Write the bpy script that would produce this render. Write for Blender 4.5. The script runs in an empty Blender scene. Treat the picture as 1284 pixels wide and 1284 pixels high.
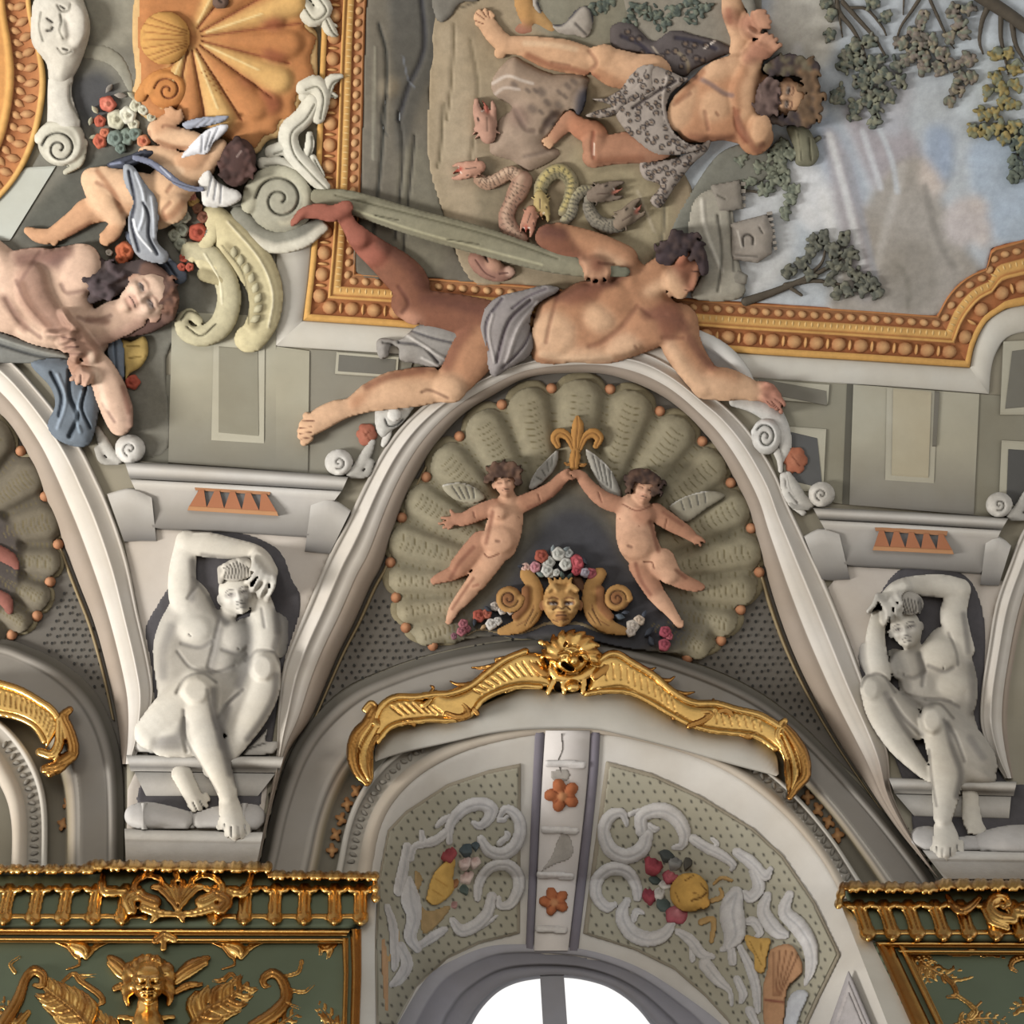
import bpy, math, random
import numpy as np
from mathutils import Vector, Matrix
random.seed(4); rng = np.random.default_rng(4)

# ---------------------------------------------------------------- camera, sky, lights, exposure
SC = bpy.context.scene
COLL = SC.collection
F = 1390.0                                   # focal length in pixels of the 1284 px frame
EYE = np.array([0.0, 0.0, 1.6])              # standing eye height, world z = 0 is the floor
_cz = np.array([-95.0, 382.0, -1390.0]); _cz /= np.linalg.norm(_cz)      # zenith seen from the camera
_cx = np.array([1.0, -0.055, 0.0]); _cx[2] = -(_cx @ _cz) / _cz[2]; _cx /= np.linalg.norm(_cx)   # along the wall
_cy = np.cross(_cz, _cx)
CW = np.stack([_cx, _cy, _cz], 1)            # camera-from-world rotation
cam = bpy.data.cameras.new('camera'); camo = bpy.data.objects.new('camera', cam); COLL.objects.link(camo)
cam.sensor_width = 36.0; cam.sensor_fit = 'HORIZONTAL'; cam.lens = 36.0 * F / 1284.0; cam.clip_end = 200
camo.matrix_world = Matrix.Translation(Vector(EYE)) @ Matrix(CW.T.tolist()).to_4x4()
SC.camera = camo

world = bpy.data.worlds.new('overcast_sky'); SC.world = world; world.use_nodes = True
_bg = world.node_tree.nodes['Background']; _bg.inputs[0].default_value = (1.0, 0.988, 0.965, 1); _bg.inputs[1].default_value = 1.0
SC.view_settings.view_transform = 'Standard'; SC.view_settings.look = 'None'
SC.view_settings.gamma = 1.0; SC.view_settings.use_curve_mapping = False
SC.view_settings.exposure = 0.12

def area_light(name, loc, target, sx, sy, power, col):
    l = bpy.data.lights.new(name, 'AREA'); l.shape = 'RECTANGLE'; l.size = sx; l.size_y = sy; l.energy = power; l.color = col
    o = bpy.data.objects.new(name, l); COLL.objects.link(o); o.location = loc
    o.rotation_euler = (Vector(target) - Vector(loc)).to_track_quat('-Z', 'Y').to_euler()
    return o
# added fill light behind the viewer, where unseen windows are assumed
area_light('added_area_light', (-2.6, -3.4, 2.4), (0.2, 2.4, 6.6), 1.6, 3.2, 150, (1.0, 0.95, 0.88))
# added key light from the low left, standing in for the neighbouring bay's window
area_light('added_area_light', (-9.0, 2.3, 2.2), (0.2, 0.9, 8.2), 1.8, 3.2, 1750, (1.0, 0.97, 0.93))

# ---------------------------------------------------------------- pixel -> vault
def rays(x, y):
    x = np.asarray(x, float); y = np.asarray(y, float)
    d = np.stack([(x - 642) / F, -(y - 642) / F, -np.ones_like(x)], -1)
    d /= np.linalg.norm(d, axis=-1, keepdims=True)
    return d @ CW
HS = 4.9                                     # springing of the vault above the eye
_d = rays(642.0, 1100.0); DW = HS * _d[1] / _d[2]     # distance of the long wall
BV = 2.35                                    # rise of the elliptical barrel vault
def hit(x, y):
    """point (relative to the eye), distance, slant factor on the plain wall / barrel vault"""
    d = rays(x, y)
    dy, dz = d[..., 1], d[..., 2]
    A = dy**2 / DW**2 + dz**2 / BV**2; B = -HS * dz / BV**2; C = HS**2 / BV**2 - 1
    tv = (-B + np.sqrt(np.maximum(B * B - A * C, 0))) / A
    tw = DW / np.maximum(dy, 1e-4)
    wall = (dy > 1e-3) & (tw * dz < HS)
    t = np.where(wall, tw, tv)
    p = d * t[..., None]
    n = np.stack([np.zeros_like(dy), -p[..., 1] / DW**2, -(p[..., 2] - HS) / BV**2], -1)
    n /= np.maximum(np.linalg.norm(n, axis=-1, keepdims=True), 1e-9)
    n[wall] = (0, -1, 0)
    cos = np.clip(-(d * n).sum(-1), 0.45, 1)
    return d, t, cos
def P(x, y, h=0.0):
    """world point seen at pixel (x, y), standing h pixels (about 4.5 mm each) proud of the vault"""
    d, t, cos = hit(x, y)
    return EYE + d * (t * (1 - np.asarray(h, float) / F / cos))[..., None]

# window reveal: deepens from the outer arch to the window frame
RO = [(463,1420),(463,1180),(466,1100),(478,1040),(500,1000),(540,965),(600,938),(680,922),(745,922),(800,930),(870,950),(930,980),(985,1025),(1030,1080),(1060,1135),(1100,1210),(1190,1420)]
RI = [(480,1420),(488,1310),(498,1284),(536,1225),(570,1203),(611,1187),(650,1186),(687,1189),(740,1194),(799,1214),(852,1246),(905,1284),(925,1310),(960,1420)]
RC = (706.0, 1330.0)
def _polar(c):
    a = np.array(c, float); th = np.arctan2(a[:, 1] - RC[1], a[:, 0] - RC[0]); th = np.where(th > 2.4, th - 2 * np.pi, th)
    o = np.argsort(th); return th[o], np.hypot(a[:, 0] - RC[0], a[:, 1] - RC[1])[o]
_ro, _ri = _polar(RO), _polar(RI)
def reveal_h(x, y):
    th = np.arctan2(np.asarray(y) - RC[1], np.asarray(x) - RC[0]); th = np.where(th > 2.4, th - 2 * np.pi, th)
    r = np.hypot(np.asarray(x) - RC[0], np.asarray(y) - RC[1])
    a = np.interp(th, *_ro); b = np.interp(th, *_ri)
    return -10 - 170 * np.clip((a - r) / np.maximum(a - b, 20), 0, 1.2)
LUN = -26.0                                  # the lunette field lies this far behind the ribs
def lun_h(x, y): return np.full(np.shape(x), LUN)
def zero_h(x, y): return np.zeros(np.shape(x))

# ---------------------------------------------------------------- materials
def lin(c):
    if isinstance(c, str): c = [int(c[i:i + 2], 16) / 255 for i in (0, 2, 4)]
    c = np.asarray(c, float)
    if c.ndim == 1 and abs(c - c.mean()).max() > 0.02: c = c * 0.88 + c.mean() * 0.12
    return np.where(c <= 0.04045, c / 12.92, ((c + 0.055) / 1.055) ** 2.4)
MATS = {}
def material(key, rough=0.8, metal=0.0, var=0.12, scale=9.0, bump=0.0, flat=None, cracks=0.0, gain=1.0):
    if key in MATS: return MATS[key]
    m = bpy.data.materials.new(key); m.use_nodes = True; N = m.node_tree.nodes; L = m.node_tree.links
    b = N['Principled BSDF']; b.inputs['Roughness'].default_value = rough; b.inputs['Metallic'].default_value = metal
    b.inputs['Specular IOR Level'].default_value = 0.25
    if flat is None:
        a = N.new('ShaderNodeAttribute'); a.attribute_name = 'pigment'; src = a.outputs['Color']
    else:
        a = N.new('ShaderNodeRGB'); a.outputs[0].default_value = (*lin(flat), 1); src = a.outputs[0]
    tc = N.new('ShaderNodeNewGeometry')
    nz = N.new('ShaderNodeTexNoise'); nz.inputs['Scale'].default_value = scale; nz.inputs['Detail'].default_value = 6; nz.inputs['Roughness'].default_value = 0.7
    L.new(tc.outputs['Position'], nz.inputs['Vector'])
    mr = N.new('ShaderNodeMapRange'); mr.inputs[1].default_value = 0.3; mr.inputs[2].default_value = 0.7
    mr.inputs[3].default_value = gain * (1 - var); mr.inputs[4].default_value = gain * (1 + var); L.new(nz.outputs['Fac'], mr.inputs[0])
    mx = N.new('ShaderNodeVectorMath'); mx.operation = 'MULTIPLY'
    L.new(src, mx.inputs[0]); L.new(mr.outputs[0], mx.inputs[1])
    n3 = N.new('ShaderNodeTexNoise'); n3.inputs['Scale'].default_value = 1.7; n3.inputs['Detail'].default_value = 3; L.new(tc.outputs['Position'], n3.inputs['Vector'])
    cr = N.new('ShaderNodeValToRGB'); cr.color_ramp.elements[0].position = 0.35; cr.color_ramp.elements[1].position = 0.65
    cr.color_ramp.elements[0].color = (0.93, 0.90, 0.86, 1); cr.color_ramp.elements[1].color = (1.03, 1.03, 1.04, 1)
    L.new(n3.outputs['Fac'], cr.inputs[0])
    m2 = N.new('ShaderNodeVectorMath'); m2.operation = 'MULTIPLY'; L.new(mx.outputs[0], m2.inputs[0]); L.new(cr.outputs[0], m2.inputs[1])
    L.new(m2.outputs[0], b.inputs['Base Color'])
    if bump:
        n2 = N.new('ShaderNodeTexNoise'); n2.inputs['Scale'].default_value = scale * 6; n2.inputs['Detail'].default_value = 4
        L.new(tc.outputs['Position'], n2.inputs['Vector'])
        bp = N.new('ShaderNodeBump'); bp.inputs['Strength'].default_value = bump; bp.inputs['Distance'].default_value = 0.01
        L.new(n2.outputs['Fac'], bp.inputs['Height']); L.new(bp.outputs['Normal'], b.inputs['Normal'])
    MATS[key] = m
    return m
G0 = 0.62
material('fresco', 0.85, 0, 0.15, 16.0, 0.05, gain=G0)
material('plaster', 0.8, 0, 0.06, 3.0, 0.05, gain=G0)
material('gilding', 0.27, 1.0, 0.15, 14.0, 0.10)
material('stone', 0.85, 0, 0.08, 12.0, 0.08, gain=G0)

# ---------------------------------------------------------------- object helpers
def link(o, parent=None):
    COLL.objects.link(o)
    if parent is not None:
        o.parent = parent; o.matrix_parent_inverse = parent.matrix_basis.inverted()
    return o
def tag(o, label, cat=None, group=None, kind=None):
    o['label'] = label
    if cat: o['category'] = cat
    if group: o['group'] = group
    if kind: o['kind'] = kind
    return o
def thing(name, label, cat, at, group=None, hf=zero_h, kind=None):
    o = bpy.data.objects.new(name, None); o.empty_display_size = 0.1
    o.location = P(np.array([at[0]], float), np.array([at[1]], float), hf(np.array([at[0]], float), np.array([at[1]], float)))[0]
    COLL.objects.link(o)
    return tag(o, label, cat, group, kind)
def mesh_object(name, co, faces, col, mat='fresco', parent=None, smooth=True):
    me = bpy.data.meshes.new(name)
    co = np.asarray(co, np.float32); faces = np.asarray(faces, np.int32)
    k = faces.shape[1]
    me.vertices.add(len(co)); me.vertices.foreach_set('co', co.ravel())
    me.loops.add(faces.size); me.loops.foreach_set('vertex_index', faces.ravel())
    me.polygons.add(len(faces)); me.polygons.foreach_set('loop_start', np.arange(0, faces.size, k, dtype=np.int32))
    me.polygons.foreach_set('use_smooth', np.full(len(faces), smooth))
    if col is not None:
        at = me.color_attributes.new('pigment', 'FLOAT_COLOR', 'POINT')
        c4 = np.ones((len(co), 4), np.float32); c4[:, :3] = col; at.data.foreach_set('color', c4.ravel())
    me.update(calc_edges=True); me.validate()
    me.materials.append(MATS[mat] if isinstance(mat, str) else mat)
    return link(bpy.data.objects.new(name, me), parent)

def spl(pts, n=6, closed=False):
    a = np.array(pts, float)
    if len(a) < 3: return a if not closed else a
    if closed: p = np.vstack([a[-1], a, a[0], a[1]])
    else: p = np.vstack([2 * a[0] - a[1], a, 2 * a[-1] - a[-2]])
    out = []
    t = np.linspace(0, 1, n, endpoint=False)[:, None]
    for i in range(1, len(p) - 2):
        p0, p1, p2, p3 = p[i - 1], p[i], p[i + 1], p[i + 2]
        out.append(0.5 * (2 * p1 + (p2 - p0) * t + (2 * p0 - 5 * p1 + 4 * p2 - p3) * t**2 + (3 * p1 - p0 - 3 * p2 + p3) * t**3))
    if not closed: out.append(a[-1:])
    return np.vstack(out)
def resample(a, n):
    a = np.asarray(a, float); s = np.r_[0, np.cumsum(np.hypot(*np.diff(a[:, :2], axis=0).T))]
    u = np.linspace(0, s[-1], n)
    return np.stack([np.interp(u, s, a[:, k]) for k in range(a.shape[1])], 1)
def Z(x0, y0, size, pts, out=1284.0):
    """coordinates read in a zoomed crop -> photograph pixels (radii and heights scale too)"""
    k = size / out
    return [tuple([x0 + p[0] * k, y0 + p[1] * k] + [v * k for v in p[2:]]) for p in pts]

def sweep(name, A, B, prof, parent=None, mat='plaster', hf=zero_h, n=None, smooth_path=True, shade=True, wave=None, foot=None):
    """moulding between two traced edges; prof = (t across, height px, colour)"""
    A = spl(A) if smooth_path else np.array(A, float); B = spl(B) if smooth_path else np.array(B, float)
    if n is None:
        ln = np.hypot(*np.diff(A, axis=0).T).sum(); n = int(max(2, min(220, ln / 7)))
    A = resample(A, n); B = resample(B, n)
    w = np.hypot(*(A - B).T).mean()
    pr = []
    for i, q in enumerate(prof):
        if i and abs(q[0] - prof[i - 1][0]) * w > 24:
            m = int(abs(q[0] - prof[i - 1][0]) * w // 18); a, b = prof[i - 1], q
            ca, cb = lin(a[2]), lin(b[2])
            for k in range(1, m): f = k / m; pr.append((a[0] + (b[0] - a[0]) * f, a[1] + (b[1] - a[1]) * f, ca + (cb - ca) * f))
        pr.append((q[0], q[1], lin(q[2])))
    t = np.array([q[0] for q in pr]); h = np.array([q[1] for q in pr]); c = np.array([q[2] for q in pr])
    xy = A[:, None, :] * (1 - t[None, :, None]) + B[:, None, :] * t[None, :, None]
    X, Y = xy[..., 0], xy[..., 1]
    Hh = hf(X, Y) + h[None, :]
    if wave is not None: Hh = Hh + wave(np.linspace(0, 1, n)[:, None], t[None, :])
    co = P(X, Y, Hh).reshape(-1, 3); m = len(t)
    idx = np.arange(n * m).reshape(n, m)
    f = np.stack([idx[:-1, :-1], idx[1:, :-1], idx[1:, 1:], idx[:-1, 1:]], -1).reshape(-1, 4)
    col = np.broadcast_to(c[None], (n, m, 3))
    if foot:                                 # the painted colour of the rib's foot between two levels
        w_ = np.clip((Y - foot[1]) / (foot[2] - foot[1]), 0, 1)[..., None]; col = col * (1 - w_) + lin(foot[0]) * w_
    return mesh_object(name, co, f, col.reshape(-1, 3), mat, parent, shade)
def quad(name, c4, h, col, parent=None, mat='plaster', hf=zero_h, bev=0.03):
    """slab over four traced corners (p0 p1 top edge, p3 p2 bottom edge)"""
    n = int(max(3, np.hypot(c4[0][0] - c4[1][0], c4[0][1] - c4[1][1]) / 18))
    ca, cb = col if isinstance(col, tuple) else (col, col)
    return sweep(name, [c4[0], c4[1]], [c4[3], c4[2]], [(0, -2.5, ca), (0.001, h * 0.7, ca), (bev, h, ca), (0.45, h, ca), (1 - bev, h, cb), (0.999, h * 0.7, cb), (1, -2.5, cb)], parent, mat, hf, n, False, False)

# ---------------------------------------------------------------- relief builder
def relief(name, prims, parent=None, mat='fresco', step=2.0, blur=2, hf=zero_h, ground=0.0, lift=0.0, k=0.55, strokes=(), cblur=None, hscale=1.0):
    """One continuous relief mesh on the vault.
    prims: ('c', colour, [(x,y,r[,z])..]) tapering limb; ('e', colour, x,y,rx,ry,angle[,z[,k]]) dome;
           ('p', colour, points, bulge[, z[, sharp]]) cushion over an outline; ('t', colour, [(x,y,r)..]) soft brush tone (painted shading on figures, streaks in the sky). Heights and radii in pixels.
    strokes: (colour, width, depth, points) lines drawn and cut into the surface."""
    strokes = list(strokes) + [(p[1], 2.4 * float(np.mean([q[2] for q in p[2]])), 0.0, [q[:2] for q in p[2]], 0.8) for p in prims if p[0] == 't']  # soft tones put the figures' painted shading and the sky's streaks into the pigment
    prims = [p for p in prims if p[0] != 't']
    def bbox(p):
        if p[0] == 'c':
            a = np.array([q[:3] for q in p[2]]); return (a[:, 0] - a[:, 2]).min(), (a[:, 1] - a[:, 2]).min(), (a[:, 0] + a[:, 2]).max(), (a[:, 1] + a[:, 2]).max()
        if p[0] == 'e':
            r = max(p[4], p[5]); return p[2] - r, p[3] - r, p[2] + r, p[3] + r
        a = np.array(p[2]); return a[:, 0].min() - 3, a[:, 1].min() - 3, a[:, 0].max() + 3, a[:, 1].max() + 3
    bb = np.array([bbox(p) for p in prims])
    x0, y0 = bb[:, 0].min() - 3 * step, bb[:, 1].min() - 3 * step
    nx = int((bb[:, 2].max() - x0) / step) + 5; ny = int((bb[:, 3].max() - y0) / step) + 5
    gx = x0 + np.arange(nx) * step; gy = y0 + np.arange(ny) * step
    SD = np.full((ny, nx), -99.0); HH = np.full((ny, nx), -1e6); CO = np.zeros((ny, nx, 3))
    def sl(a, b, c, d):
        i0 = max(0, int((b - y0) / step) - 3); i1 = min(ny, int((d - y0) / step) + 4); j0 = max(0, int((a - x0) / step) - 3); j1 = min(nx, int((c - x0) / step) + 4)
        return slice(i0, i1), slice(j0, j1)
    def put(s, sd, h, c):
        np.maximum(SD[s], sd, out=SD[s])
        w = (sd > -0.4 * step) & (h > HH[s])
        HH[s][w] = h[w]; CO[s][w] = c
    for p in prims:
        c = lin(p[1])
        if p[0] == 'c':
            pts = np.array([list(q) + [0.0] * (4 - len(q)) for q in p[2]], float)
            if len(pts) > 2: pts = spl(pts, 4)
            if len(pts) == 1: pts = np.vstack([pts, pts + [0.01, 0, 0, 0]])
            for a, b in zip(pts[:-1], pts[1:]):
                r = max(a[2], b[2]); s = sl(min(a[0], b[0]) - r, min(a[1], b[1]) - r, max(a[0], b[0]) + r, max(a[1], b[1]) + r)
                X, Y = np.meshgrid(gx[s[1]], gy[s[0]])
                dx, dy = b[0] - a[0], b[1] - a[1]; t = np.clip(((X - a[0]) * dx + (Y - a[1]) * dy) / max(dx * dx + dy * dy, 1e-6), 0, 1)
                d = np.hypot(X - a[0] - t * dx, Y - a[1] - t * dy); rr = a[2] + (b[2] - a[2]) * t; zz = a[3] + (b[3] - a[3]) * t
                put(s, rr - d, zz + k * np.sqrt(np.maximum(rr * rr - d * d, 0)), c)
        elif p[0] == 'e':
            _, _, ex, ey, rx, ry, an = p[:7]; z = p[7] if len(p) > 7 else 0.0; kk = p[8] if len(p) > 8 else k
            r = max(rx, ry); s = sl(ex - r, ey - r, ex + r, ey + r); X, Y = np.meshgrid(gx[s[1]], gy[s[0]])
            ca, sa = math.cos(math.radians(an)), math.sin(math.radians(an))
            u = ((X - ex) * ca + (Y - ey) * sa) / rx; v = (-(X - ex) * sa + (Y - ey) * ca) / ry
            q = np.hypot(u, v); g = np.hypot(u / rx, v / ry)
            put(s, np.where(q > 1e-6, (1 - q) * q / np.maximum(g, 1e-6), min(rx, ry)), z + kk * min(rx, ry) * np.sqrt(np.maximum(1 - q * q, 0)), c)
        else:
            z = p[4] if len(p) > 4 else 0.0; sharp = len(p) > 5 and p[5]
            a = np.array(p[2], float)[:, :2]; a = a if sharp else spl(a, 5, True)
            s = sl(a[:, 0].min(), a[:, 1].min(), a[:, 0].max(), a[:, 1].max()); X, Y = np.meshgrid(gx[s[1]], gy[s[0]])
            D = np.full(X.shape, 1e9); inside = np.zeros(X.shape, bool)
            for (ax, ay), (bx, by) in zip(a, np.roll(a, -1, 0)):
                dx, dy = bx - ax, by - ay; t = np.clip(((X - ax) * dx + (Y - ay) * dy) / max(dx * dx + dy * dy, 1e-9), 0, 1)
                D = np.minimum(D, (X - ax - t * dx) ** 2 + (Y - ay - t * dy) ** 2)
                if ay != by:
                    cr = ((ay > Y) != (by > Y)) & (X < (bx - ax) * (Y - ay) / (by - ay) + ax); inside ^= cr
            D = np.sqrt(D); sd = np.where(inside, D, -D); bu = p[3]
            R = max(abs(bu) * 1.6, 2.0); q = np.clip(1 - sd / R, 0, 1)
            put(s, sd, z + bu * np.sqrt(np.maximum(1 - q * q, 0)), c)
    ins = SD > 0
    msk = ins.copy()
    for a, b in ((1, 0), (-1, 0), (0, 1), (0, -1)): msk |= np.roll(ins, (a, b), (0, 1))
    for a, b in ((1, 1), (-1, 1), (1, -1), (-1, -1)): msk |= np.roll(ins, (a, b), (0, 1))
    wv = (HH > -1e5).astype(float)
    HH = np.where(wv > 0, HH, 0)
    def box(a, w):
        o = np.zeros_like(a); ww = np.zeros_like(w)
        for i in (-1, 0, 1):
            for j in (-1, 0, 1):
                wk = np.roll(w, (i, j), (0, 1)); ww += wk; o += np.roll(a, (i, j), (0, 1)) * (wk[..., None] if a.ndim == 3 else wk)
        return o / np.maximum(ww[..., None] if a.ndim == 3 else ww, 1e-9)
    for _ in range(blur): HH = np.where(wv > 0, box(HH, wv), 0)
    for _ in range((9 if name == 'body' else blur) if cblur is None else cblur): CO = np.where(wv[..., None] > 0, box(CO, wv), CO)
    CO = np.where(wv[..., None] > 0, CO, box(CO, wv))
    soft = name == 'body'
    for st in strokes:
        c = lin(st[0]) if st[0] else None; wd = st[1] / 2 * (1.9 if soft and st[1] > 2.7 and len(st) < 5 else 1.0); a = np.array(st[3], float)[:, :2]
        if len(a) > 2: a = spl(a, 5)
        s = sl(a[:, 0].min() - wd, a[:, 1].min() - wd, a[:, 0].max() + wd, a[:, 1].max() + wd); X, Y = np.meshgrid(gx[s[1]], gy[s[0]])
        if X.size == 0: continue
        D = np.full(X.shape, 1e9)
        for (ax, ay), (bx, by) in zip(a[:-1], a[1:]):
            dx, dy = bx - ax, by - ay; t = np.clip(((X - ax) * dx + (Y - ay) * dy) / max(dx * dx + dy * dy, 1e-9), 0, 1)
            D = np.minimum(D, np.hypot(X - ax - t * dx, Y - ay - t * dy))
        al = np.clip(1.35 * (1 - D / wd), 0, 1) * (st[4] if len(st) > 4 else 0.6 if soft and st[1] > 2.7 else 1.0)
        HH[s] -= st[2] * al
        if c is not None: CO[s] = CO[s] * (1 - al[..., None]) + c * al[..., None]
    X, Y = np.meshgrid(gx, gy)
    g1, g0 = np.gradient(SD, step); gn = np.maximum(np.hypot(g0, g1), 0.3)
    out = msk & ~ins
    mv = np.clip(-SD / gn, 0, 1.5 * step)
    X = np.where(out, X + mv * g0 / gn, X); Y = np.where(out, Y + mv * g1 / gn, Y)
    Hf = np.where(out, ground, HH * hscale + lift) + hf(X, Y)
    cell = ins[:-1, :-1] | ins[1:, :-1] | ins[1:, 1:] | ins[:-1, 1:]
    idx = np.arange(nx * ny).reshape(ny, nx)
    f = np.stack([idx[:-1, :-1], idx[1:, :-1], idx[1:, 1:], idx[:-1, 1:]], -1)[cell]
    used, inv = np.unique(f, return_inverse=True); f = inv.reshape(-1, 4)
    xs, ys, hs = X.ravel()[used], Y.ravel()[used], Hf.ravel()[used]
    return mesh_object(name, P(xs, ys, hs), f, CO.reshape(-1, 3)[used], mat, parent)

# small shared pieces: a unit mesh placed in the tangent frame of the vault
def frame_at(x, y, h=0.0):
    e = 1.5; q = P(np.array([x, x + e, x], float), np.array([y, y, y + e], float), np.full(3, 0.0) + h)
    tx, ty = (q[1] - q[0]) / e, (q[2] - q[0]) / e
    n = np.cross(tx, ty); n /= np.linalg.norm(n)
    if n @ (q[0] - EYE) > 0: n = -n
    return q[0], tx, ty, n * np.linalg.norm(tx)
def place(name, me, x, y, rx, ry, ang=0.0, h=0.0, hz=None, parent=None):
    """copy of a unit piece: rx, ry, hz in pixels"""
    o, tx, ty, n = frame_at(x, y, h); ca, sa = math.cos(math.radians(ang)), math.sin(math.radians(ang))
    ux = (tx * ca + ty * sa) * rx; uy = (-tx * sa + ty * ca) * ry; uz = n * (hz if hz is not None else min(rx, ry))
    ob = bpy.data.objects.new(name, me)
    Mx = Matrix([[ux[i], uy[i], uz[i], o[i]] for i in range(3)] + [[0, 0, 0, 1]])
    link(ob, parent); ob.matrix_basis = Mx
    return ob
UNIT = {}
def unit(kind, colr, mat='fresco', col2=None):
    """unit meshes: dome, egg, flower, leaf, drop"""
    key = (kind, colr, mat, col2)
    if key in UNIT: return UNIT[key]
    c1, c2 = lin(colr), lin(col2 or colr)
    nr, na = (3, 10) if kind != 'flower' else (6, 20)
    co, cl, fs = [(0, 0, 1.0)], [c2], []
    for i in range(1, nr + 1):
        q = i / nr
        for j in range(na):
            a = 2 * math.pi * j / na; r = math.sin(q * math.pi / 2); z = math.cos(q * math.pi / 2)
            if kind == 'flower': r = q * (1 + 0.09 * math.cos(5 * a) * q); z = 0.6 * (1 - q * q) + 0.3 * math.sin(q * 11) * (1 - q * 0.6) + 0.12 * math.cos(5 * a + q * 3) * q
            x, y = r * math.cos(a), r * math.sin(a)
            if kind == 'leaf': y *= max(0.05, 1 - abs(x)) ** 0.6 if True else 1; z = 0.5 * (1 - q) + 0.25 * abs(y)
            if kind == 'drop': y *= 0.5 + 0.5 * (x + 1) / 2
            co.append((x, y, z if q < 1 else min(z, 0.0))); cl.append(c2 * (1 - q) + c1 * q)
    for j in range(na): fs.append((0, 1 + j, 1 + (j + 1) % na, 1 + (j + 1) % na))
    tris = [(0, 1 + j, 1 + (j + 1) % na) for j in range(na)]
    for i in range(nr - 1):
        for j in range(na):
            a, b = 1 + i * na + j, 1 + i * na + (j + 1) % na; tris += [(a, a + na, b), (b, a + na, b + na)]
    if kind in ('flower', 'leaf'):
        r0 = 1 + (nr - 1) * na; b0 = len(co)
        for j in range(na): x, y, z = co[r0 + j]; co.append((x * 0.6, y * 0.6, -2.4)); cl.append(c1)
        for j in range(na): a, b = r0 + j, r0 + (j + 1) % na; tris += [(a, b0 + j, b), (b, b0 + j, b0 + (j + 1) % na)]
    o = mesh_object(kind, co, tris, np.array(cl), mat); me = o.data
    bpy.data.objects.remove(o); me.name = kind
    UNIT[key] = me
    return me
def along(path, spacing, start=0.5, smooth=True):
    """points with direction, evenly spaced on a traced line"""
    a = spl(path) if smooth else np.array(path, float)
    s = np.r_[0, np.cumsum(np.hypot(*np.diff(a, axis=0).T))]; n = max(1, int(s[-1] / spacing)); out = []
    for i in range(n):
        u = (i + start) * s[-1] / n
        x, y = np.interp(u, s, a[:, 0]), np.interp(u, s, a[:, 1]); x2, y2 = np.interp(u + 1, s, a[:, 0]), np.interp(u + 1, s, a[:, 1]); x1, y1 = np.interp(u - 1, s, a[:, 0]), np.interp(u - 1, s, a[:, 1])
        out.append((x, y, math.degrees(math.atan2(y2 - y1, x2 - x1))))
    return out
def spiral(cx, cy, r0, r1, a0, turns, w0, w1, n=None, ky=1.0):
    """capsule points of a volute: radius r0 -> r1, width w0 -> w1, angles in degrees (y down)"""
    n = n or int(10 * abs(turns)) + 3; out = []
    for i in range(n):
        t = i / (n - 1); a = math.radians(a0 + 360 * turns * t); r = r0 + (r1 - r0) * t
        out.append((cx + r * math.cos(a), cy + r * math.sin(a) * ky, w0 + (w1 - w0) * t))
    return out

# ================================================================ STRUCTURE: vault, wall, lunettes, ribs
# barrel vault and wall as one thick grid of strips, open where the window arch pierces it
def in_poly(X, Y, poly):
    ins = np.zeros(X.shape, bool); a = np.array(poly, float)
    for (ax, ay), (bx, by) in zip(a, np.roll(a, -1, 0)):
        if ay != by: ins ^= ((ay > Y) != (by > Y)) & (X < (bx - ax) * (Y - ay) / (by - ay) + ax)
    return ins
IN_C = [(326,1078),(341,1011),(361,944),(390,901),(423,824),(445,780),(465,735),(480,707),(496,658),(510,622),(531,581),(555,547),(585,517),(622,494),(662,474),(715,468),(770,472),(835,500),(884,545),(914,590),(939,642),(953,693),(970,753),(990,810),(1015,865),(1045,920),(1080,975),(1125,1040),(1174,1099)]
OUT_C = [(321,1085),(332,1030),(341,985),(347,942),(348,892),(356,832),(387,755),(413,694),(436,650),(458,605),(480,565),(504,533),(531,508),(565,485),(610,462),(660,446),(715,438),(770,436),(808,442),(844,460),(883,489),(911,510),(941,542),(971,590),(987,628),(1008,672),(1038,737),(1061,793),(1082,850),(1103,905),(1114,945),(1118,990),(1134,1030),(1158,1072),(1178,1102)]
C0 = [(320,1100),(328,1068),(341,1011),(361,950),(388,905),(430,866),(480,842),(540,822),(620,806),(700,800),(780,806),(860,828),(940,862),(1000,905),(1060,965),(1110,1020),(1160,1083),(1176,1108)]
IN_L = [(-120,440),(-60,470),(0,520),(33,568),(52,614),(69,657),(98,732),(118,784),(134,843),(147,905),(153,958)]
OUT_L = [(-120,390),(-60,412),(0,440),(45,485),(95,549),(121,598),(141,643),(160,702),(173,765),(188,833),(192,875),(180,925),(166,958)]
C0L = [(-120,830),(-60,808),(0,800),(40,812),(80,832),(115,862),(138,900),(152,950),(156,1010),(156,1090)]
IN_R = [(1640,495),(1560,505),(1490,530),(1420,570),(1360,640),(1310,720),(1290,780),(1279,830),(1272,880),(1271,930),(1273,976)]
OUT_R = [(1640,455),(1560,465),(1480,490),(1400,530),(1330,600),(1284,662),(1264,712),(1248,758),(1238,817),(1230,870),(1230,912),(1244,950),(1260,976)]

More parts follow.
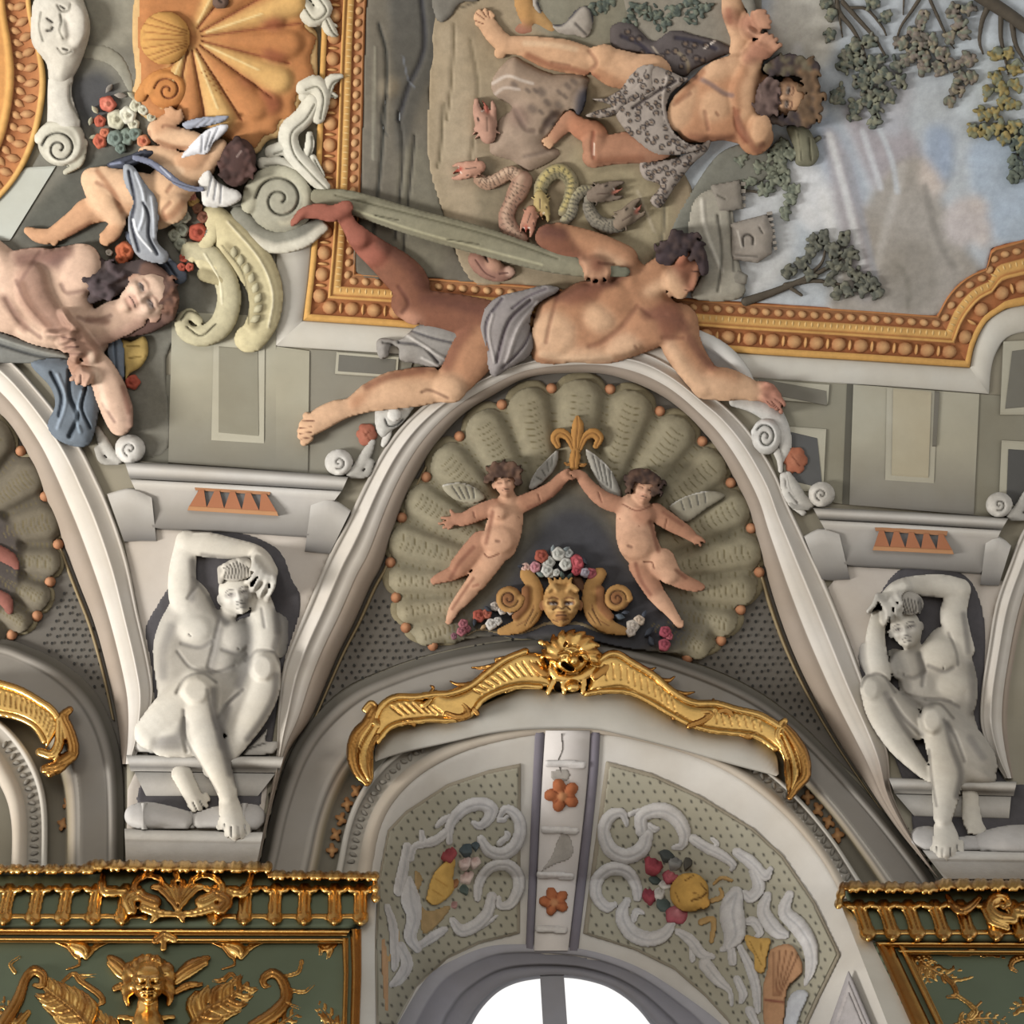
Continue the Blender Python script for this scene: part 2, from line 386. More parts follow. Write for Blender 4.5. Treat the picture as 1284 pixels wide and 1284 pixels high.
def base_grid(name, x0, x1, y0, y1, step, cond, hfun, col, mat='plaster'):
    gx = np.arange(x0, x1 + step, step); gy = np.arange(y0, y1 + step, step)
    X, Y = np.meshgrid(gx.astype(float), gy.astype(float)); ny, nx = X.shape
    Xc, Yc = X[:-1, :-1] + step / 2, Y[:-1, :-1] + step / 2
    keep = cond(Xc, Yc); idx = np.arange(nx * ny).reshape(ny, nx)
    f = np.stack([idx[:-1, :-1], idx[1:, :-1], idx[1:, 1:], idx[:-1, 1:]], -1)[keep]
    used, inv = np.unique(f, return_inverse=True); f = inv.reshape(-1, 4)
    xs, ys = X.ravel()[used], Y.ravel()[used]
    return mesh_object(name, P(xs, ys, hfun(xs, ys)), f, np.broadcast_to(lin(col), (len(used), 3)), mat)
_m = (resample(spl(IN_C), 80) + resample(spl(OUT_C), 80)) / 2; LUN_POLY = [tuple(p) for p in _m] + [(1190,1150),(312,1150)]
LUNL_POLY = [tuple(p) for p in (resample(spl(IN_L), 50) + resample(spl(OUT_L), 50)) / 2] + [(156,1090),(-120,1090)]
RO_POLY = [tuple(p) for p in spl(RO, 4)]
def opening(X, Y): return in_poly(X, Y, RO_POLY)
def vault_h(x, y):
    l = in_poly(x, y, LUN_POLY) | in_poly(x, y, LUNL_POLY)
    return np.where(l, LUN - 3, -1.5)
ceil = base_grid('ceiling', -420, 1700, -420, 1092, 6, lambda X, Y: ~opening(X, Y), vault_h, '98927f')
tag(ceil, 'painted barrel vault with olive grey fictive architecture above the gilded cornice', kind='structure')
wall = base_grid('wall_back', -420, 1700, 1092, 1430, 6, lambda X, Y: ~opening(X, Y), lambda x, y: np.where((y < 1128) & (x > 300) & (x < 1200), -32.0, -1.5), 'a9a598')
tag(wall, 'long wall with green panelled pilasters beside the arched window', kind='structure')
# floor of the gallery (below the view, it only returns light)
fl = mesh_object('floor', [(-14, -3.5, 0), (14, -3.5, 0), (14, EYE[1] + DW, 0), (-14, EYE[1] + DW, 0)], [(0, 1, 2, 3)], np.broadcast_to(lin('a08c74'), (4, 3)), 'stone')
tag(fl, 'warm stone floor of the gallery', kind='structure')

# ---- arch ribs between lunettes and spandrels
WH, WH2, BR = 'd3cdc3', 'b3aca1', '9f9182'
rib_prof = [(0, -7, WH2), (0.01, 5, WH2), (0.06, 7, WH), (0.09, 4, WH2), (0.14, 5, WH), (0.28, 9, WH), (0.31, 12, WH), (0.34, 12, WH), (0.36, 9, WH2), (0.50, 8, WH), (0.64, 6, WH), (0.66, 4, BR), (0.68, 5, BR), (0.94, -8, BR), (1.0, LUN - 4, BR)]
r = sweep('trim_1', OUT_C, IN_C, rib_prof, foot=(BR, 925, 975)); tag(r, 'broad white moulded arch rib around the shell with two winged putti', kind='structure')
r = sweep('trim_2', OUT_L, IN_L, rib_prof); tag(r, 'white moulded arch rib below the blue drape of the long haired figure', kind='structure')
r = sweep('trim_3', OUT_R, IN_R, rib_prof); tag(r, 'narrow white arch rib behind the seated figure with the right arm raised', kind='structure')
# ---- rope edges of the dotted lunette field
for i, (pa, w) in enumerate(((IN_C[3:11], 1), (IN_C[21:28], 2), (IN_L[4:10], 1))):
    a = np.array(pa, float); cx = 715 if i < 2 else -60
    d = np.array([cx, 800.0]) - a; d /= np.linalg.norm(d, axis=1, keepdims=True)
    r = sweep('trim_%d' % (4 + i), a + d * 3, a + d * (3 + w + 4), [(0, 0, '6e6048'), (0.2, 4, '8d7b58'), (0.5, 6, '9c8a66'), (0.8, 4, '8d7b58'), (1, 0, '6e6048')], hf=lun_h)
    tag(r, ['thin gold rope edging along the dotted field above the curled gilt end', 'thin gold rope edging running down to the right arch foot', 'thin gold rope edging beside the dotted field at the picture rim'][i], kind='structure')
# ---- dotted ground of the lunettes
FIELD = '67625a'
lf = relief('wall_lunette', [('p', FIELD, [tuple(p) for p in np.array(IN_C[2:27])] + [(1060,962),(1000,903),(940,860),(860,826),(780,804),(700,798),(620,804),(540,820),(480,840),(430,864),(388,903)], 0.6, 0, False)], hf=lun_h, step=6, blur=0, mat='plaster')
tag(lf, 'dark olive lunette ground with small black dots behind the shell', kind='structure')
lf2 = relief('wall_lunette_2', [('p', FIELD, IN_L + [(138,905),(115,866),(80,836),(40,815),(0,803),(-60,811),(-120,833)], 0.6, 0, False)], hf=lun_h, step=6, blur=0, mat='plaster')
tag(lf2, 'dark olive ground of the neighbouring lunette with small dots', kind='structure')
# ---- concentric arch mouldings over the window
G1, G2, G3 = '938e85', '757068', 'a5a096'
def between(A, B, t, n=60):
    a = resample(spl(A), n); b = resample(spl(B), n); return [tuple(p) for p in a * (1 - t) + b * t]
ring_p = [(0, LUN - 4, '7a766c'), (0.01, -18, '6b675e'), (0.06, -17, '5d594f'), (0.08, -10, G2), (0.13, -9, G1), (0.15, -13, G2), (0.17, -12, G1), (0.36, -9, G1), (0.40, -5, G3), (0.43, -9, G2), (0.46, -9, 'aba08e'), (0.50, -12, '8b8067')]
C0t = C0
trim7 = sweep('trim_7', C0t, RO[2:-1][::1], ring_p + [(0.53, -20, '6f6a5c'), (0.68, -20, '6f6a5c'), (0.69, -9, 'b8b5ac'), (0.73, -8, 'c2beb4'), (0.74, -13, '9b968b'), (0.86, -13, 'a9a498'), (0.87, -9, 'b4ab9c'), (0.93, -5, 'c4b9a8'), (0.98, -8, 'b3a898'), (1.0, -14, 'a39a8c')])
tag(trim7, 'grey stone arch mouldings ringing the dotted window reveal', kind='structure')
ROL = [(-120,905),(-40,930),(0,985),(14,1030),(14,1095)]
trim8 = sweep('trim_8', C0L, ROL, ring_p + [(0.53, -20, '6f6a5c'), (0.68, -20, '6f6a5c'), (0.69, -9, 'b8b5ac'), (0.73, -8, 'c2beb4'), (0.74, -13, '9b968b'), (0.86, -13, 'a9a498'), (0.87, -9, 'b4ab9c'), (0.98, -5, 'c4b9a8'), (1.0, -14, 'a39a8c')])
tag(trim8, 'grey stone arch mouldings ringing the neighbouring window bay', kind='structure')

# ================================================================ WINDOW REVEAL AND WINDOW
rev = base_grid('wall_reveal', 440, 1200, 905, 1430, 4, lambda X, Y: in_poly(X, Y, [tuple(p) for p in spl([(450,1420),(452,1180),(456,1095),(468,1036),(492,992),(534,957),(597,930),(680,914),(748,914),(803,922),(875,942),(936,972),(993,1017),(1040,1074),(1072,1130),(1110,1206),(1200,1420)], 4)]) & ~in_poly(X, Y, [(x + (6 if x < 700 else -6), y + 8) for x, y in RI]), lambda x, y: reveal_h(x, y) - 0.6, 'cbc7bf')
tag(rev, 'splayed window reveal painted with pale borders around dotted panels', kind='structure')
def dots(poly, sp, jit, size, col):
    a = np.array(poly); out = []
    for j, y in enumerate(np.arange(a[:, 1].min(), a[:, 1].max(), sp * 0.85)):
        for x in np.arange(a[:, 0].min() + (j % 2) * sp / 2, a[:, 0].max(), sp):
            px, py = x + random.uniform(-jit, jit), y + random.uniform(-jit, jit)
            if in_poly(np.array([px]), np.array([py]), poly)[0]: out.append((col, size, 0.0, [(px - 0.4, py - 0.9), (px + 0.4, py + 0.9)]))
    return out
PL = [(650,962),(611,970),(561,987),(510,1020),(488,1043),(477,1100),(472,1180),(474,1284),(497,1284),(523,1235),(561,1200),(601,1181),(649,1169)]
PR = [(764,960),(820,975),(879,1002),(944,1042),(980,1075),(1019,1132),(1050,1196),(1024,1249),(1001,1300),(925,1300),(913,1278),(884,1246),(847,1214),(799,1190),(736,1170)]
SCR, SCR2 = 'c6c4c2', 'b3b2b2'
def dotted_soffit(poly, label):
    big = poly; c = np.mean(poly, 0)
    t = thing('arabesque_painting', label, 'painting', c, hf=reveal_h)
    relief('border', [('p', '9a917e', [tuple(c + (np.array(p) - c) * 1.03) for p in big], 0.8, 1.2, True)], t, hf=reveal_h, step=3, blur=0, mat='plaster')
    relief('dotted_field', [('p', 'a5a18d', big, 0.5, 2.6, True)], t, hf=reveal_h, step=1.6, blur=0, cblur=0, mat='plaster', strokes=dots(poly, 13, 1.5, 4.2, '4a473f'))
    return t
tl = dotted_soffit(PL, 'dotted soffit panel with a yellow medallion and pink roses among pale scrolls')
tr = dotted_soffit(PR, 'dotted soffit panel with a gold mask and orange shell among pale scrolls')
def scrolls(parent, chains, z, lift=3.0, hf=reveal_h, col=SCR, colb=SCR2, name='scroll', k=0.5, step=1.6):
    for i, ch in enumerate(chains):
        pts = Z(*z, ch); w = [(p[0], p[1], max(p[2] * 1.16, 2.4)) for p in pts]
        core = spl([(p[0], p[1]) for p in pts], 4)
        relief(name, [('c', col, w)], parent, hf=hf, step=step, blur=1, lift=lift, k=k, strokes=[(colb, max(2.6, np.mean([p[2] for p in pts]) * 0.55), 0.8, core + [1.2, 1.4])])
zL = (460, 960, 320, ); ZL6 = lambda pts: Z(460, 960, 320, pts, 1268.0)
def sc6(ch): return [tuple(p) for p in ZL6(ch)]
def scrolls_px(parent, chains, **kw): scrolls(parent, chains, (0, 0, 1284), **kw)
scrolls_px(tl, [sc6(c) for c in [
    [(410,380,16),(415,290,24),(480,215,30),(560,190,32),(620,215,30),(600,270,26),(560,300,20),(530,285,14)],
    [(655,260,12),(690,215,20),(740,245,26),(762,310,28),(740,390,30),(680,438,32),(610,425,28),(565,365,20)],
    [(655,270,14),(680,270,14),(700,250,10)], [(660,385,18),(700,350,16),(690,330,10)],
    [(550,660,18),(560,575,24),(610,510,26),(685,490,28),(740,530,28),(755,600,27),(715,685,25),(660,695,18),(655,655,12)],
    [(620,650,24),(600,730,28),(545,790,30),(470,820,28),(425,770,18)], [(650,745,8),(580,790,16),(510,830,12)],
    [(395,330,22),(330,380,22),(240,400,18),(215,460,20)], [(270,330,14),(285,385,20),(350,365,22)],
    [(200,400,20),(180,520,26),(160,620,28)], [(210,560,14),(215,660,44),(235,750,34),(215,850,30),(250,910,22)],
    [(255,900,18),(330,850,24),(385,815,18)], [(165,900,26),(200,985,28),(160,1060,26),(120,1090,14)], [(100,700,16),(130,800,22),(140,960,22),(135,1010,14)],
    [(350,300,14),(380,270,18),(420,250,14)]]], hf=reveal_h)
relief('medallion', [('p', 'd2a651', ZL6([(300,630),(330,540),(400,465),(440,470),(430,560),(435,620),(360,690),(300,680)]), 5, 2)], tl, hf=reveal_h, lift=2, strokes=[('b88a3c', 3, 1, ZL6([(340,560),(400,600)])), ('b88a3c', 3, 1, ZL6([(330,620),(380,650)]))])
relief('cartouche_stain', [('p', 'ab8e5e', ZL6([(240,520),(280,560),(260,640),(300,720),(410,690),(400,740),(290,840),(255,740),(235,600)]), 1.5, 1)], tl, hf=reveal_h, lift=2)
for i, (x, y, r_, c_, c2) in enumerate([(405,432,42,'a5484a','7f3036'),(490,410,40,'4f5a5c','3d4a50'),(540,392,26,'4f5a5c','3d4a50'),(485,475,34,'d8c3bb','b99a92'),(533,470,32,'dcc9c0','b8968c'),(493,545,36,'d9c4ba','b5948c'),(480,612,24,'5c6a63','47554e'),(440,580,22,'b0784a','8a5a34'),(430,690,18,'b98d86','8f6a64')]):
    p = ZL6([(x, y, r_)])[0]; place('flower' if c_[0] in 'da' else 'leaf', unit('flower' if c_[0] in 'da' else 'leaf', c_, 'fresco', c2), p[0], p[1], p[2], p[2], 40 * i, float(reveal_h(p[0], p[1])) + 4, p[2] * 0.6, tl)
relief('shell_edge', [('c', 'cba35c', ZL6([(150,800,10),(140,880,22),(120,960,14)])), ('c', 'c0966b', ZL6([(80,870,14),(92,1000,20),(95,1130,16),(100,1250,8)]))], tl, hf=reveal_h, lift=2)
Z7 = lambda pts: Z(720, 960, 340, pts)
scrolls_px(tr, [Z7(c) for c in [
    [(250,280,12),(225,225,20),(170,240,28),(140,310,28),(170,395,32),(245,430,34),(320,395,34),(345,330,28)],
    [(320,310,28),(320,240,30),(400,210,34),(475,240,34),(520,310,30),(512,375,20),(475,388,14)], [(400,300,10),(375,300,18),(350,280,14)], [(265,230,14),(310,210,12)],
    [(190,660,16),(150,670,24),(105,615,26),(110,540,28),(170,490,30),(245,500,28),(290,560,26),(300,625,20)],
    [(250,640,18),(225,710,30),(270,790,34),(350,822,34),(425,800,30),(465,745,18)], [(325,700,10),(295,690,18),(280,730,16)],
    [(490,785,16),(550,825,24),(600,890,24),(655,905,14)], [(560,860,14),(560,920,14)], [(620,940,30),(680,1015,26),(735,1065,14),(745,1130,10)],
    [(560,345,22),(620,385,24),(690,420,24),(750,465,18),(745,495,10)], [(650,345,10),(675,370,14),(655,395,12)],
    [(770,410,22),(840,460,28),(900,525,24),(930,490,14)], [(850,500,22),(875,575,28),(835,625,26),(805,600,14)],
    [(720,640,20),(765,600,28),(745,690,52),(760,790,48),(730,850,24)], [(915,615,20),(895,690,30),(950,775,34),(1000,800,20)],
    [(1020,610,20),(995,690,30),(1060,760,38),(1115,850,34),(1122,950,26),(1095,1035,10)],
    [(810,740,16),(850,740,22),(880,790,18),(860,810,10)], [(700,870,14),(740,860,18),(750,930,20)], [(780,850,14),(830,950,22),(860,1050,22),(870,1160,16)], [(770,1010,18),(800,1080,20),(790,1120,12)], [(830,1160,22),(860,1220,16)]]], hf=reveal_h)
relief('shell_base', [('p', 'c2c6cc', Z7([(1010,1110),(1060,1060),(1110,1080),(1080,1160),(1040,1260),(990,1260)]), 5, 1)], tr, hf=reveal_h, lift=2)
sh = relief('orange_shell', [('p', 'b98a62', Z7([(930,870),(1030,850),(1085,970),(1010,1060),(985,1250),(905,1250),(893,1060),(915,960)]), 5, 1)], tr, hf=reveal_h, lift=4,
    strokes=[('8f6243', 3.2, 2, Z7([(x, 870 + abs(x - 990) * 0.3), (955 + (x - 985) * 0.25, 1090)])) for x in (945, 975, 1005, 1035, 1062)] + [('8a4f3c', 5, 1, Z7([(905,1110),(990,1120)]))])
m = relief('mask', [('e', 'd0a04a', *Z7([(545,600)])[0], 25, 25, 20, 0, 0.6), ('e', 'd9ac58', *Z7([(560,590)])[0], 8, 13, 60, 6), ('e', 'cf9a44', *Z7([(610,650)])[0], 9, 8, 0, 5), ('e', 'd9ad5c', *Z7([(510,560)])[0], 9, 8, 0, 6)], tr, hf=reveal_h, lift=4,
    strokes=[('7d5320', 2.4, 1.5, Z7([(525,545),(565,520)])), ('7d5320', 2.4, 1.5, Z7([(600,560),(625,590)])), ('7d5320', 3, 2, Z7([(555,640),(600,625),(630,600)])), ('8f6328', 2.4, 1.5, Z7([(560,600),(590,610)])), ('8f6328', 2.2, 1, Z7([(480,600),(500,650)]))])
for ch in ([(660,560,10),(700,530,12),(745,545,10)], [(650,640,14),(700,620,14),(690,580,8)], [(600,740,18),(660,730,16),(650,830,14)]): relief('ribbon', [('c', 'b7935a', Z7(ch))], tr, hf=reveal_h, lift=3, step=1.6, blur=1)
relief('gold_leaf', [('p', 'cda251', Z7([(805,800),(870,815),(930,820),(915,900),(900,980),(855,970),(850,900),(820,860)]), 4, 0)], tr, hf=reveal_h, lift=4, strokes=[('9a7230', 2, 1, Z7([(830,830),(890,950)])), ('9a7230', 2, 1, Z7([(880,830),(890,900)]))])
for i, (x, y, r_, c_, c2) in enumerate([(378,460,46,'a8444e','7c2c38'),(460,520,38,'a94a56','c06a70'),(358,605,36,'a54450','823140'),(490,700,40,'a84c58','c27a80'),(385,540,34,'56645f','3f4c49'),(425,660,36,'5c6a66','46534f'),(405,600,28,'d5d2cc','b9b6b0'),(430,560,20,'d8d5d0','b9b6b0'),(440,420,40,'4d5250','3b403f'),(480,450,34,'8b8b89','6c6c6b'),(540,455,34,'59564e','45423b')]):
    p = Z7([(x, y, r_)])[0]; k_ = 'leaf' if c_[0] in '54' else 'flower'; place(k_, unit(k_, c_, 'fresco', c2), p[0], p[1], p[2], p[2] * (0.8 if k_ == 'leaf' else 1), 47 * i, float(reveal_h(p[0], p[1])) + 4, p[2] * 0.6, tr)
# ---- centre strip with rosettes and bars
ks = thing('soffit_strip', 'pale plastered strip with two orange rosettes crossing the window reveal', 'panel', (700, 1060), hf=reveal_h)
sweep('dark_edge', [(671,916),(667,1000),(659,1192)], [(683,916),(678,1000),(669,1192)], [(0, 0, '8a8690'), (0.1, 3, '757079'), (0.9, 3, '7a7682'), (1, 0, '8a8690')], ks, hf=reveal_h)
sweep('dark_edge', [(741,916),(735,1000),(713,1192)], [(753,916),(747,1000),(725,1192)], [(0, 0, '8a8690'), (0.1, 3, '757079'), (0.9, 3, '7a7682'), (1, 0, '8a8690')], ks, hf=reveal_h)
sweep('strip', [(683,916),(678,1000),(669,1192)], [(741,916),(735,1000),(713,1192)], [(0, 0, 'cfcac6'), (0.03, 5, 'd8d3cf'), (0.97, 5, 'd8d3cf'), (1, 0, 'cfcac6')], ks, hf=reveal_h)
for (xa, ya, xb) in ((687,957,731),(682,1040,722),(677,1097,716),(675,1164,708)):
    relief('bar', [('c', 'd3d0cd', [(xa, ya, 5), (xb, ya + 2, 5)])], ks, hf=reveal_h, lift=5, step=1.6, blur=1, k=0.9)
for (x, y, s_) in ((705,999,21),(695,1132,18)):
    f_ = relief('rosette', [('e', 'b5673c', x + s_ * 0.62 * math.cos(a), y - 2 + s_ * 0.55 * math.sin(a), s_ * 0.5, s_ * 0.4, math.degrees(a), 0, 0.9) for a in np.linspace(0, 6.283, 6)[:-1] + 0.31 + 1.57] + [('e', 'c98a5a', x, y, s_ * 0.3, s_ * 0.3, 0, 3, 0.9)], ks, hf=reveal_h, lift=5, step=1.5, blur=1,
        strokes=[('8c4426', 2, 1, [(x + s_ * 0.3 * math.cos(a), y + s_ * 0.3 * math.sin(a)), (x + s_ * 0.8 * math.cos(a), y + s_ * 0.8 * math.sin(a))]) for a in np.linspace(0, 6.283, 6)[:-1] + 0.94 + 1.57])
for q_ in ([(703,1045),(716,1050),(718,1075),(695,1085),(676,1095),(690,1075)], [(692,966),(712,964),(714,978),(700,982),(690,974)]): relief('grey_patch', [('p', 'a9a49c', q_, 0.4, 0)], ks, hf=reveal_h, lift=5.4, step=2)  # flat grey patches just below two of the bars
relief('crack', [('c', '6e6862', [(704,920,1.2),(705,940,1.0),(700,955,1.2),(706,975,1.0)])], ks, hf=reveal_h, lift=5.6, step=1, blur=0, k=0.2)
# ---- window with arched frame, mullion and panes
win = thing('window_1', 'arched window with slate grey frame and glaring white sky', None, (700, 1240), hf=reveal_h, kind='structure')
def hwin(x, y): return np.full(np.shape(x), -185.0)
WO = [(470,1430),(486,1310),(500,1282),(536,1225),(570,1203),(611,1187),(650,1184),(687,1186),(740,1192),(799,1212),(852,1244),(905,1284),(925,1310),(985,1430)]
WI = [(570,1430),(582,1310),(592,1284),(606,1262),(626,1243),(650,1232),(680,1227),(705,1226),(732,1229),(762,1238),(790,1256),(812,1280),(828,1310),(850,1430)]
sweep('frame_ring', WO, WI, [(0, 8, 'a3a3ab'), (0.2, 4, 'a8a8b0'), (0.24, -1, '8c8c96'), (0.55, -4, '9c9ca6'), (0.6, -12, '77777f'), (0.66, -12, '888892'), (0.9, -14, '94949c'), (0.93, -20, '6c6c74'), (1, -30, '94949a')], win, hf=hwin)
quad('mullion', [(677,1222),(707,1222),(722,1440),(690,1440)], 4, '9a9ba2', win, hf=lambda x, y: hwin(x, y) - 20)
gm = bpy.data.materials.new('window_glass'); gm.use_nodes = True; N = gm.node_tree.nodes; N.clear()
o_ = N.new('ShaderNodeOutputMaterial'); tb = N.new('ShaderNodeBsdfTransparent'); gb = N.new('ShaderNodeBsdfGlossy'); gb.inputs['Roughness'].default_value = 0.02; mxs = N.new('ShaderNodeMixShader'); mxs.inputs[0].default_value = 0.04
gm.node_tree.links.new(tb.outputs[0], mxs.inputs[1]); gm.node_tree.links.new(gb.outputs[0], mxs.inputs[2]); gm.node_tree.links.new(mxs.outputs[0], o_.inputs[0]); MATS['glass'] = gm
for pts in ([(560,1430),(575,1300),(600,1255),(640,1228),(690,1222),(705,1440)], [(700,1222),(750,1228),(795,1252),(830,1300),(860,1430),(710,1440)]):
    relief('pane', [('p', 'ffffff', pts, 0.3, 0, True)], win, hf=lambda x, y: hwin(x, y) - 26, step=10, blur=0, mat='glass')
# ---- jamb faces beside the window
jb = quad('trim_9', [(453,1118),(470,1118),(470,1430),(446,1430)], 4, 'b7b5ad'); tag(jb, 'narrow pale jamb strip beside the green pilaster on the left', kind='structure')
jb = quad('trim_10', [(1052,1128),(1086,1165),(1215,1430),(1170,1430)], 3, 'c0bdb2'); tag(jb, 'narrow pale jamb strip beside the green pilaster on the right', kind='structure')
jl = thing('jamb_panel', 'mauve grey jamb panel with nested triangular mouldings', 'panel', (1060, 1250), hf=zero_h)
for i, s_ in enumerate((1.0, 0.72, 0.45)):
    c = np.array([1064, 1262.0]); q = [tuple(c + (np.array(p) - c) * s_) for p in [(1064,1216),(1112,1330),(1024,1330)]]
    relief('panel_moulding', [('p', ['a5a1a2', 'b3aead', 'a9a5a5'][i], q, 2, i * 1.5, True)], jl, hf=lambda x, y: reveal_h(x, y) + 6, step=2, blur=0)

# ================================================================ GILDED ENTABLATURES AND PILASTERS
GOLD, GOLD2, GREEN = 'cda35a', 'a5763a', '59654f'
def entablature(t, body, rolls, modx, my0, my1, slant, rails, stile, panel, spots):
    """body, panel: outlines; rolls: chains of the twisted bead roll; rails: long gilt rails"""
    fb = relief('frieze_body', [('p', GREEN, body, 6, 4, True)], t, step=5, blur=0, mat='plaster')
    pp = relief('pilaster_panel', [('p', GREEN, panel, 2, 2, True)], t, step=5, blur=0, mat='plaster')
    for ch in rolls:
        n = max(3, int(np.hypot(ch[-1][0] - ch[0][0], ch[-1][1] - ch[0][1]) / 7)); a = resample(np.array(ch, float), n)
        pr = []
        for i, q in enumerate(a):
            pr.append(('e', GOLD if i % 3 else GOLD2, q[0], q[1], 6.0 if i % 3 else 3.2, q[2] * (1 if i % 3 else 0.75), 14, 0, 1.0))
        ro = relief('bead_roll', pr + [('c', GOLD2, [(a[0][0], a[0][1], a[0][2] * 0.6), (a[-1][0], a[-1][1], a[-1][2] * 0.6)])], t, step=1.5, blur=1, lift=24, ground=10, mat='gilding', k=0.7)
    for x in modx:
        d = slant(x)
        relief('modillion', [('c', GOLD, [(x + d, my0 + 4, 10.5), (x + d * 0.6, my0 + 15, 9), (x + d * 0.2, my1 - 13, 9.5), (x, my1 - 8, 11)]), ('e', GOLD, x, my1 - 2, 5, 4.5, 0, 5, 1.0), ('e', GOLD, x + d - 12, my0 + 2, 9, 5, 20, 3, 1), ('e', GOLD, x + d + 12, my0 + 2, 9, 5, -20, 3, 1)], fb, step=1.4, blur=1, lift=11, mat='gilding', strokes=[(GOLD2, 3, 2.5, [(x + d - 4, my0 + 6), (x + d * 0.3 - 4, my1 - 14)]), (GOLD2, 3, 2.5, [(x + d + 4, my0 + 6), (x + d * 0.3 + 4, my1 - 14)])])
        if x != 452: relief('link_bar', [('c', GOLD, [(x + 7, my1 - 9, 5), (x + 18, my1 - 9, 4.2), (x + 29, my1 - 9, 5)])], fb, step=1.6, blur=1, lift=9, mat='gilding')
    for (A, B, pr) in rails: sweep('gilt_rail', A, B, pr, t, 'gilding', smooth_path=False)
    for (A, B, pr) in stile: sweep('gilt_stile', A, B, pr, t, 'gilding', smooth_path=False)
    return pp
rp = [(0, 2, GOLD2), (0.1, 9, GOLD2), (0.35, 13, GOLD), (0.6, 11, GOLD), (0.75, 6, GOLD2), (0.9, 8, GOLD), (1, 2, GOLD2)]
def carved(name, label, parent, chains, z=None, lift=5.0, leafk=0.75, step=1.4):
    """gilt carving: each chain is a carved frond with a raised midrib"""
    pr, st = [], []; leafy = False
    for ch in chains:
        pts = Z(*z, ch) if z else ch
        pr.append(('c', GOLD if len(pr) % 3 else GOLD2, pts)); c = [(p[0], p[1]) for p in pts]
        mr_ = np.mean([p[2] for p in pts])
        if mr_ > 2.6: st.append((GOLD2, 2.2, 1.6, c))
        if leafy and mr_ > 3.0:
            sp_ = spl([q[:3] for q in pts], 3)
            for j in range(1, len(sp_) - 1):
                d = sp_[j + 1][:2] - sp_[j - 1][:2]; d = d / max(np.hypot(*d), 1e-6); sd = 1 if j % 2 else -1; n_ = np.array([-d[1], d[0]]) * sd; r_ = sp_[j][2]
                a_, b_ = sp_[j][:2] + n_ * r_ * 0.6, sp_[j][:2] + n_ * r_ * 1.45 + d * r_ * 0.8
                pr.append(('c', GOLD, [(a_[0], a_[1], r_ * 0.45), (b_[0], b_[1], r_ * 0.22)]))
                st.append((GOLD2, 1.6, 1.2, [tuple(sp_[j][:2]), tuple(b_)]))
    o = relief(name, pr, parent, step=step, blur=1, lift=lift, mat='gilding', k=leafk, strokes=st)
    if label: o['label'] = label
    return o
zE = (0, 1060, 480)
def zE_(pts): return Z(0, 1060, 480, pts)
el = thing('entablature', 'gilded green entablature with a cherub head beneath, left of the window', 'cornice', (230, 1180))
pl_ = entablature(el, [(-60,1094),(112,1094),(112,1082),(338,1084),(342,1096),(470,1099),(462,1120),(455,1160),(438,1166),(-60,1164)],
    [[(-60,1090,7),(0,1090,7),(114,1090,7.5)], [(112,1085,8.5),(336,1088,8.5)], [(338,1097,7),(470,1099,7)], [(470,1100,6),(471,1126,6)]],
    [4,41,78,116,153,269,306,344,381,419,452], 1113, 1158, lambda x: 8 - x * 0.018,
    [([(-60,1163),(200,1164),(440,1165)], [(-60,1172),(200,1173),(434,1174)], rp), ([(-60,1175),(200,1176),(434,1176)], [(-60,1182),(200,1183),(428,1183)], rp)],
    [([(438,1165),(440,1220),(434,1440)], [(454,1165),(454,1220),(446,1440)], [(0, 2, GOLD2), (0.15, 9, GOLD), (0.4, 12, GOLD2), (0.6, 8, GOLD2), (0.8, 10, GOLD2), (1, 2, GOLD2)]), ([(428,1176),(430,1220),(424,1440)], [(437,1176),(437,1220),(431,1440)], rp)],
    [(-60,1164),(454,1166),(452,1300),(446,1440),(-60,1440)], None)
# shell cartouche over the frieze
sc = carved('shell_cartouche', 'gilt shell cartouche between curling volutes', el, [
    *[[(597, 205, 18), (597 + dx, 150 - abs(dx) * 0.1, 16), (597 + dx * 1.5, 115 + abs(dx) * 0.45, 10)] for dx in (-56, -34, -12, 12, 34, 56)],
    [(545,150,10),(540,115,12),(500,98,13),(462,115,14),(450,150,16),(480,175,22),(520,190,24)], [(640,150,10),(645,115,12),(690,98,13),(730,115,14),(745,150,16),(710,175,22),(675,190,24)],
    [(470,160,20),(430,180,26),(440,215,22)], [(720,160,20),(760,185,24),(740,215,22)], [(340,130,16),(355,155,20),(420,155,14)], [(770,155,14),(815,160,18),(835,130,14),(845,90,10)], [(345,100,10),(345,130,14)],
    [(480,210,18),(530,225,16),(597,232,12),(660,225,16),(715,210,18)], [(520,240,16),(510,255,8)], [(610,240,14),(615,252,8)], [(590,90,14),(597,110,12)]], zE, 16)
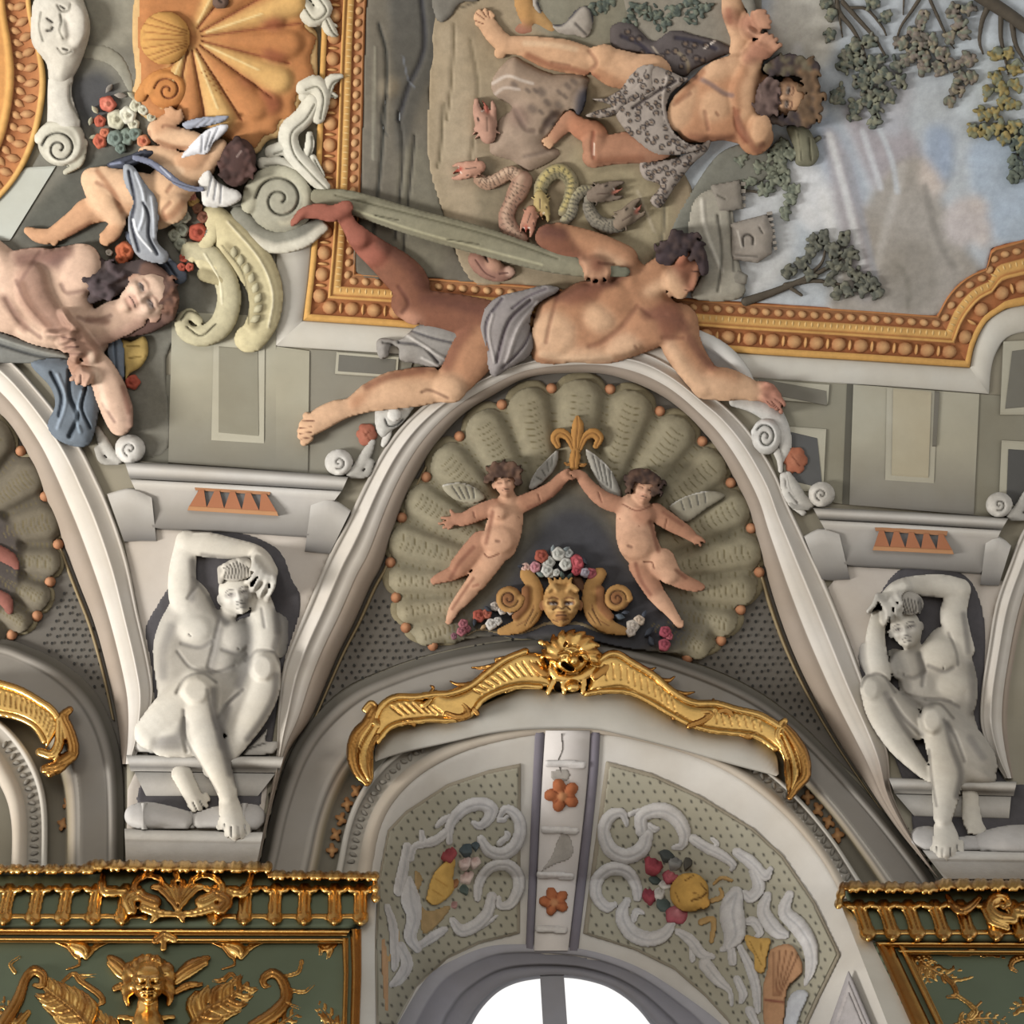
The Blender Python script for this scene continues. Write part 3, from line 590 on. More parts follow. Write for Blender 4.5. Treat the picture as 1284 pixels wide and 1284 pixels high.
# cherub head with wings and curls
def gilt_face(parent, cx, cy, r):
    q = lambda x, y: (cx + x * r, cy + y * r)
    E = lambda x, y, rx, ry, z, k_=0.8: ('e', GOLD, *q(x, y), rx * r, ry * r, 0, z * r, k_)
    curl = []
    for i in range(34):
        a = math.radians(random.uniform(150, 390)); rr = random.uniform(0.8, 1.02); x_, y_ = rr * math.cos(a) * 0.92, -0.05 + rr * math.sin(a); u = random.uniform(0, 6.28)
        curl.append(('c', GOLD if i % 2 else GOLD2, [(*q(x_, y_), 0.14 * r, 0.2 * r), (*q(x_ + 0.17 * math.cos(u), y_ + 0.17 * math.sin(u)), 0.1 * r, (0.3 + random.uniform(0, 0.3)) * r), (*q(x_ + 0.26 * math.cos(u + 0.8), y_ + 0.26 * math.sin(u + 0.8)), 0.05 * r, 0.2 * r)]))
    f = [E(0, 0, 0.8, 1.0, 0.1, 0.8), E(0, 0.4, 0.55, 0.56, 0.4, 0.6), E(-0.4, 0.25, 0.27, 0.26, 0.62), E(0.4, 0.25, 0.27, 0.26, 0.62), E(0, -0.42, 0.56, 0.34, 0.6, 0.5), E(0, 0.1, 0.12, 0.3, 0.85, 1.3), E(0, 0.26, 0.19, 0.13, 0.9, 1.1), E(0, 0.53, 0.22, 0.1, 0.8, 1.0), E(0, 0.82, 0.22, 0.18, 0.6), E(-0.34, -0.14, 0.25, 0.08, 0.82, 1.0), E(0.34, -0.14, 0.25, 0.08, 0.82, 1.0), E(-0.33, 0.0, 0.15, 0.09, 0.74, 0.9), E(0.33, 0.0, 0.15, 0.09, 0.74, 0.9), ('c', GOLD, [(*q(0, 0.9), 0.5 * r, 0.1 * r), (*q(-0.05, 1.5), 0.55 * r, 0), (*q(0, 2.1), 0.8 * r, 0)])]
    o = relief('cherub_head', f, parent, 'gilding', 1.2, 1, lift=15, strokes=[('5a3810', 0.1 * r, 0.12 * r, [q(-0.52, 0.08), q(-0.33, 0.12), q(-0.15, 0.07)]), ('5a3810', 0.1 * r, 0.12 * r, [q(0.15, 0.07), q(0.33, 0.12), q(0.52, 0.08)]), ('5a3810', 0.12 * r, 0.12 * r, [q(-0.22, 0.52), q(0, 0.55), q(0.22, 0.52)]), ('6b4414', 0.14 * r, 0.1 * r, [q(-0.2, 0.38), q(0.2, 0.38)]), ('6b4414', 0.12 * r, 0.1 * r, [q(-0.2, 0.68), q(0.2, 0.68)])])
    hair = [('e', GOLD2, *q(0, -0.2), 1.08 * r, 1.0 * r, 0, 0, 0.35)] + [('c', GOLD if i % 2 else GOLD2, [(*q(sx * 0.72, -0.75 + i * 0.3), 0.22 * r, 0.25 * r), (*q(sx * (1.02 + 0.05 * (i % 2)), -0.6 + i * 0.32), 0.2 * r, 0.3 * r), (*q(sx * (0.95 + 0.12 * (i % 2)), -0.3 + i * 0.34), 0.12 * r, 0.25 * r)]) for sx in (-1, 1) for i in range(5)] + [('c', GOLD if i % 2 else GOLD2, [(*q(0.72 * math.sin(b_), -0.12 - 0.72 * math.cos(b_)), 0.19 * r, 0.42 * r), (*q(0.95 * math.sin(b_ + 0.1), -0.12 - 0.95 * math.cos(b_ + 0.1)), 0.16 * r, 0.36 * r), (*q(1.1 * math.sin(b_ + 0.3), -0.12 - 1.1 * math.cos(b_ + 0.3)), 0.09 * r, 0.2 * r)]) for i, b_ in enumerate(np.linspace(-1.2, 1.1, 8))]
    relief('curls', hair + curl[:14], o, 'gilding', 1.3, 1, lift=5)
gilt_face(el, *zE_([(497, 455)])[0], 27)
relief('collar', [('c', GOLD, zE_([(400,575,9),(480,584,10),(580,575,9)]))], el, 'gilding', 1.5, 1, lift=12)
for s_ in ([[(430,430,10),(400,400,22),(370,378,14)], [(425,450,8),(395,425,16),(365,395,10)]], [[(590,440,12),(640,405,24),(695,378,12)], [(590,460,10),(640,425,16),(690,395,10)]], [[(590,490,12),(630,470,14),(675,465,8)]], [[(385,480,12),(410,470,14)]]): carved('wing', None, el, s_, zE, 6)
carved('crown_leaf', None, el, [[(550,300,18),(520,320,14)], [(550,300,18),(585,315,14)], [(550,310,14),(548,345,12)]], zE, 10)
for sgn, cx0 in ((-1, 275), (1, 795)):
    carved('pendant', 'small gilt trellis pendant', el, [[(cx0 - 90,320,8),(cx0 - 50,335,12),(cx0 - 20,370,10)], [(cx0 + 90,320,8),(cx0 + 45,340,12),(cx0 + 15,375,10)], [(cx0 - 50,330,14),(cx0,345,26),(cx0 + 10,370,14)], [(cx0 - 10,375,8),(cx0 - 10,400,6),(cx0 - 50,415,5)]], zE, 4)
def acanthus(path, w, n=7):
    """midrib with paired lobes, in crop units"""
    a = resample(spl(path), n * 2 + 1); out = [[(p[0], p[1], w * (0.34 - 0.2 * i / (2 * n))) for i, p in enumerate(a)][::2]]
    for i in range(1, 2 * n):
        d = a[i + 1] - a[i - 1]; d = d / np.hypot(*d); f = 1 - 0.55 * i / (2 * n)
        for sd in ((1,) if i % 2 else (-1,)):
            nrm = np.array([-d[1], d[0]]) * sd; p0 = a[i]; p1 = p0 + (nrm * 0.75 + d * 0.5) * w * f; p2 = p0 + (nrm * 0.95 + d * 1.15) * w * f
            out.append([(p0[0], p0[1], w * 0.26 * f), (p1[0], p1[1], w * 0.34 * f), (p2[0], p2[1], w * 0.14 * f)])
    return out
for ch in (acanthus([(300,620),(250,560),(200,520),(150,480)], 72), acanthus([(640,620),(690,560),(760,520),(830,465)], 72), acanthus([(400,640),(350,600),(310,560)], 40, 5), acanthus([(60,640),(40,580),(0,520)], 40, 5),
           [[(10,600,26),(60,520,22),(85,450,18),(115,420,20),(145,440,18),(140,470,14),(115,468,9)], [(50,425,9),(35,398,8),(65,375,7)], [(60,600,20),(95,560,12)]],
           [[(205,462,8),(245,430,10),(270,455,12),(320,490,13),(345,520,13),(330,535,8)], [(270,440,9),(325,436,6)]], [[(715,455,7),(750,450,11),(775,430,9),(800,460,7)], [(760,490,9),(780,460,7)]],
           [[(850,610,26),(925,560,26),(960,510,22),(948,455,20),(915,428,18),(885,445,16),(885,470,11),(905,470,7)], [(955,440,9),(1000,425,9),(1012,388,9)], [(975,485,8),(1020,492,9),(1052,465,6)], [(960,530,9),(1010,548,6)]],
           acanthus([(880,640),(940,600),(1000,560)], 40, 5), [[(1120,330,14),(1090,345,15),(1070,335,8)], [(1110,350,12),(1100,375,8)], [(1080,340,12),(1075,365,7)]], acanthus([(1125,640),(1105,580),(1060,530)], 34, 5)):
    carved('acanthus_scroll', None, pl_, ch, zE, 3)
# right entablature
er = thing('entablature', 'gilded green entablature with a leafy corner panel, right of the window', 'cornice', (1180, 1180))
zR = (1000, 1000, 284)
def zR_(pts): return Z(1000, 1000, 284, pts)
pr_ = entablature(er, zR_([(250,510),(780,510),(790,490),(2900,490),(2900,830),(430,815),(395,790),(330,700),(300,620)]),
    [zR_([(270,505,38),(790,515,38)]), zR_([(790,495,40),(2900,500,40)]), zR_([(255,500,34),(235,600,34)])],
    [p[0] for p in zR_([(400,0),(540,0),(680,0),(830,0),(975,0),(1130,0),(1270,0),(1410,0),(1550,0),(1690,0),(1830,0)])], 1133, 1178, lambda x: -12,
    [(zR_([(440,815),(2900,825)]), zR_([(480,850),(2900,860)]), rp), (zR_([(560,862),(2900,872)]), zR_([(600,890),(2900,900)]), rp)],
    [(zR_([(435,820),(640,1284),(900,1900)]), zR_([(540,825),(760,1284),(1020,1900)]), [(0, 2, GOLD2), (0.15, 9, GOLD2), (0.4, 12, GOLD2), (0.6, 8, GOLD2), (0.8, 10, GOLD), (1, 2, GOLD2)]), (zR_([(560,830),(780,1284),(1040,1900)]), zR_([(630,860),(830,1284),(1090,1900)]), rp)],
    zR_([(420,820),(2900,830),(2900,1900),(880,1900),(640,1284)]), None)
carved('shell_cartouche', 'gilt cartouche with shell folds', er, [[(860,590,20),(920,640,32),(980,620,30),(1030,570,20)], [(900,620,18),(950,655,18)], [(1200,600,20),(1170,560,26),(1110,570,30),(1090,630,34),(1150,680,34),(1230,690,30)], [(1140,600,16),(1170,620,20)], [(1240,640,34),(1284,650,40),(1330,660,34)], [(1060,640,20),(1100,700,24),(1190,740,20)], [(850,560,18),(880,600,18)]], zR, 16)
for ch in (acanthus([(650,880),(740,960),(840,1010),(920,960)], 60), acanthus([(700,930),(730,1010),(760,1070)], 46, 5),
           [[(830,1010,16),(880,1060,18),(900,1120,18),(850,1130,12)], [(880,1040,14),(950,1030,12),(1000,1015,9)], [(900,1120,16),(960,1160,16),(1010,1210,20),(985,1250,20)], [(1040,1160,11),(1010,1190,12)]],
           [[(690,880,8),(800,875,9),(900,895,10),(1050,890,10),(1210,915,8)], [(930,880,14),(1000,870,16),(1060,900,12)], [(890,860,9),(905,895,10)]],
           [[(1300,900,24),(1230,920,24),(1210,960,18),(1240,985,12)]], acanthus([(1340,1190),(1270,1180),(1200,1230)], 50, 5), acanthus([(880,1300),(980,1262),(1100,1258),(1200,1275)], 56)): carved('acanthus_scroll', None, pr_, ch, zR, 3)

# ================================================================ SPANDRELS, CONSOLES, PICTURE FRAME
OL, OL2, OL3, OLD = 'a3a08c', '8e8b79', 'b4b19e', '6a685c'
def panel_set(name, label, slabs, cat='panel', at=None, group=None):
    """slabs: (part name, four corners, height, colour)"""
    t = thing(name, label, cat, at or np.mean(slabs[0][1], 0), group)
    for n_, c4, h_, col in slabs: quad(n_, c4, h_, col, t)
    return t
def framed(c4, n_='panel', hi=OL3, mid=OL2, lo='77746a', k=0.12):
    c4 = np.array(c4, float); c = c4.mean(0); w = np.hypot(*(c4[1] - c4[0])); h = np.hypot(*(c4[3] - c4[0])); b = k * min(w, h) * 2
    s1 = 1 - b / w; s2 = 1 - b / h; e1 = (c4[1] - c4[0]) / w; e2 = (c4[3] - c4[0]) / h
    inner = [tuple(c + e1 * ((p - c) @ e1) * s1 + e2 * ((p - c) @ e2) * s2) for p in c4]
    return [(n_ + '_border', [tuple(p) for p in c4], 3, hi), (n_, inner, 3.6, lo)]
panel_set('fictive_pilaster', 'pale olive painted pilaster with one sunk panel beside the gilt frame corner', [
    ('block', [(216,386),(346,392),(346,590),(211,580)], 2, ('a9a692', '7f7c6f')), ('block', [(346,434),(388,440),(386,594),(346,590)], 2, ('a9a692', '7f7c6f')), *framed([(268,425),(332,428),(331,556),(265,552)], lo=OL2)], 'painting')
panel_set('fictive_pilaster', 'pale olive painted pilaster with a cream centre strip below the scalloped frame', [
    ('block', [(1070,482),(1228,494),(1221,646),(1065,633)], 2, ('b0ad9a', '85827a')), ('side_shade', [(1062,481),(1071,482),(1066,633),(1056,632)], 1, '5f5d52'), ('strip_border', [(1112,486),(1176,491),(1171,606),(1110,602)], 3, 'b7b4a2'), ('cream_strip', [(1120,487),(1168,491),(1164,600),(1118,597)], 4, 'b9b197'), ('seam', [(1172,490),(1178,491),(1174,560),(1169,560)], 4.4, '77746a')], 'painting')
panel_set('fictive_recess', 'shadowy olive recess with upright mouldings beside the youth\'s bent elbow', [('recess', [(160,470),(214,470),(211,582),(160,576)], 0.6, OLD), ('fillet', [(172,478),(178,478),(176,560),(170,560)], 1.6, OL2), ('fillet', [(186,478),(190,478),(188,560),(184,560)], 1.6, OL2)], 'painting')
panel_set('fictive_recess', 'grey olive recess with a sunk panel between gilt frame and flexed foot', [('recess', [(388,438),(520,446),(470,600),(386,594)], 0.5, '8a8779'), *framed([(422,441),(500,447),(498,474),(420,469)], lo='716f66')], 'painting')
panel_set('fictive_recess', 'olive recess with two sunk panels beside the outstretched hand', [('recess', [(930,470),(1062,481),(1056,632),(985,622)], 0.5, '918e7c'), *framed([(950,476),(1040,482),(1038,507),(952,500)], lo='7d7a6e'), *framed([(978,534),(1036,538),(1032,618),(985,614)], lo='5b5c5c')], 'painting')
panel_set('fictive_recess', 'olive recess with sunk panels right of the cream pilaster strip', [('recess', [(1228,494),(1420,508),(1420,672),(1221,646)], 0.5, '8d8a79'), *framed([(1258,428),(1330,425),(1330,520),(1254,520)], lo='77756b'), *framed([(1256,552),(1330,556),(1330,660),(1252,640)], lo='565654')], 'painting')
# pale band around the picture frame
PB = 'ccc9be'
pb = thing('frame_margin', 'pale grey painted margin running round the gilded frame', 'painting', (700, 450))
sweep('margin', [(347,312),(346,380),(345,434)], [(392,300),(386,360),(380,402)], [(0, 0, PB), (0.05, 2.5, PB), (0.95, 2.5, 'b5b2aa'), (1, 0, 'b5b2aa')], pb)
sweep('margin', [(380,402),(524,412),(919,442),(1077,452),(1216,461)], [(345,434),(470,442),(944,474),(1110,484),(1240,494)], [(0, 0, 'c4c1b7'), (0.05, 2.5, PB), (0.95, 2.5, PB), (1, 0, PB)], pb)
sweep('margin', [(1216,461),(1222,433),(1236,405),(1260,388),(1300,380),(1350,371),(1700,331)], [(1240,494),(1243,462),(1250,440),(1266,421),(1300,414),(1350,410),(1700,375)], [(0, 0, 'c4c1b7'), (0.05, 2.5, PB), (0.95, 2.5, PB), (1, 0, PB)], pb)
# ---- gilded picture frame painted round the battle scene
YL, OR_, ORD = 'dba657', 'b27040', 'a35f34'
fp = [(0, 0, YL), (0.02, 6, YL), (0.13, 6, YL), (0.14, 3, ORD), (0.46, 3, OR_), (0.47, 8, 'd79f58'), (0.51, 8, YL), (0.53, 5, 'bb7a3f'), (0.58, 6, 'd9a75c'), (0.70, 6, 'd3a057'), (0.72, 3, ORD), (0.94, 3, 'a9744a'), (0.95, 6, 'c98a4e'), (1, 0, 'b5643a')]
fr = thing('picture_frame', 'gilded egg and dart picture frame with a scalloped corner around the battle scene', 'frame', (800, 420))
LA, LB_ = [(408,-400),(406,-170),(404,0),(400,100),(391,300),(380,402)], [(486,-400),(474,-170),(460,0),(456,128),(452,244),(447,342)]
BA, BB = [(380,402),(524,412),(919,442),(1077,452),(1216,461)], [(447,342),(529,347),(656,357),(836,372),(1077,388),(1174,395)]
QA, QB = [(1216,461),(1222,433),(1236,405),(1250,394)], [(1174,395),(1190,367),(1213,346),(1237,336)]
EA, EB = [(1250,394),(1262,387),(1300,380),(1350,370),(1700,330)], [(1237,336),(1243,311),(1290,297),(1350,280),(1700,245)]
rails = []
for A, B, sm in ((LA, LB_, True), (BA, BB, True), (QA, QB, True), (EA, EB, False)):
    rails.append(sweep('frame_rail', A, B, fp, fr, 'fresco', smooth_path=sm))
egg = unit('dome', 'a9683c', 'fresco', 'cfa06a'); bead = unit('dome', 'b98350', 'fresco', 'd2a672'); dart = unit('drop', 'c98e52', 'fresco', 'dba968')
for ri, (A, B) in enumerate(((LA, LB_), (BA, BB), (QA, QB), (EA, EB))):
    for x, y, a in along(between(A, B, 0.29), 27): place('egg', egg, x, y, 9.5, 9, a, 3, 6, rails[ri])
    for x, y, a in along(between(A, B, 0.29), 27, 0.0)[1:]: place('dart', dart, x, y, 2.2, 9, a, 3, 4, rails[ri])
    for x, y, a in along(between(A, B, 0.83), 15): place('bead', bead, x, y, 5.5, 4.6, a + 25, 3, 4, rails[ri])
    for x, y, a in along(between(A, B, 0.64), 8): place('reed', unit('drop', 'd0a050', 'fresco', 'e2bf80'), x, y, 1.6, 5.5, a, 5, 2, rails[ri])
# ---- consoles with orange dentils
CG, CGD, CGL = 'b0ada6', '8b8985', 'cfccc6'
def console(label, c, dent, blocks, flip):
    t = thing('console', label, 'console', c['bot'][0])
    sweep('bullnose', c['top'], c['mid'], [(0, 0, CGD), (0.1, 14, CG), (0.4, 20, CGL), (0.7, 18, CG), (0.9, 12, CGD), (1, 8, CGD)], t)
    sweep('face', c['mid'], c['bot'], [(0, 0, CGL), (0.03, 13, CGL), (0.12, 13, 'c9c5bd'), (0.2, 9, 'bbb7b0'), (0.6, 4, 'a29f99'), (0.95, 7, '807d79'), (1, 0, '6f6d6a')], t)
    for b in blocks: sweep('side_block', b[0], b[1], [(0, 0, CGL), (0.04, 12, CGL), (0.3, 10, 'b5b2ab'), (0.7, 6, '96938e'), (0.97, 6, '747270'), (1, 0, CGD)], t)
    (xa, ya), (xb, yb), (xc, yc), (xd, yd) = dent
    quad('ornament_bar', [(xa, ya), (xb, yb), (xb - 2, yb + 8), (xa + 2, ya + 8)], 13, 'b07a52', t)
    quad('ornament_bar', [(xd, yd - 6), (xc, yc - 6), (xc + 2, yc), (xd - 2, yd)], 13, 'c08a5c', t)
    for i in range(5):
        f0, f1 = (i + 0.1) / 5, (i + 0.9) / 5; fm = (f0 + f1) / 2
        q = [(xa + (xb - xa) * (fm - 0.03), ya + (yb - ya) * fm + 6), (xa + (xb - xa) * (fm + 0.03), ya + (yb - ya) * fm + 6), (xd + (xc - xd) * (f1 + 0.02), yd + (yc - yd) * f1 - 5), (xd + (xc - xd) * (f0 - 0.02), yd + (yc - yd) * f0 - 5)]
        quad('tooth', q, 14, 'ae6d48', t)
    quad('ornament_ground', [(xa + 6, ya + 4), (xb - 6, yb + 4), (xc - 6, yc - 3), (xd + 6, yd - 3)], 11, '6f6d6c', t)
    return t
console('grey painted console with five orange teeth above the seated figure with left arm raised', dict(top=[(156,578),(296,587),(437,597)], mid=[(163,600),(296,607),(429,615)], bot=[(193,664),(288,668),(384,674)]),
    [(243,607),(340,613),(347,647),(237,640)], [([(134,619),(165,612),(190,622)], [(156,680),(175,679),(196,679)]), ([(390,632),(415,625),(440,640)], [(382,692),(398,694),(413,695)])], False)
console('grey painted console with five orange teeth above the seated figure with right arm raised', dict(top=[(1019,636),(1140,642),(1265,649)], mid=[(1027,651),(1140,657),(1256,664)], bot=[(1061,710),(1145,714),(1229,720)]),
    [(1096,658),(1189,664),(1194,695),(1096,690)], [([(1008,672),(1030,662),(1052,668)], [(1030,728),(1048,728),(1066,727)]), ([(1236,680),(1252,672),(1268,684)], [(1229,734),(1240,735),(1252,735)])], True)
# ---- small curled acroteria on the console ends
def volute(label, x, y, s, m):
    t = thing('volute', label, 'scroll', (x, y))
    relief('curl', [('e', 'c9c7c1', x, y, 17 * s, 16 * s, 0, 0, 0.7), ('c', 'd3d1cb', [(q[0], q[1], q[2], 8) for q in spiral(x, y, 11 * s, 3 * s, 90, 1.2 * m, 4 * s, 2.5 * s)])], t, lift=8, step=1.6, blur=1, strokes=[('77756f', 2.5, 3, [(q[0], q[1]) for q in spiral(x, y, 8 * s, 1 * s, 110, 1.1 * m, 1, 1)])])
    relief('leaf', [('c', 'b5b3ac', [(x - m * 14, y + 12 * s, 6), (x - m * 24, y + 6, 7), (x - m * 34, y - 10, 7), (x - m * 42, y - 26, 4)]), ('c', 'a3a19a', [(x - m * 16, y + 16, 4), (x - m * 34, y + 14, 5), (x - m * 40, y, 5)])], t, lift=7, step=1.6, blur=1)
for a_ in ((163,563,1.15,1,'grey curled volute on the console end below the bare elbow'), (425,580,1.05,-1,'grey curled volute on the console end below the flexed foot'), (1030,620,1.0,1,'grey curled volute on the console end below the volute with the orange bloom'), (1253,633,1.0,-1,'grey curled volute on the console end near the right picture edge')): volute(a_[4], *a_[:4])
# ---- white scroll brackets riding on the big arch
sb = thing('scroll_bracket', 'white scroll with round eye and orange bloom tucked behind the raised shin', 'scroll', (490, 545))
relief('scroll', [('p', 'c0bfb9', [(474,508),(470,524),(472,540),(480,549),(490,541),(503,532),(516,516),(524,500),(505,496)], 7, 2)], sb, lift=4, step=1.6, blur=1, strokes=[('6f716f', 3, 4, [(483,526),(487,534),(497,533),(505,526)])])
relief('eye', [('e', 'd5d3cc', 494, 520, 9.5, 9, 0, 10, 0.6)], sb, lift=5, step=1.5, blur=1)
relief('tail', [('c', 'cfcdc6', [(489,537,3.5),(485,548,5),(481,557,4)])], sb, lift=6, step=1.5, blur=1)
relief('bloom', [('e', 'a5604a', 460 + 7 * math.cos(a), 545 + 9 * math.sin(a), 7, 6, 30, 0, 0.8) for a in np.arange(0, 6.2, 1.05)] + [('e', 'b06c54', 460, 545, 7, 8, 0, 2, 0.8)], sb, lift=3, strokes=[('84452f', 2, 1.5, [(455,540),(464,552)]), ('84452f', 2, 1.5, [(465,538),(457,548)])])
sb = thing('scroll_bracket', 'white scroll volute with orange bloom beneath the outstretched hand', 'scroll', (965, 560))
relief('outer_band', [('c', 'c9c8c3', [(920,504,6),(945,508,10),(967,519,13),(980,540,11),(984,560,9),(980,576,5)])], sb, lift=5, step=1.6, blur=1)
relief('leaf', [('c', 'cccac4', [(984,598,7),(987,614,8),(995,630,7),(1007,643,4)]), ('c', 'bab8b2', [(987,612,4),(997,618,5),(1012,628,5)])], sb, lift=6, step=1.6, blur=1, strokes=[('77756f', 2.2, 2, [(984,600),(986,612)]), ('77756f', 2.2, 2, [(990,618),(1002,634)])])
relief('tail', [('c', 'cfcdc7', [(974,566,5),(978,578,4),(979,590,3.4)])], sb, lift=9, step=1.5, blur=1)
relief('volute', [('e', 'c6c4be', 961, 547, 19, 23, 0, 4, 0.5), ('c', 'd9d8d3', [(q[0], q[1], q[2], 10) for q in spiral(960, 548, 15, 3, 200, 1.6, 4.5, 3.5, ky=1.25)])], sb, lift=7, step=1.5, blur=1, strokes=[('74756f', 3, 4, [(q[0], q[1]) for q in spiral(960, 548, 13, 2, 215, 1.5, 1, 1, ky=1.25)])])
relief('bloom', [('e', 'b0694c', 997 + 9 * math.cos(a), 577 + 11 * math.sin(a), 8, 7, 30, 0, 0.8) for a in np.arange(0, 6.2, 1.05)] + [('e', 'bb7658', 997, 577, 8, 9, 0, 2, 0.8)], sb, lift=3, strokes=[('84452f', 2, 1, [(992,570),(1003,585)])])
sb = thing('scroll_band', 'pale curved scroll band passing under the youth\'s forearm', 'scroll', (905, 440))
sweep('band', [(866,410),(890,418),(918,436),(938,460),(946,478)], [(846,440),(872,452),(900,470),(922,488),(940,496)], [(0, 0, CG), (0.05, 13, 'd0cfca'), (0.4, 16, 'd5d4d0'), (0.5, 11, 'a9a9a8'), (0.9, 12, 'c4c3bf'), (1, 0, CG)], sb)
# ---- niches behind the seated figures
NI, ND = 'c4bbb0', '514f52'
def niche(label, outer, dark):
    t = thing('niche', label, 'niche', np.mean(outer, 0))
    relief('ground', [('p', NI, outer, 0.5, 0.6, True)], t, step=5, blur=0, mat='plaster')
    relief('painted_shadow', [('p', ND, dark, 0.6, 0.8)], t, lift=1, step=3, blur=0, mat='fresco')  # the fresco's cast shadow round the figure, put into the pigment
niche('pale niche with a painted slate shadow around the seated figure with left arm raised', [(156,681),(194,663),(384,673),(413,694),(387,755),(356,832),(342,910),(334,1000),(320,1080),(158,1080),(160,990),(178,950),(192,880),(186,833),(173,765)],
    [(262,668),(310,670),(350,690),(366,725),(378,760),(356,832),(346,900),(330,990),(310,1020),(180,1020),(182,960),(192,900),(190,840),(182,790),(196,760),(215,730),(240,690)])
niche('pale niche with a painted slate shadow around the seated figure with right arm raised', [(1038,737),(1061,710),(1229,720),(1262,730),(1248,758),(1238,817),(1229,912),(1255,975),(1290,1000),(1290,1100),(1186,1098),(1152,1025),(1130,965),(1105,905),(1082,850),(1061,793)],
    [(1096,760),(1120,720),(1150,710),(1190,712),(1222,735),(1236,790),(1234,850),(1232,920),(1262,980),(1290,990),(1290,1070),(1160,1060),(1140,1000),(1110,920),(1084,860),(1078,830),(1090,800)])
# ---- pedestals
def pedestal(label, slab, body, roll, plinth, at):
    t = thing('pedestal', label, 'pedestal', at)
    for n_, (A, B), pr in (('seat_slab', slab, [(0, 0, CGD), (0.1, 16, 'c3c0b9'), (0.35, 20, 'c9c6bf'), (0.6, 16, CG), (0.75, 10, CGD), (1, 6, CG)]), ('body', body, [(0, 0, CGD), (0.05, 8, CG), (0.5, 6, 'bdbab3'), (0.9, 4, CG), (1, 0, CGD)]), ('plinth', plinth, [(0, 0, 'c3c0b9'), (0.05, 16, 'c9c6bf'), (0.3, 16, 'bdbab2'), (0.36, 12, CG), (0.95, 12, 'bcb8b0'), (1, 0, CGD)])): sweep(n_, A, B, pr, t, 'stone', smooth_path=False)
    for ch in roll: relief('cushion', [('c', 'bbb9b6', ch)], t, mat='stone', lift=5, step=2, blur=1, k=0.8)
    return t
p1_ = pedestal('grey stone pedestal with rolled cushion under the seated figure with left arm raised', ([(158,946),(356,948)], [(164,967),(350,969)]), ([(168,967),(346,969)], [(184,1000),(322,1000)]), [[(171,1023,15),(184,1023,18),(210,1025,15),(232,1028,12)], [(250,1028,11),(275,1025,15),(298,1025,17),(316,1025,17)], [(240,1020,4),(241,1036,4)]], ([(156,1039),(330,1043)], [(158,1082),(322,1084)]), (245, 1080))
for x_ in (180, 306): sweep('cushion_band', [(x_ - 3, 1007), (x_ - 5, 1022), (x_ - 3, 1040)], [(x_ + 5, 1007), (x_ + 3, 1022), (x_ + 5, 1040)], [(0, 12, 'a5a39f'), (0.5, 21, 'c9c7c3'), (1, 12, 'a5a39f')], p1_, 'stone')
p2_ = pedestal('grey stone pedestal with rolled cushion under the seated figure with right arm raised', ([(1114,975),(1275,980)], [(1122,995),(1271,998)]), ([(1122,995),(1268,998)], [(1148,1025),(1265,1028)]), [[(1155,1050,14),(1166,1052,16),(1180,1054,13)], [(1204,1058,9),(1226,1057,11)], [(1232,1055,13),(1262,1053,18),(1300,1052,19)]], ([(1156,1065),(1310,1068)], [(1186,1104),(1310,1104)]), (1220, 1100))

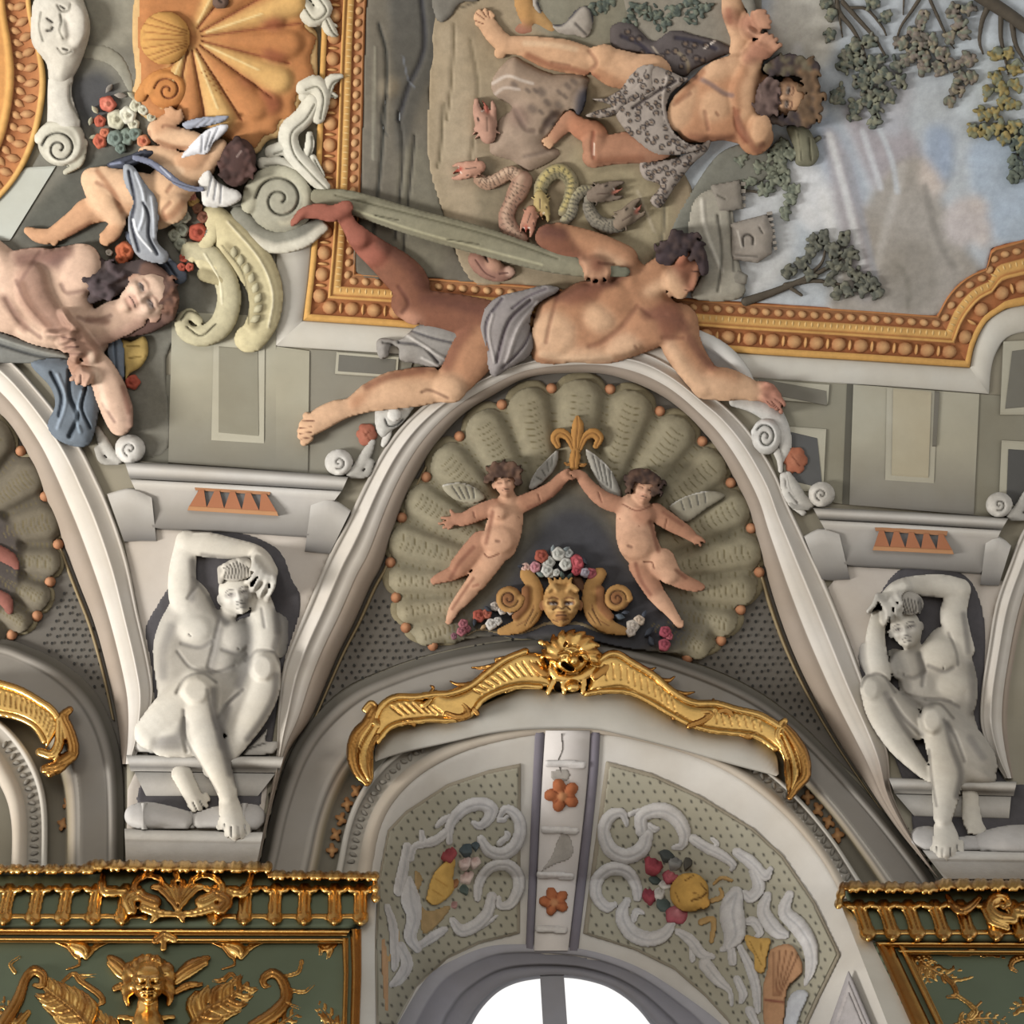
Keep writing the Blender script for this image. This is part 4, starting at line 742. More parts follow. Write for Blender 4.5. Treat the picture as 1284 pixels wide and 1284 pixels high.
# ================================================================ LUNETTE SHELLS AND GILT ROCAILLE
SH, SHD, SHL = '958d73', '77705a', 'a89f83'
def shell(label, beads, centre, dark, extra, SH=SH, SHD=SHD, SHL=SHL):
    t = thing('scallop_shell', label, 'shell', centre, hf=lun_h)
    b = np.array(beads, float); c = np.array(centre, float); pr = []; st = []
    outline = []
    for i in range(len(b) - 1):
        a, d = b[i], b[i + 1]; m_ = (a + d) / 2; out = (m_ - c) / np.linalg.norm(m_ - c); w = np.linalg.norm(d - a)
        outline += [tuple(a + out * -3), tuple(a * 0.8 + d * 0.2 + out * w * 0.16), tuple(m_ + out * w * 0.24), tuple(a * 0.2 + d * 0.8 + out * w * 0.16)]
    outline += [tuple(b[-1])] + extra
    rim = relief('rim', [('p', '8b8164', [tuple(c + (np.array(p) - c) * 1.035) for p in outline], 4, 0)], t, hf=lun_h, step=3, blur=1, lift=1)
    pr.append(('p', SHD, outline, 3, 2))
    for i in range(len(b) - 1):
        a, d = b[i], b[i + 1]; m_ = (a + d) / 2; L = np.linalg.norm(m_ - c); out = (m_ - c) / L; w = np.linalg.norm(d - a); sd = np.array([-out[1], out[0]])
        pr.append(('c', SH, [tuple(c + out * L * 0.3) + (w * 0.13, 3), tuple(c + out * L * 0.65) + (w * 0.27, 5), tuple(m_ - out * w * 0.12) + (w * 0.37, 6)]))
        pr.append(('c', SHL, [tuple(c + out * L * 0.4) + (w * 0.05, 5), tuple(c + out * L * 0.7) + (w * 0.12, 9), tuple(m_ - out * w * 0.05) + (w * 0.16, 11)]))
        for q in np.linspace(0.62, 0.98, 12):
            o_ = c + out * L * q; hw = w * 0.17 * q
            st.append(('6a5f3f', 1.9, 0.6, [tuple(o_ - sd * hw + out * 1.5), tuple(o_ + out * 0), tuple(o_ + sd * hw + out * 1.5)]))
        e_ = a + (a - c) / np.linalg.norm(a - c) * -6
        for q in np.linspace(0.66, 0.97, 9):
            o_ = c + (a - c) * q; st.append(('6a5f3f', 1.7, 0.4, [tuple(o_ - sd * 3.2), tuple(o_ + sd * 3.2)]))
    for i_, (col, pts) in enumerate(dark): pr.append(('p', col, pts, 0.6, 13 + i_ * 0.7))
    relief('fluted_shell', pr, t, hf=lun_h, step=2, blur=2, cblur=9, lift=2, strokes=st, k=0.45)
    for x, y in beads: place('bead', unit('dome', '9a5f3c', 'fresco', 'c28a62'), x + (x - c[0]) * 0.02, y + (y - c[1]) * 0.02, 7, 7, 0, LUN + 4, 7, t)
    return t
BEADS = [(546,808),(513,786),(501,749),(494,706),(508,651),(538,601),(579,551),(631,512),(692,492),(764,493),(825,520),(877,557),(912,608),(937,664),(947,718),(924,764),(900,802),(859,823)]
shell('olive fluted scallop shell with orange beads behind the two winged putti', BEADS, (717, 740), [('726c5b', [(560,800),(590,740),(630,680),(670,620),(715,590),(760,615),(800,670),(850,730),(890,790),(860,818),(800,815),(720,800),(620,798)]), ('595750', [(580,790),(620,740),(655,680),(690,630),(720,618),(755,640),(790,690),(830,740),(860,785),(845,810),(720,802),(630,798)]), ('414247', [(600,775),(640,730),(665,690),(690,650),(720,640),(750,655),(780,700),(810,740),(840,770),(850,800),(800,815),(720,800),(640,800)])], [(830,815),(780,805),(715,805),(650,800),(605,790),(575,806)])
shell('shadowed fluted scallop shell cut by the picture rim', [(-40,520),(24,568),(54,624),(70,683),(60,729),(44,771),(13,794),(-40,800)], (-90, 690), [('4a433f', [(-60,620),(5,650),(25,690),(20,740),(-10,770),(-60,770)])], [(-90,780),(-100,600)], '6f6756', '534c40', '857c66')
relief('painted_putto_limb', [('c', '8a5246', [(-8,690,10),(12,700,9),(22,712,4)]), ('c', '8a5246', [(-8,745,8),(6,752,9),(12,765,6)])], None, hf=lun_h, lift=16)
tag(bpy.data.objects['painted_putto_limb'], 'reddish putto arm in the shadowed shell at the picture rim', 'person')
# dots of the lunette ground
for nm, lab, parent_, polys in (('dot_pattern', 'black painted dots', lf, [[(366,944),(395,900),(428,822),(470,735),(488,760),(505,800),(545,822),(480,838),(420,868)], [(870,828),(905,812),(935,770),(955,735),(985,810),(1040,925),(1000,900),(940,858)], [(575,812),(640,800),(720,792),(800,800),(850,822),(720,806)]]), ('dot_pattern', 'black painted dots', lf2, [[(60,790),(85,730),(75,690),(100,745),(122,800),(140,885),(100,842),(50,812)]])):
    n_ = 0; co, fs = [], []
    for pg in polys:
        for d_ in dots(pg, 10.5, 1.3, 3, '2c2b28'):
            (xa, ya), (xb, yb) = d_[3]; x, y = (xa + xb) / 2, (ya + yb) / 2; an = np.arange(6) * math.pi / 3
            q = P(x + 1.9 * np.cos(an), y + 2.2 * np.sin(an), np.full(6, LUN + 2.2)); i0 = len(co); co += list(q); fs += [(i0, i0 + 1, i0 + 2, i0 + 3), (i0, i0 + 3, i0 + 4, i0 + 5)]
    o = mesh_object(nm, co, fs, np.broadcast_to(lin('2e2d2a'), (len(co), 3)), 'fresco', parent_); o['kind'] = 'stuff'; o['label'] = lab
# ---- gilt rocaille over the window arch
def rocaille(t, up, lo, ribs, fins, ends):
    A = resample(spl(up), 60); B = resample(spl(lo), 60)
    poly = [tuple(p) for p in A] + [tuple(p) for p in B[::-1]]
    st = []
    for i in range(3, 57):
        if ribs(i): st.append((GOLD2, 2.4, 2.6, [tuple(A[i] * 0.72 + B[i] * 0.28), tuple(A[min(59, i + 1)] * 0.3 + B[min(59, i + 1)] * 0.7)]))
    relief('band', [('p', GOLD, poly, 7, 8, True)], t, mat='gilding', step=1.6, blur=1, lift=6, strokes=st)
    for Q, w in ((A, 5.0), (B, 4.2)): relief('edge_roll', [('c', GOLD, [(p[0], p[1], w) for p in Q[::6]])], t, mat='gilding', step=1.6, blur=1, lift=17, k=1.0)
    for f_ in fins: carved('flame_leaf', None, t, f_, None, 15, 0.9)
    for e_ in ends: carved('scroll_end', None, t, e_, None, 18, 0.9)
ZA = lambda pts: Z(420, 760, 320, pts)
ZB = lambda pts: Z(720, 760, 320, pts)
ZC = lambda pts: Z(640, 780, 160, pts)
rc = thing('rocaille_crest', 'gilded rocaille crest with open mouthed mask over the window arch', 'ornament', (712, 850))
rocaille(rc, ZA([(190,640),(225,505),(300,460),(400,458),(470,480),(500,420),(570,440),(660,415),(760,340),(850,275),(940,230),(1050,240)]), ZA([(215,680),(260,620),(330,590),(420,578),(520,570),(600,572),(690,540),(730,480),(850,420),(960,400),(1070,410),(1110,430)]), lambda i: i % 2 == 0 and (8 < i < 24 or i > 34),
    [[ZA([(690,310,6),(740,310,10),(800,300,16),(860,270,14)])], [ZA([(580,378,5),(620,395,10),(690,385,12),(750,340,10)])], [ZA([(480,440,12),(495,410,8),(480,400,5)])], [ZA([(810,270,10),(850,262,12)])]],
    [[ZA([(160,890,18),(110,830,26),(90,740,34),(110,650,34),(160,590,30),(190,530,26),(200,500,16)]), ZA([(150,520,16),(180,490,18),(200,510,16),(170,560,14)])], [ZA([(175,880,12),(165,800,24),(180,700,22),(215,650,16)])], [ZA([(330,590,14),(380,580,18),(400,600,10)]), ZA([(420,500,14),(450,500,18),(480,470,12)])], [ZA([(560,540,20),(620,560,22),(670,540,22),(640,490,16),(610,500,10)])], [ZA([(700,520,18),(715,540,14)]), ZA([(860,430,10),(900,410,16)])]])
rocaille(rc, ZB([(100,290),(140,250),(220,240),(300,290),(400,350),(480,420),(580,480),(650,492),(710,490),(760,520),(860,525),(960,560),(1040,610),(1090,690)]), ZB([(60,440),(140,430),(240,420),(330,460),(420,500),(490,545),(540,570),(620,610),(720,630),(820,640),(900,650),(980,690),(1040,750),(1060,800)]), lambda i: i % 2 == 0 and (i < 26 or 34 < i < 50),
    [[ZB([(410,310,5),(380,320,10),(330,310,12)])], [ZB([(505,355,5),(470,375,12),(400,360,12)])], [ZB([(605,432,5),(560,440,10),(500,425,10)])], [ZB([(700,470,8),(690,490,12),(640,485,8)])]],
    [[ZB([(1085,960,18),(1120,900,28),(1160,850,32),(1150,750,34),(1100,660,30),(1060,610,22)]), ZB([(1040,590,18),(1060,580,16),(1020,640,20),(1050,700,18)])], [ZB([(1085,940,12),(1080,860,22),(1070,780,18)])], [ZB([(580,600,20),(640,580,22),(690,540,20),(620,530,14)])], [ZB([(730,530,16),(770,525,20),(800,560,14)])], [ZB([(830,640,14),(880,655,18),(920,640,12)])], [ZB([(500,560,16),(520,545,14)]), ZB([(290,430,14),(340,460,12)])]])
for pg, st_ in ((ZA([(165,905),(110,860),(72,770),(95,650),(150,570),(205,545),(240,590),(215,660),(195,740),(195,860)]), [ZA([(190,600),(130,700),(120,800),(165,890)]), ZA([(220,620),(170,730),(180,860)])]), (ZB([(1088,970),(1062,890),(1062,790),(1020,680),(1040,600),(1090,610),(1140,690),(1172,800),(1165,890),(1125,935)]), [ZB([(1060,630),(1110,740),(1130,850),(1095,950)]), ZB([(1040,650),(1085,780),(1085,920)])])):
    relief('scroll_end', [('p', GOLD, pg, 8, 6)], rc, mat='gilding', step=1.5, blur=1, lift=10, strokes=[(GOLD2, 3.5, 4, l) for l in st_])
relief('mask', [('e', GOLD, *ZC([(610,360)])[0], 22, 20, 0, 2, 0.8), *[('c', GOLD if i % 2 else GOLD2, [(*ZC([(615 + 150 * math.cos(a), 340 + 130 * math.sin(a))])[0], 4.5, 16), (*ZC([(615 + 230 * math.cos(a + 0.1), 330 + 200 * math.sin(a + 0.1))])[0], 5, 14), (*ZC([(615 + 290 * math.cos(a + 0.28), 320 + 235 * math.sin(a + 0.28))])[0], 2.4, 8)]) for i, a in enumerate(np.linspace(3.0, 6.4, 10))], ('c', GOLD, ZC([(460,380,40),(420,470,50),(480,550,50),(600,560,50),(720,550,50),(800,480,50),(840,400,40)])), ('e', GOLD, *ZC([(640,380)])[0], 6, 7, 0, 24, 0.9), ('e', GOLD, *ZC([(540,330)])[0], 5, 3.4, -20, 17, 0.8), ('e', GOLD, *ZC([(740,340)])[0], 6, 4, 20, 17, 0.8), ('c', GOLD, ZC([(500,300,22),(560,285,26),(620,310,18)])), ('c', GOLD, ZC([(670,300,18),(740,290,26),(790,320,20)])),
    *[('c', GOLD, ZC([(x, y, 20), (x2, y2, 34), (x3, y3, 20)])) for x, y, x2, y2, x3, y3 in ((450,200,460,260,480,330),(500,190,530,240,560,290),(770,230,740,270,700,300),(830,290,790,310,760,330),(640,130,600,170,600,240),(580,130,560,180,580,230))],
    ('c', GOLD, ZC([(300,200,26),(350,230,30),(390,300,34),(400,380,30)])), ('c', GOLD, ZC([(850,360,24),(900,400,30),(880,470,30)])), ('e', GOLD, *ZC([(630,650)])[0], 9, 7, 0, 6, 0.8),
    *[('c', GOLD, ZC([(x, 600, 34), (x + dx, 680, 30), (x + dx * 1.2, 720, 18)])) for x, dx in ((430,-40),(530,10),(740,-10),(860,40))],
    ('c', GOLD2, ZC([(200,400,40),(260,460,60),(340,520,60)])), ('c', GOLD2, ZC([(1000,420,40),(940,480,60),(860,540,60)])), ('c', GOLD, ZC([(320,350,34),(300,370,22)])), ('c', GOLD, ZC([(900,370,32),(930,390,20)]))], rc, 'gilding', 1.2, 1, lift=18,
    strokes=[('2a1408', 8, 10, ZC([(540,425),(580,455),(620,475)])), ('4a2a10', 5, 4, ZC([(560,215),(545,240)])), ('4a2a10', 5, 5, ZC([(700,360),(720,385)])), (GOLD2, 3, 3, ZC([(480,320),(560,300),(640,330)])), (GOLD2, 3, 3, ZC([(660,300),(760,310),(800,400)])), (GOLD2, 3, 3, ZC([(490,520),(600,520),(700,500)]))])
rl = thing('rocaille_crest', 'gilded rocaille end curling over the neighbouring arch at the rim', 'ornament', (40, 900))
zW = lambda pts: [(p[0] * 0.3115, 700 + p[1] * 0.3115) + tuple(v * 0.3115 for v in p[2:]) for p in pts]
rocaille(rl, zW([(-160,500),(-60,495),(0,505),(80,530),(150,570),(220,620),(245,680)]), zW([(-160,600),(-60,610),(0,625),(70,640),(130,670),(170,720),(185,770)]), lambda i: i % 3 == 0, [],
    [[zW([(200,860,24),(250,820,28),(295,780,26),(280,700,24),(255,640,22),(280,610,16)]), zW([(160,780,18),(210,790,22),(240,740,22),(240,650,20)])], [zW([(180,850,20),(230,840,30),(280,800,20)])]])
# ---- pale lintel under the crest
lt = sweep('trim_11', ZA([(200,770),(215,690),(330,596),(600,575),(730,500),(960,405),(1130,430)]) + ZB([(240,425),(420,505),(540,575),(720,635),(900,655),(1010,730),(1030,845)]), ZA([(205,782),(330,745),(520,702),(800,642),(1040,622),(1284,622)]) + ZB([(240,652),(520,722),(800,802),(1015,856)]), [(0, -14, 'b0ada4'), (0.05, 2, 'b5b3a9'), (0.9, 2, 'bdbab1'), (0.97, 0, 'a5a299'), (1, -14, '4a4741')])
tag(lt, 'smooth pale lintel between gilt crest and window arch', kind='structure')
# ---- painted flowers on the dark arch band, rope pattern on the ring
def chainflowers(label, path, sp, r_):
    t = thing('flower_garland', label, 'garland', path[len(path) // 2])
    for i, (x, y, a) in enumerate(along(path, sp)):
        relief('blossom', [('e', '9a6a3c', x + r_ * 0.55 * math.cos(u + i), y + r_ * 0.75 * math.sin(u + i), r_ * 0.6, r_ * 0.45, math.degrees(u + i), 0, 0.8) for u in np.arange(0, 6.2, 1.57)] + [('e', 'b98a55', x, y, r_ * 0.4, r_ * 0.4, 0, 2, 0.8)], t, lift=-18, ground=-22, step=1.6, blur=1)
chainflowers('ochre painted flowers climbing the dark arch band beside the left pilaster', [(414,1076),(420,1050),(428,1026),(440,1000),(454,985)], 20, 7.5)
chainflowers('ochre painted flowers descending the dark arch band to the right pilaster', [(1006,992),(1022,1010),(1040,1032),(1056,1056)], 20, 8)
chainflowers('ochre painted flowers on the dark band of the neighbouring arch', [(84,968),(86,995),(82,1022),(74,1046)], 22, 7)
def rope(label, path, sp, w):
    t = thing('rope_moulding', label, 'moulding', path[len(path) // 2])
    for i, (x, y, a) in enumerate(along(path, sp)): place('rope_twist', unit('drop', '7d7970', 'plaster', '8e8a80'), x, y, sp * 0.3, w, a + 35 * (1 if i % 2 else -1), -12, 2.5, t)
rope('grey rope moulding curving up from the left cornice', between(C0, RO[2:-1], 0.80, 60)[1:22], 9, 6)
rope('grey rope moulding curving down to the right cornice', between(C0, RO[2:-1], 0.80, 60)[40:59], 9, 6)
rope('grey rope moulding of the neighbouring arch', between(C0L, ROL, 0.80, 60)[26:58], 9, 6)

# ================================================================ FIGURES
def rot(cx, cy, pts, ang, s=1.0):
    ca, sa = math.cos(math.radians(ang)), math.sin(math.radians(ang))
    return [(cx + s * (p[0] * ca - p[1] * sa), cy + s * (p[0] * sa + p[1] * ca)) + tuple(s * v for v in p[2:]) for p in pts]
def head(cx, cy, s, ang, skin, lo, z=0.0, turn=0.0, hi=None, eye='3b2c28', lip='9a5a4c', feat=1.0):
    """skull, cheeks, brow, nose, lips, chin and ears; s = half head height in px, turn shifts the face sideways"""
    hi = hi or skin; q = lambda *p: rot(cx, cy, p, ang, s)[0]; t = turn * 0.28
    E = lambda c, x, y, rx, ry, zz, kk=0.8: ('e', c, *q((x + t * (1 - abs(x) * 0.4), y)), rx * s, ry * s, ang, z + zz * s, kk)
    pr = [('e', skin, *q((0, -0.08)), 0.78 * s, 0.95 * s, ang, z, 0.75), E(skin, 0, 0.42, 0.52, 0.55, 0.1, 0.7), E(hi, -0.36, 0.2, 0.26, 0.24, 0.42), E(hi, 0.36, 0.2, 0.26, 0.24, 0.42), E(skin, 0, -0.38, 0.55, 0.32, 0.4, 0.5),
          E(hi, 0, 0.12, 0.13, 0.28, 0.6, 1.2), E(hi, 0, 0.26, 0.2, 0.13, 0.66, 1.0), E(lip, 0, 0.5, 0.24, 0.09, 0.6), E(skin, 0, 0.76, 0.22, 0.2, 0.42), E(skin, -0.32, -0.12, 0.24, 0.07, 0.55), E(skin, 0.32, -0.12, 0.24, 0.07, 0.55)]
    if turn > -0.5: pr.append(('e', lo, *q((-0.8, 0.08)), 0.13 * s, 0.24 * s, ang, z + 0.1 * s))
    if turn < 0.5: pr.append(('e', lo, *q((0.8, 0.08)), 0.13 * s, 0.24 * s, ang, z + 0.1 * s))
    w = max(1.6, 0.09 * s) * feat
    L = lambda c, wd, d, *p: (c, wd, d, rot(cx, cy, [(a + t * (1 - abs(a) * 0.4), b) for a, b in p], ang, s))
    st = [L(lo, 2.2 * w, 0.10 * s, (-0.5, -0.04), (-0.18, -0.02)), L(lo, 2.2 * w, 0.10 * s, (0.18, -0.02), (0.5, -0.04)), L(eye, w, 0.03 * s, (-0.45, -0.02), (-0.32, -0.06), (-0.2, -0.01)), L(eye, w, 0.03 * s, (0.2, -0.01), (0.32, -0.06), (0.45, -0.02)),
          L(lo, w, 0.02 * s, (-0.52, -0.2), (-0.32, -0.27), (-0.14, -0.2)), L(lo, w, 0.02 * s, (0.14, -0.2), (0.32, -0.27), (0.52, -0.2)), L(eye, 0.8 * w, 0.04 * s, (-0.22, 0.5), (0, 0.47), (0.22, 0.5)), L(lo, w, 0.03 * s, (-0.14, 0.36), (0.14, 0.36)), L(lo, w, 0.03 * s, (-0.2, 0.66), (0.2, 0.66))]
    if s > 22:
        for sx in (-1, 1): st += [L('d9d0c8', 1.5 * w, 0, (sx * 0.42, 0.0), (sx * 0.23, 0.01)), L(eye, 1.3 * w, 0, (sx * 0.34, -0.005), (sx * 0.31, -0.005)), L(eye, 0.8 * w, 0, (sx * 0.45, -0.02), (sx * 0.32, -0.07), (sx * 0.19, -0.01))]
    return pr, st
def fingers(col, roots, tips, r=3.6, z=6.0):
    """five bent digits from knuckle roots to tips"""
    out = []
    for (xa, ya), (xb, yb) in zip(roots, tips):
        mx, my = (xa + xb) / 2, (ya + yb) / 2; out.append(('c', col, [(xa, ya, r, z), (mx + (yb - ya) * 0.08, my - (xb - xa) * 0.08, r * 0.95, z + 1.5), (xb, yb, r * 0.75, z)]))
    return out
def curls(cx, cy, rx, ry, n, r, col, col2, z=8.0, a0=0, a1=360):
    out = []
    for i in range(n):
        a = math.radians(random.uniform(a0, a1)); q = math.sqrt(random.uniform(0.05, 1)); x, y = cx + rx * q * math.cos(a), cy + ry * q * math.sin(a)
        u = random.uniform(0, 6.28); out.append(('c', col if i % 2 else col2, [(x, y, r, z), (x + r * 1.4 * math.cos(u), y + r * 1.4 * math.sin(u), r * 0.8, z + 1.5), (x + r * 2 * math.cos(u + 0.9), y + r * 2 * math.sin(u + 0.9), r * 0.45, z)]))
    return out
def folds(lines, z, col, w, d): return [(col, w, d, Z(*z, l)) for l in lines]

def up4(pts, z): return [tuple(p) + (z,) for p in pts]
# ---------------------------------------------------------------- the two seated grisaille figures
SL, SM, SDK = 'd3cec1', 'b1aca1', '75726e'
zA, zB = (130, 560, 330), (120, 780, 330)
def ZZ(z): return lambda pts: Z(*z, pts)
A_, B_ = ZZ(zA), ZZ(zB)
ft = thing('seated_statue', 'grey painted seated nude with left arm bent over his bowed head', 'statue', (245, 1040))
hx, hy = A_([(645, 720)])[0]
hp, hs = head(hx, hy, 27, -14, SL, SDK, 14, 0.35, 'd6d3ca', '5c5a58', 'a8a49d', 0.9)
prims = [('p', SM, A_([(330,750),(270,860),(240,970),(245,1090),(262,1210)]) + B_([(300,440),(480,420),(640,460),(720,330)]) + A_([(720,1000),(730,850),(640,850),(560,800),(500,690),(430,640),(370,680)]), 16, 0),
    ('e', SL, *A_([(445,890)])[0], 24, 20, 10, 12, 0.5), ('e', SM, *A_([(660,930)])[0], 24, 19, -15, 11, 0.5), ('e', SM, *A_([(400,1050)])[0], 25, 22, 0, 12, 0.15), ('e', SM, *A_([(580,1050)])[0], 20, 20, 0, 11, 0.4), ('e', SM, *A_([(330,980)])[0], 14, 30, 10, 10, 0.5),
    ('c', SL, [p + (6,) for p in A_([(400,800,70),(385,700,72),(385,600,66),(400,500,58),(405,462,55)])]), ('c', SL, [p + (9,) for p in A_([(412,475,54),(510,480,62),(610,495,54),(720,510,40),(770,545,44),(805,610,46)])]),
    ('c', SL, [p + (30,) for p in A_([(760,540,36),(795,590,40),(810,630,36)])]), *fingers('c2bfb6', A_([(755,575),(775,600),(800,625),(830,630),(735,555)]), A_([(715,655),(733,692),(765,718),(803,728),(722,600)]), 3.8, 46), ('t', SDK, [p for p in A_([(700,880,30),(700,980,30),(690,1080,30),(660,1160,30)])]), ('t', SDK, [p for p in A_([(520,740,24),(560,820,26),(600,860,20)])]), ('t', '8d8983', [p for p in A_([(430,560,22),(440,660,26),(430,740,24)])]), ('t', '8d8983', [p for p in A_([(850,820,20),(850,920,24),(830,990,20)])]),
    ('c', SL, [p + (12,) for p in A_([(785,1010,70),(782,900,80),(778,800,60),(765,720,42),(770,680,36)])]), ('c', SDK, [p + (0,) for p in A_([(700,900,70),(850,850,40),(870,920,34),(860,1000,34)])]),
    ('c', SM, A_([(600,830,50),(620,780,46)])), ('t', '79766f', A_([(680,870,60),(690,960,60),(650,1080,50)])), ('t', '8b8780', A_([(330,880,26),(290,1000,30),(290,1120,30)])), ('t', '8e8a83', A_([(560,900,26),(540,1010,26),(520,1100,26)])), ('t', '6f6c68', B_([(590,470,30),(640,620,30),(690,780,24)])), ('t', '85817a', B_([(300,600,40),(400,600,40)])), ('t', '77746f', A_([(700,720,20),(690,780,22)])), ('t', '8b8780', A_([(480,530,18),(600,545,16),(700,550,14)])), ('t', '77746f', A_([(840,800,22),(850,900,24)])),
    ('c', SL, [p + (14,) for p in B_([(270,540,85),(370,450,108),(470,350,96),(500,320,88)])]), ('p', SL, B_([(400,360),(300,450),(258,540),(268,620),(330,662),(450,664),(520,640),(520,520),(480,420)]), 20, 10), ('c', SL, [p + (20,) for p in B_([(505,320,88),(510,450,92),(550,600,84),(610,740,62),(645,840,48)])]), ('e', SL, *B_([(490,330)])[0], 17, 16, 0, 37, 0.12), ('t', SDK, [p for p in B_([(575,330,24),(580,450,26),(620,600,24),(655,740,18)])]), ('t', '8f8b85', [p for p in B_([(330,580,30),(400,560,36),(430,500,20)])]),
    ('c', SL, [p + (16,) for p in B_([(650,880,50),(665,950,62),(680,1000,60)])]), *[('c', SL, [p + (14,) for p in B_([(x, y - 20, 20), (x2, y2, 18)])]) for x, y, x2, y2 in ((615,985,605,1000),(645,1010,640,1035),(680,1025,678,1055),(712,1020,715,1045),(740,1000,742,1030))],
    ('c', SM, [p + (10,) for p in B_([(640,470,80),(720,340,84),(800,230,80),(825,205,76)])]), ('c', SL, [p + (14,) for p in B_([(825,215,78),(815,320,86),(770,440,78),(700,560,62),(650,640,46),(560,720,40)])]), ('e', SL, *B_([(815,220)])[0], 14, 16, 0, 32, 0.12), ('t', '85817b', [p for p in B_([(880,260,20),(870,360,24),(820,460,22),(740,570,18)])]), ('t', SDK, [p for p in B_([(640,420,40),(610,520,30),(620,600,20)])]),
    ('c', SL, [p + (8,) for p in B_([(420,740,52),(460,820,46),(490,880,44)])]), *[('c', SL, [p + (8,) for p in B_([(x, y, 16), (x2, y2, 13)])]) for x, y, x2, y2 in ((460,890,480,920),(490,890,510,915),(520,870,538,895),(535,845,548,865))]]
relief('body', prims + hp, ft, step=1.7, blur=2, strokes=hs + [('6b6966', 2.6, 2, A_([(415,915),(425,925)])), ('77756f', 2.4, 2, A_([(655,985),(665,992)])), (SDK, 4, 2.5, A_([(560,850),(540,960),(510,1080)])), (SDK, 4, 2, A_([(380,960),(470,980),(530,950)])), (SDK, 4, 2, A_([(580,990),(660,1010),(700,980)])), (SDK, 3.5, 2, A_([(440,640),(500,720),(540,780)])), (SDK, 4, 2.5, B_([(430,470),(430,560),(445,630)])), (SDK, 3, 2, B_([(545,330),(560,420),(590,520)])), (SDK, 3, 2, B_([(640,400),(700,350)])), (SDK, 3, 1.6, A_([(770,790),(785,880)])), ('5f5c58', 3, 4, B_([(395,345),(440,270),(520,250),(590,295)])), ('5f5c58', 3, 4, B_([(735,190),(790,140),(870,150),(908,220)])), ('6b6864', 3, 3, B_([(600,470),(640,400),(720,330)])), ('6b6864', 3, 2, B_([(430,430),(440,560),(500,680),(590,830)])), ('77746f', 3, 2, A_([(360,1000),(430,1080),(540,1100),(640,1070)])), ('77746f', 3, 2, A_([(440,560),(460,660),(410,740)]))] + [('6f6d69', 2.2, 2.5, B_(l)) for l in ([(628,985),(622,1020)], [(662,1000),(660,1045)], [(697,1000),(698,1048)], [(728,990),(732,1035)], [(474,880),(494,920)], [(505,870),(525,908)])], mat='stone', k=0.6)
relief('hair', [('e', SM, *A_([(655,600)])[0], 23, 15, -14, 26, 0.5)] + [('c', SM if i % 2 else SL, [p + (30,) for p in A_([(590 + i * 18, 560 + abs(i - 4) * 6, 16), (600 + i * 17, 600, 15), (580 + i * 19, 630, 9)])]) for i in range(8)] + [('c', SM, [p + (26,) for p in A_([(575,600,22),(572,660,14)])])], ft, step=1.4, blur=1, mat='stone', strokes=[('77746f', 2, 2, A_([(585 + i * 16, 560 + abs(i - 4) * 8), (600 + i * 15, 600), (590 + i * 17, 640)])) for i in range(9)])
relief('drapery', [('p', 'c6c3bb', B_([(185,620),(200,520),(290,415),(400,325),(430,330),(320,450),(275,540),(300,610),(340,635),(260,640)]), 6, 2), ('p', 'b5b2ab', B_([(720,640),(800,560),(840,520),(830,580),(890,585),(870,640),(760,650)]), 5, 2)][:1], ft, step=2, blur=1, lift=4, strokes=[(SDK, 3, 3, B_([(260,520),(240,600)])), (SDK, 3, 3, B_([(300,430),(220,530)]))], mat='stone')
relief('drapery', [('p', 'b5b2ab', B_([(720,640),(800,560),(840,520),(830,580),(890,585),(870,640),(760,650)]), 5, 2)], ft, step=2, blur=1, lift=4, strokes=[(SDK, 3, 3, B_([(740,620),(830,590)]))], mat='stone')

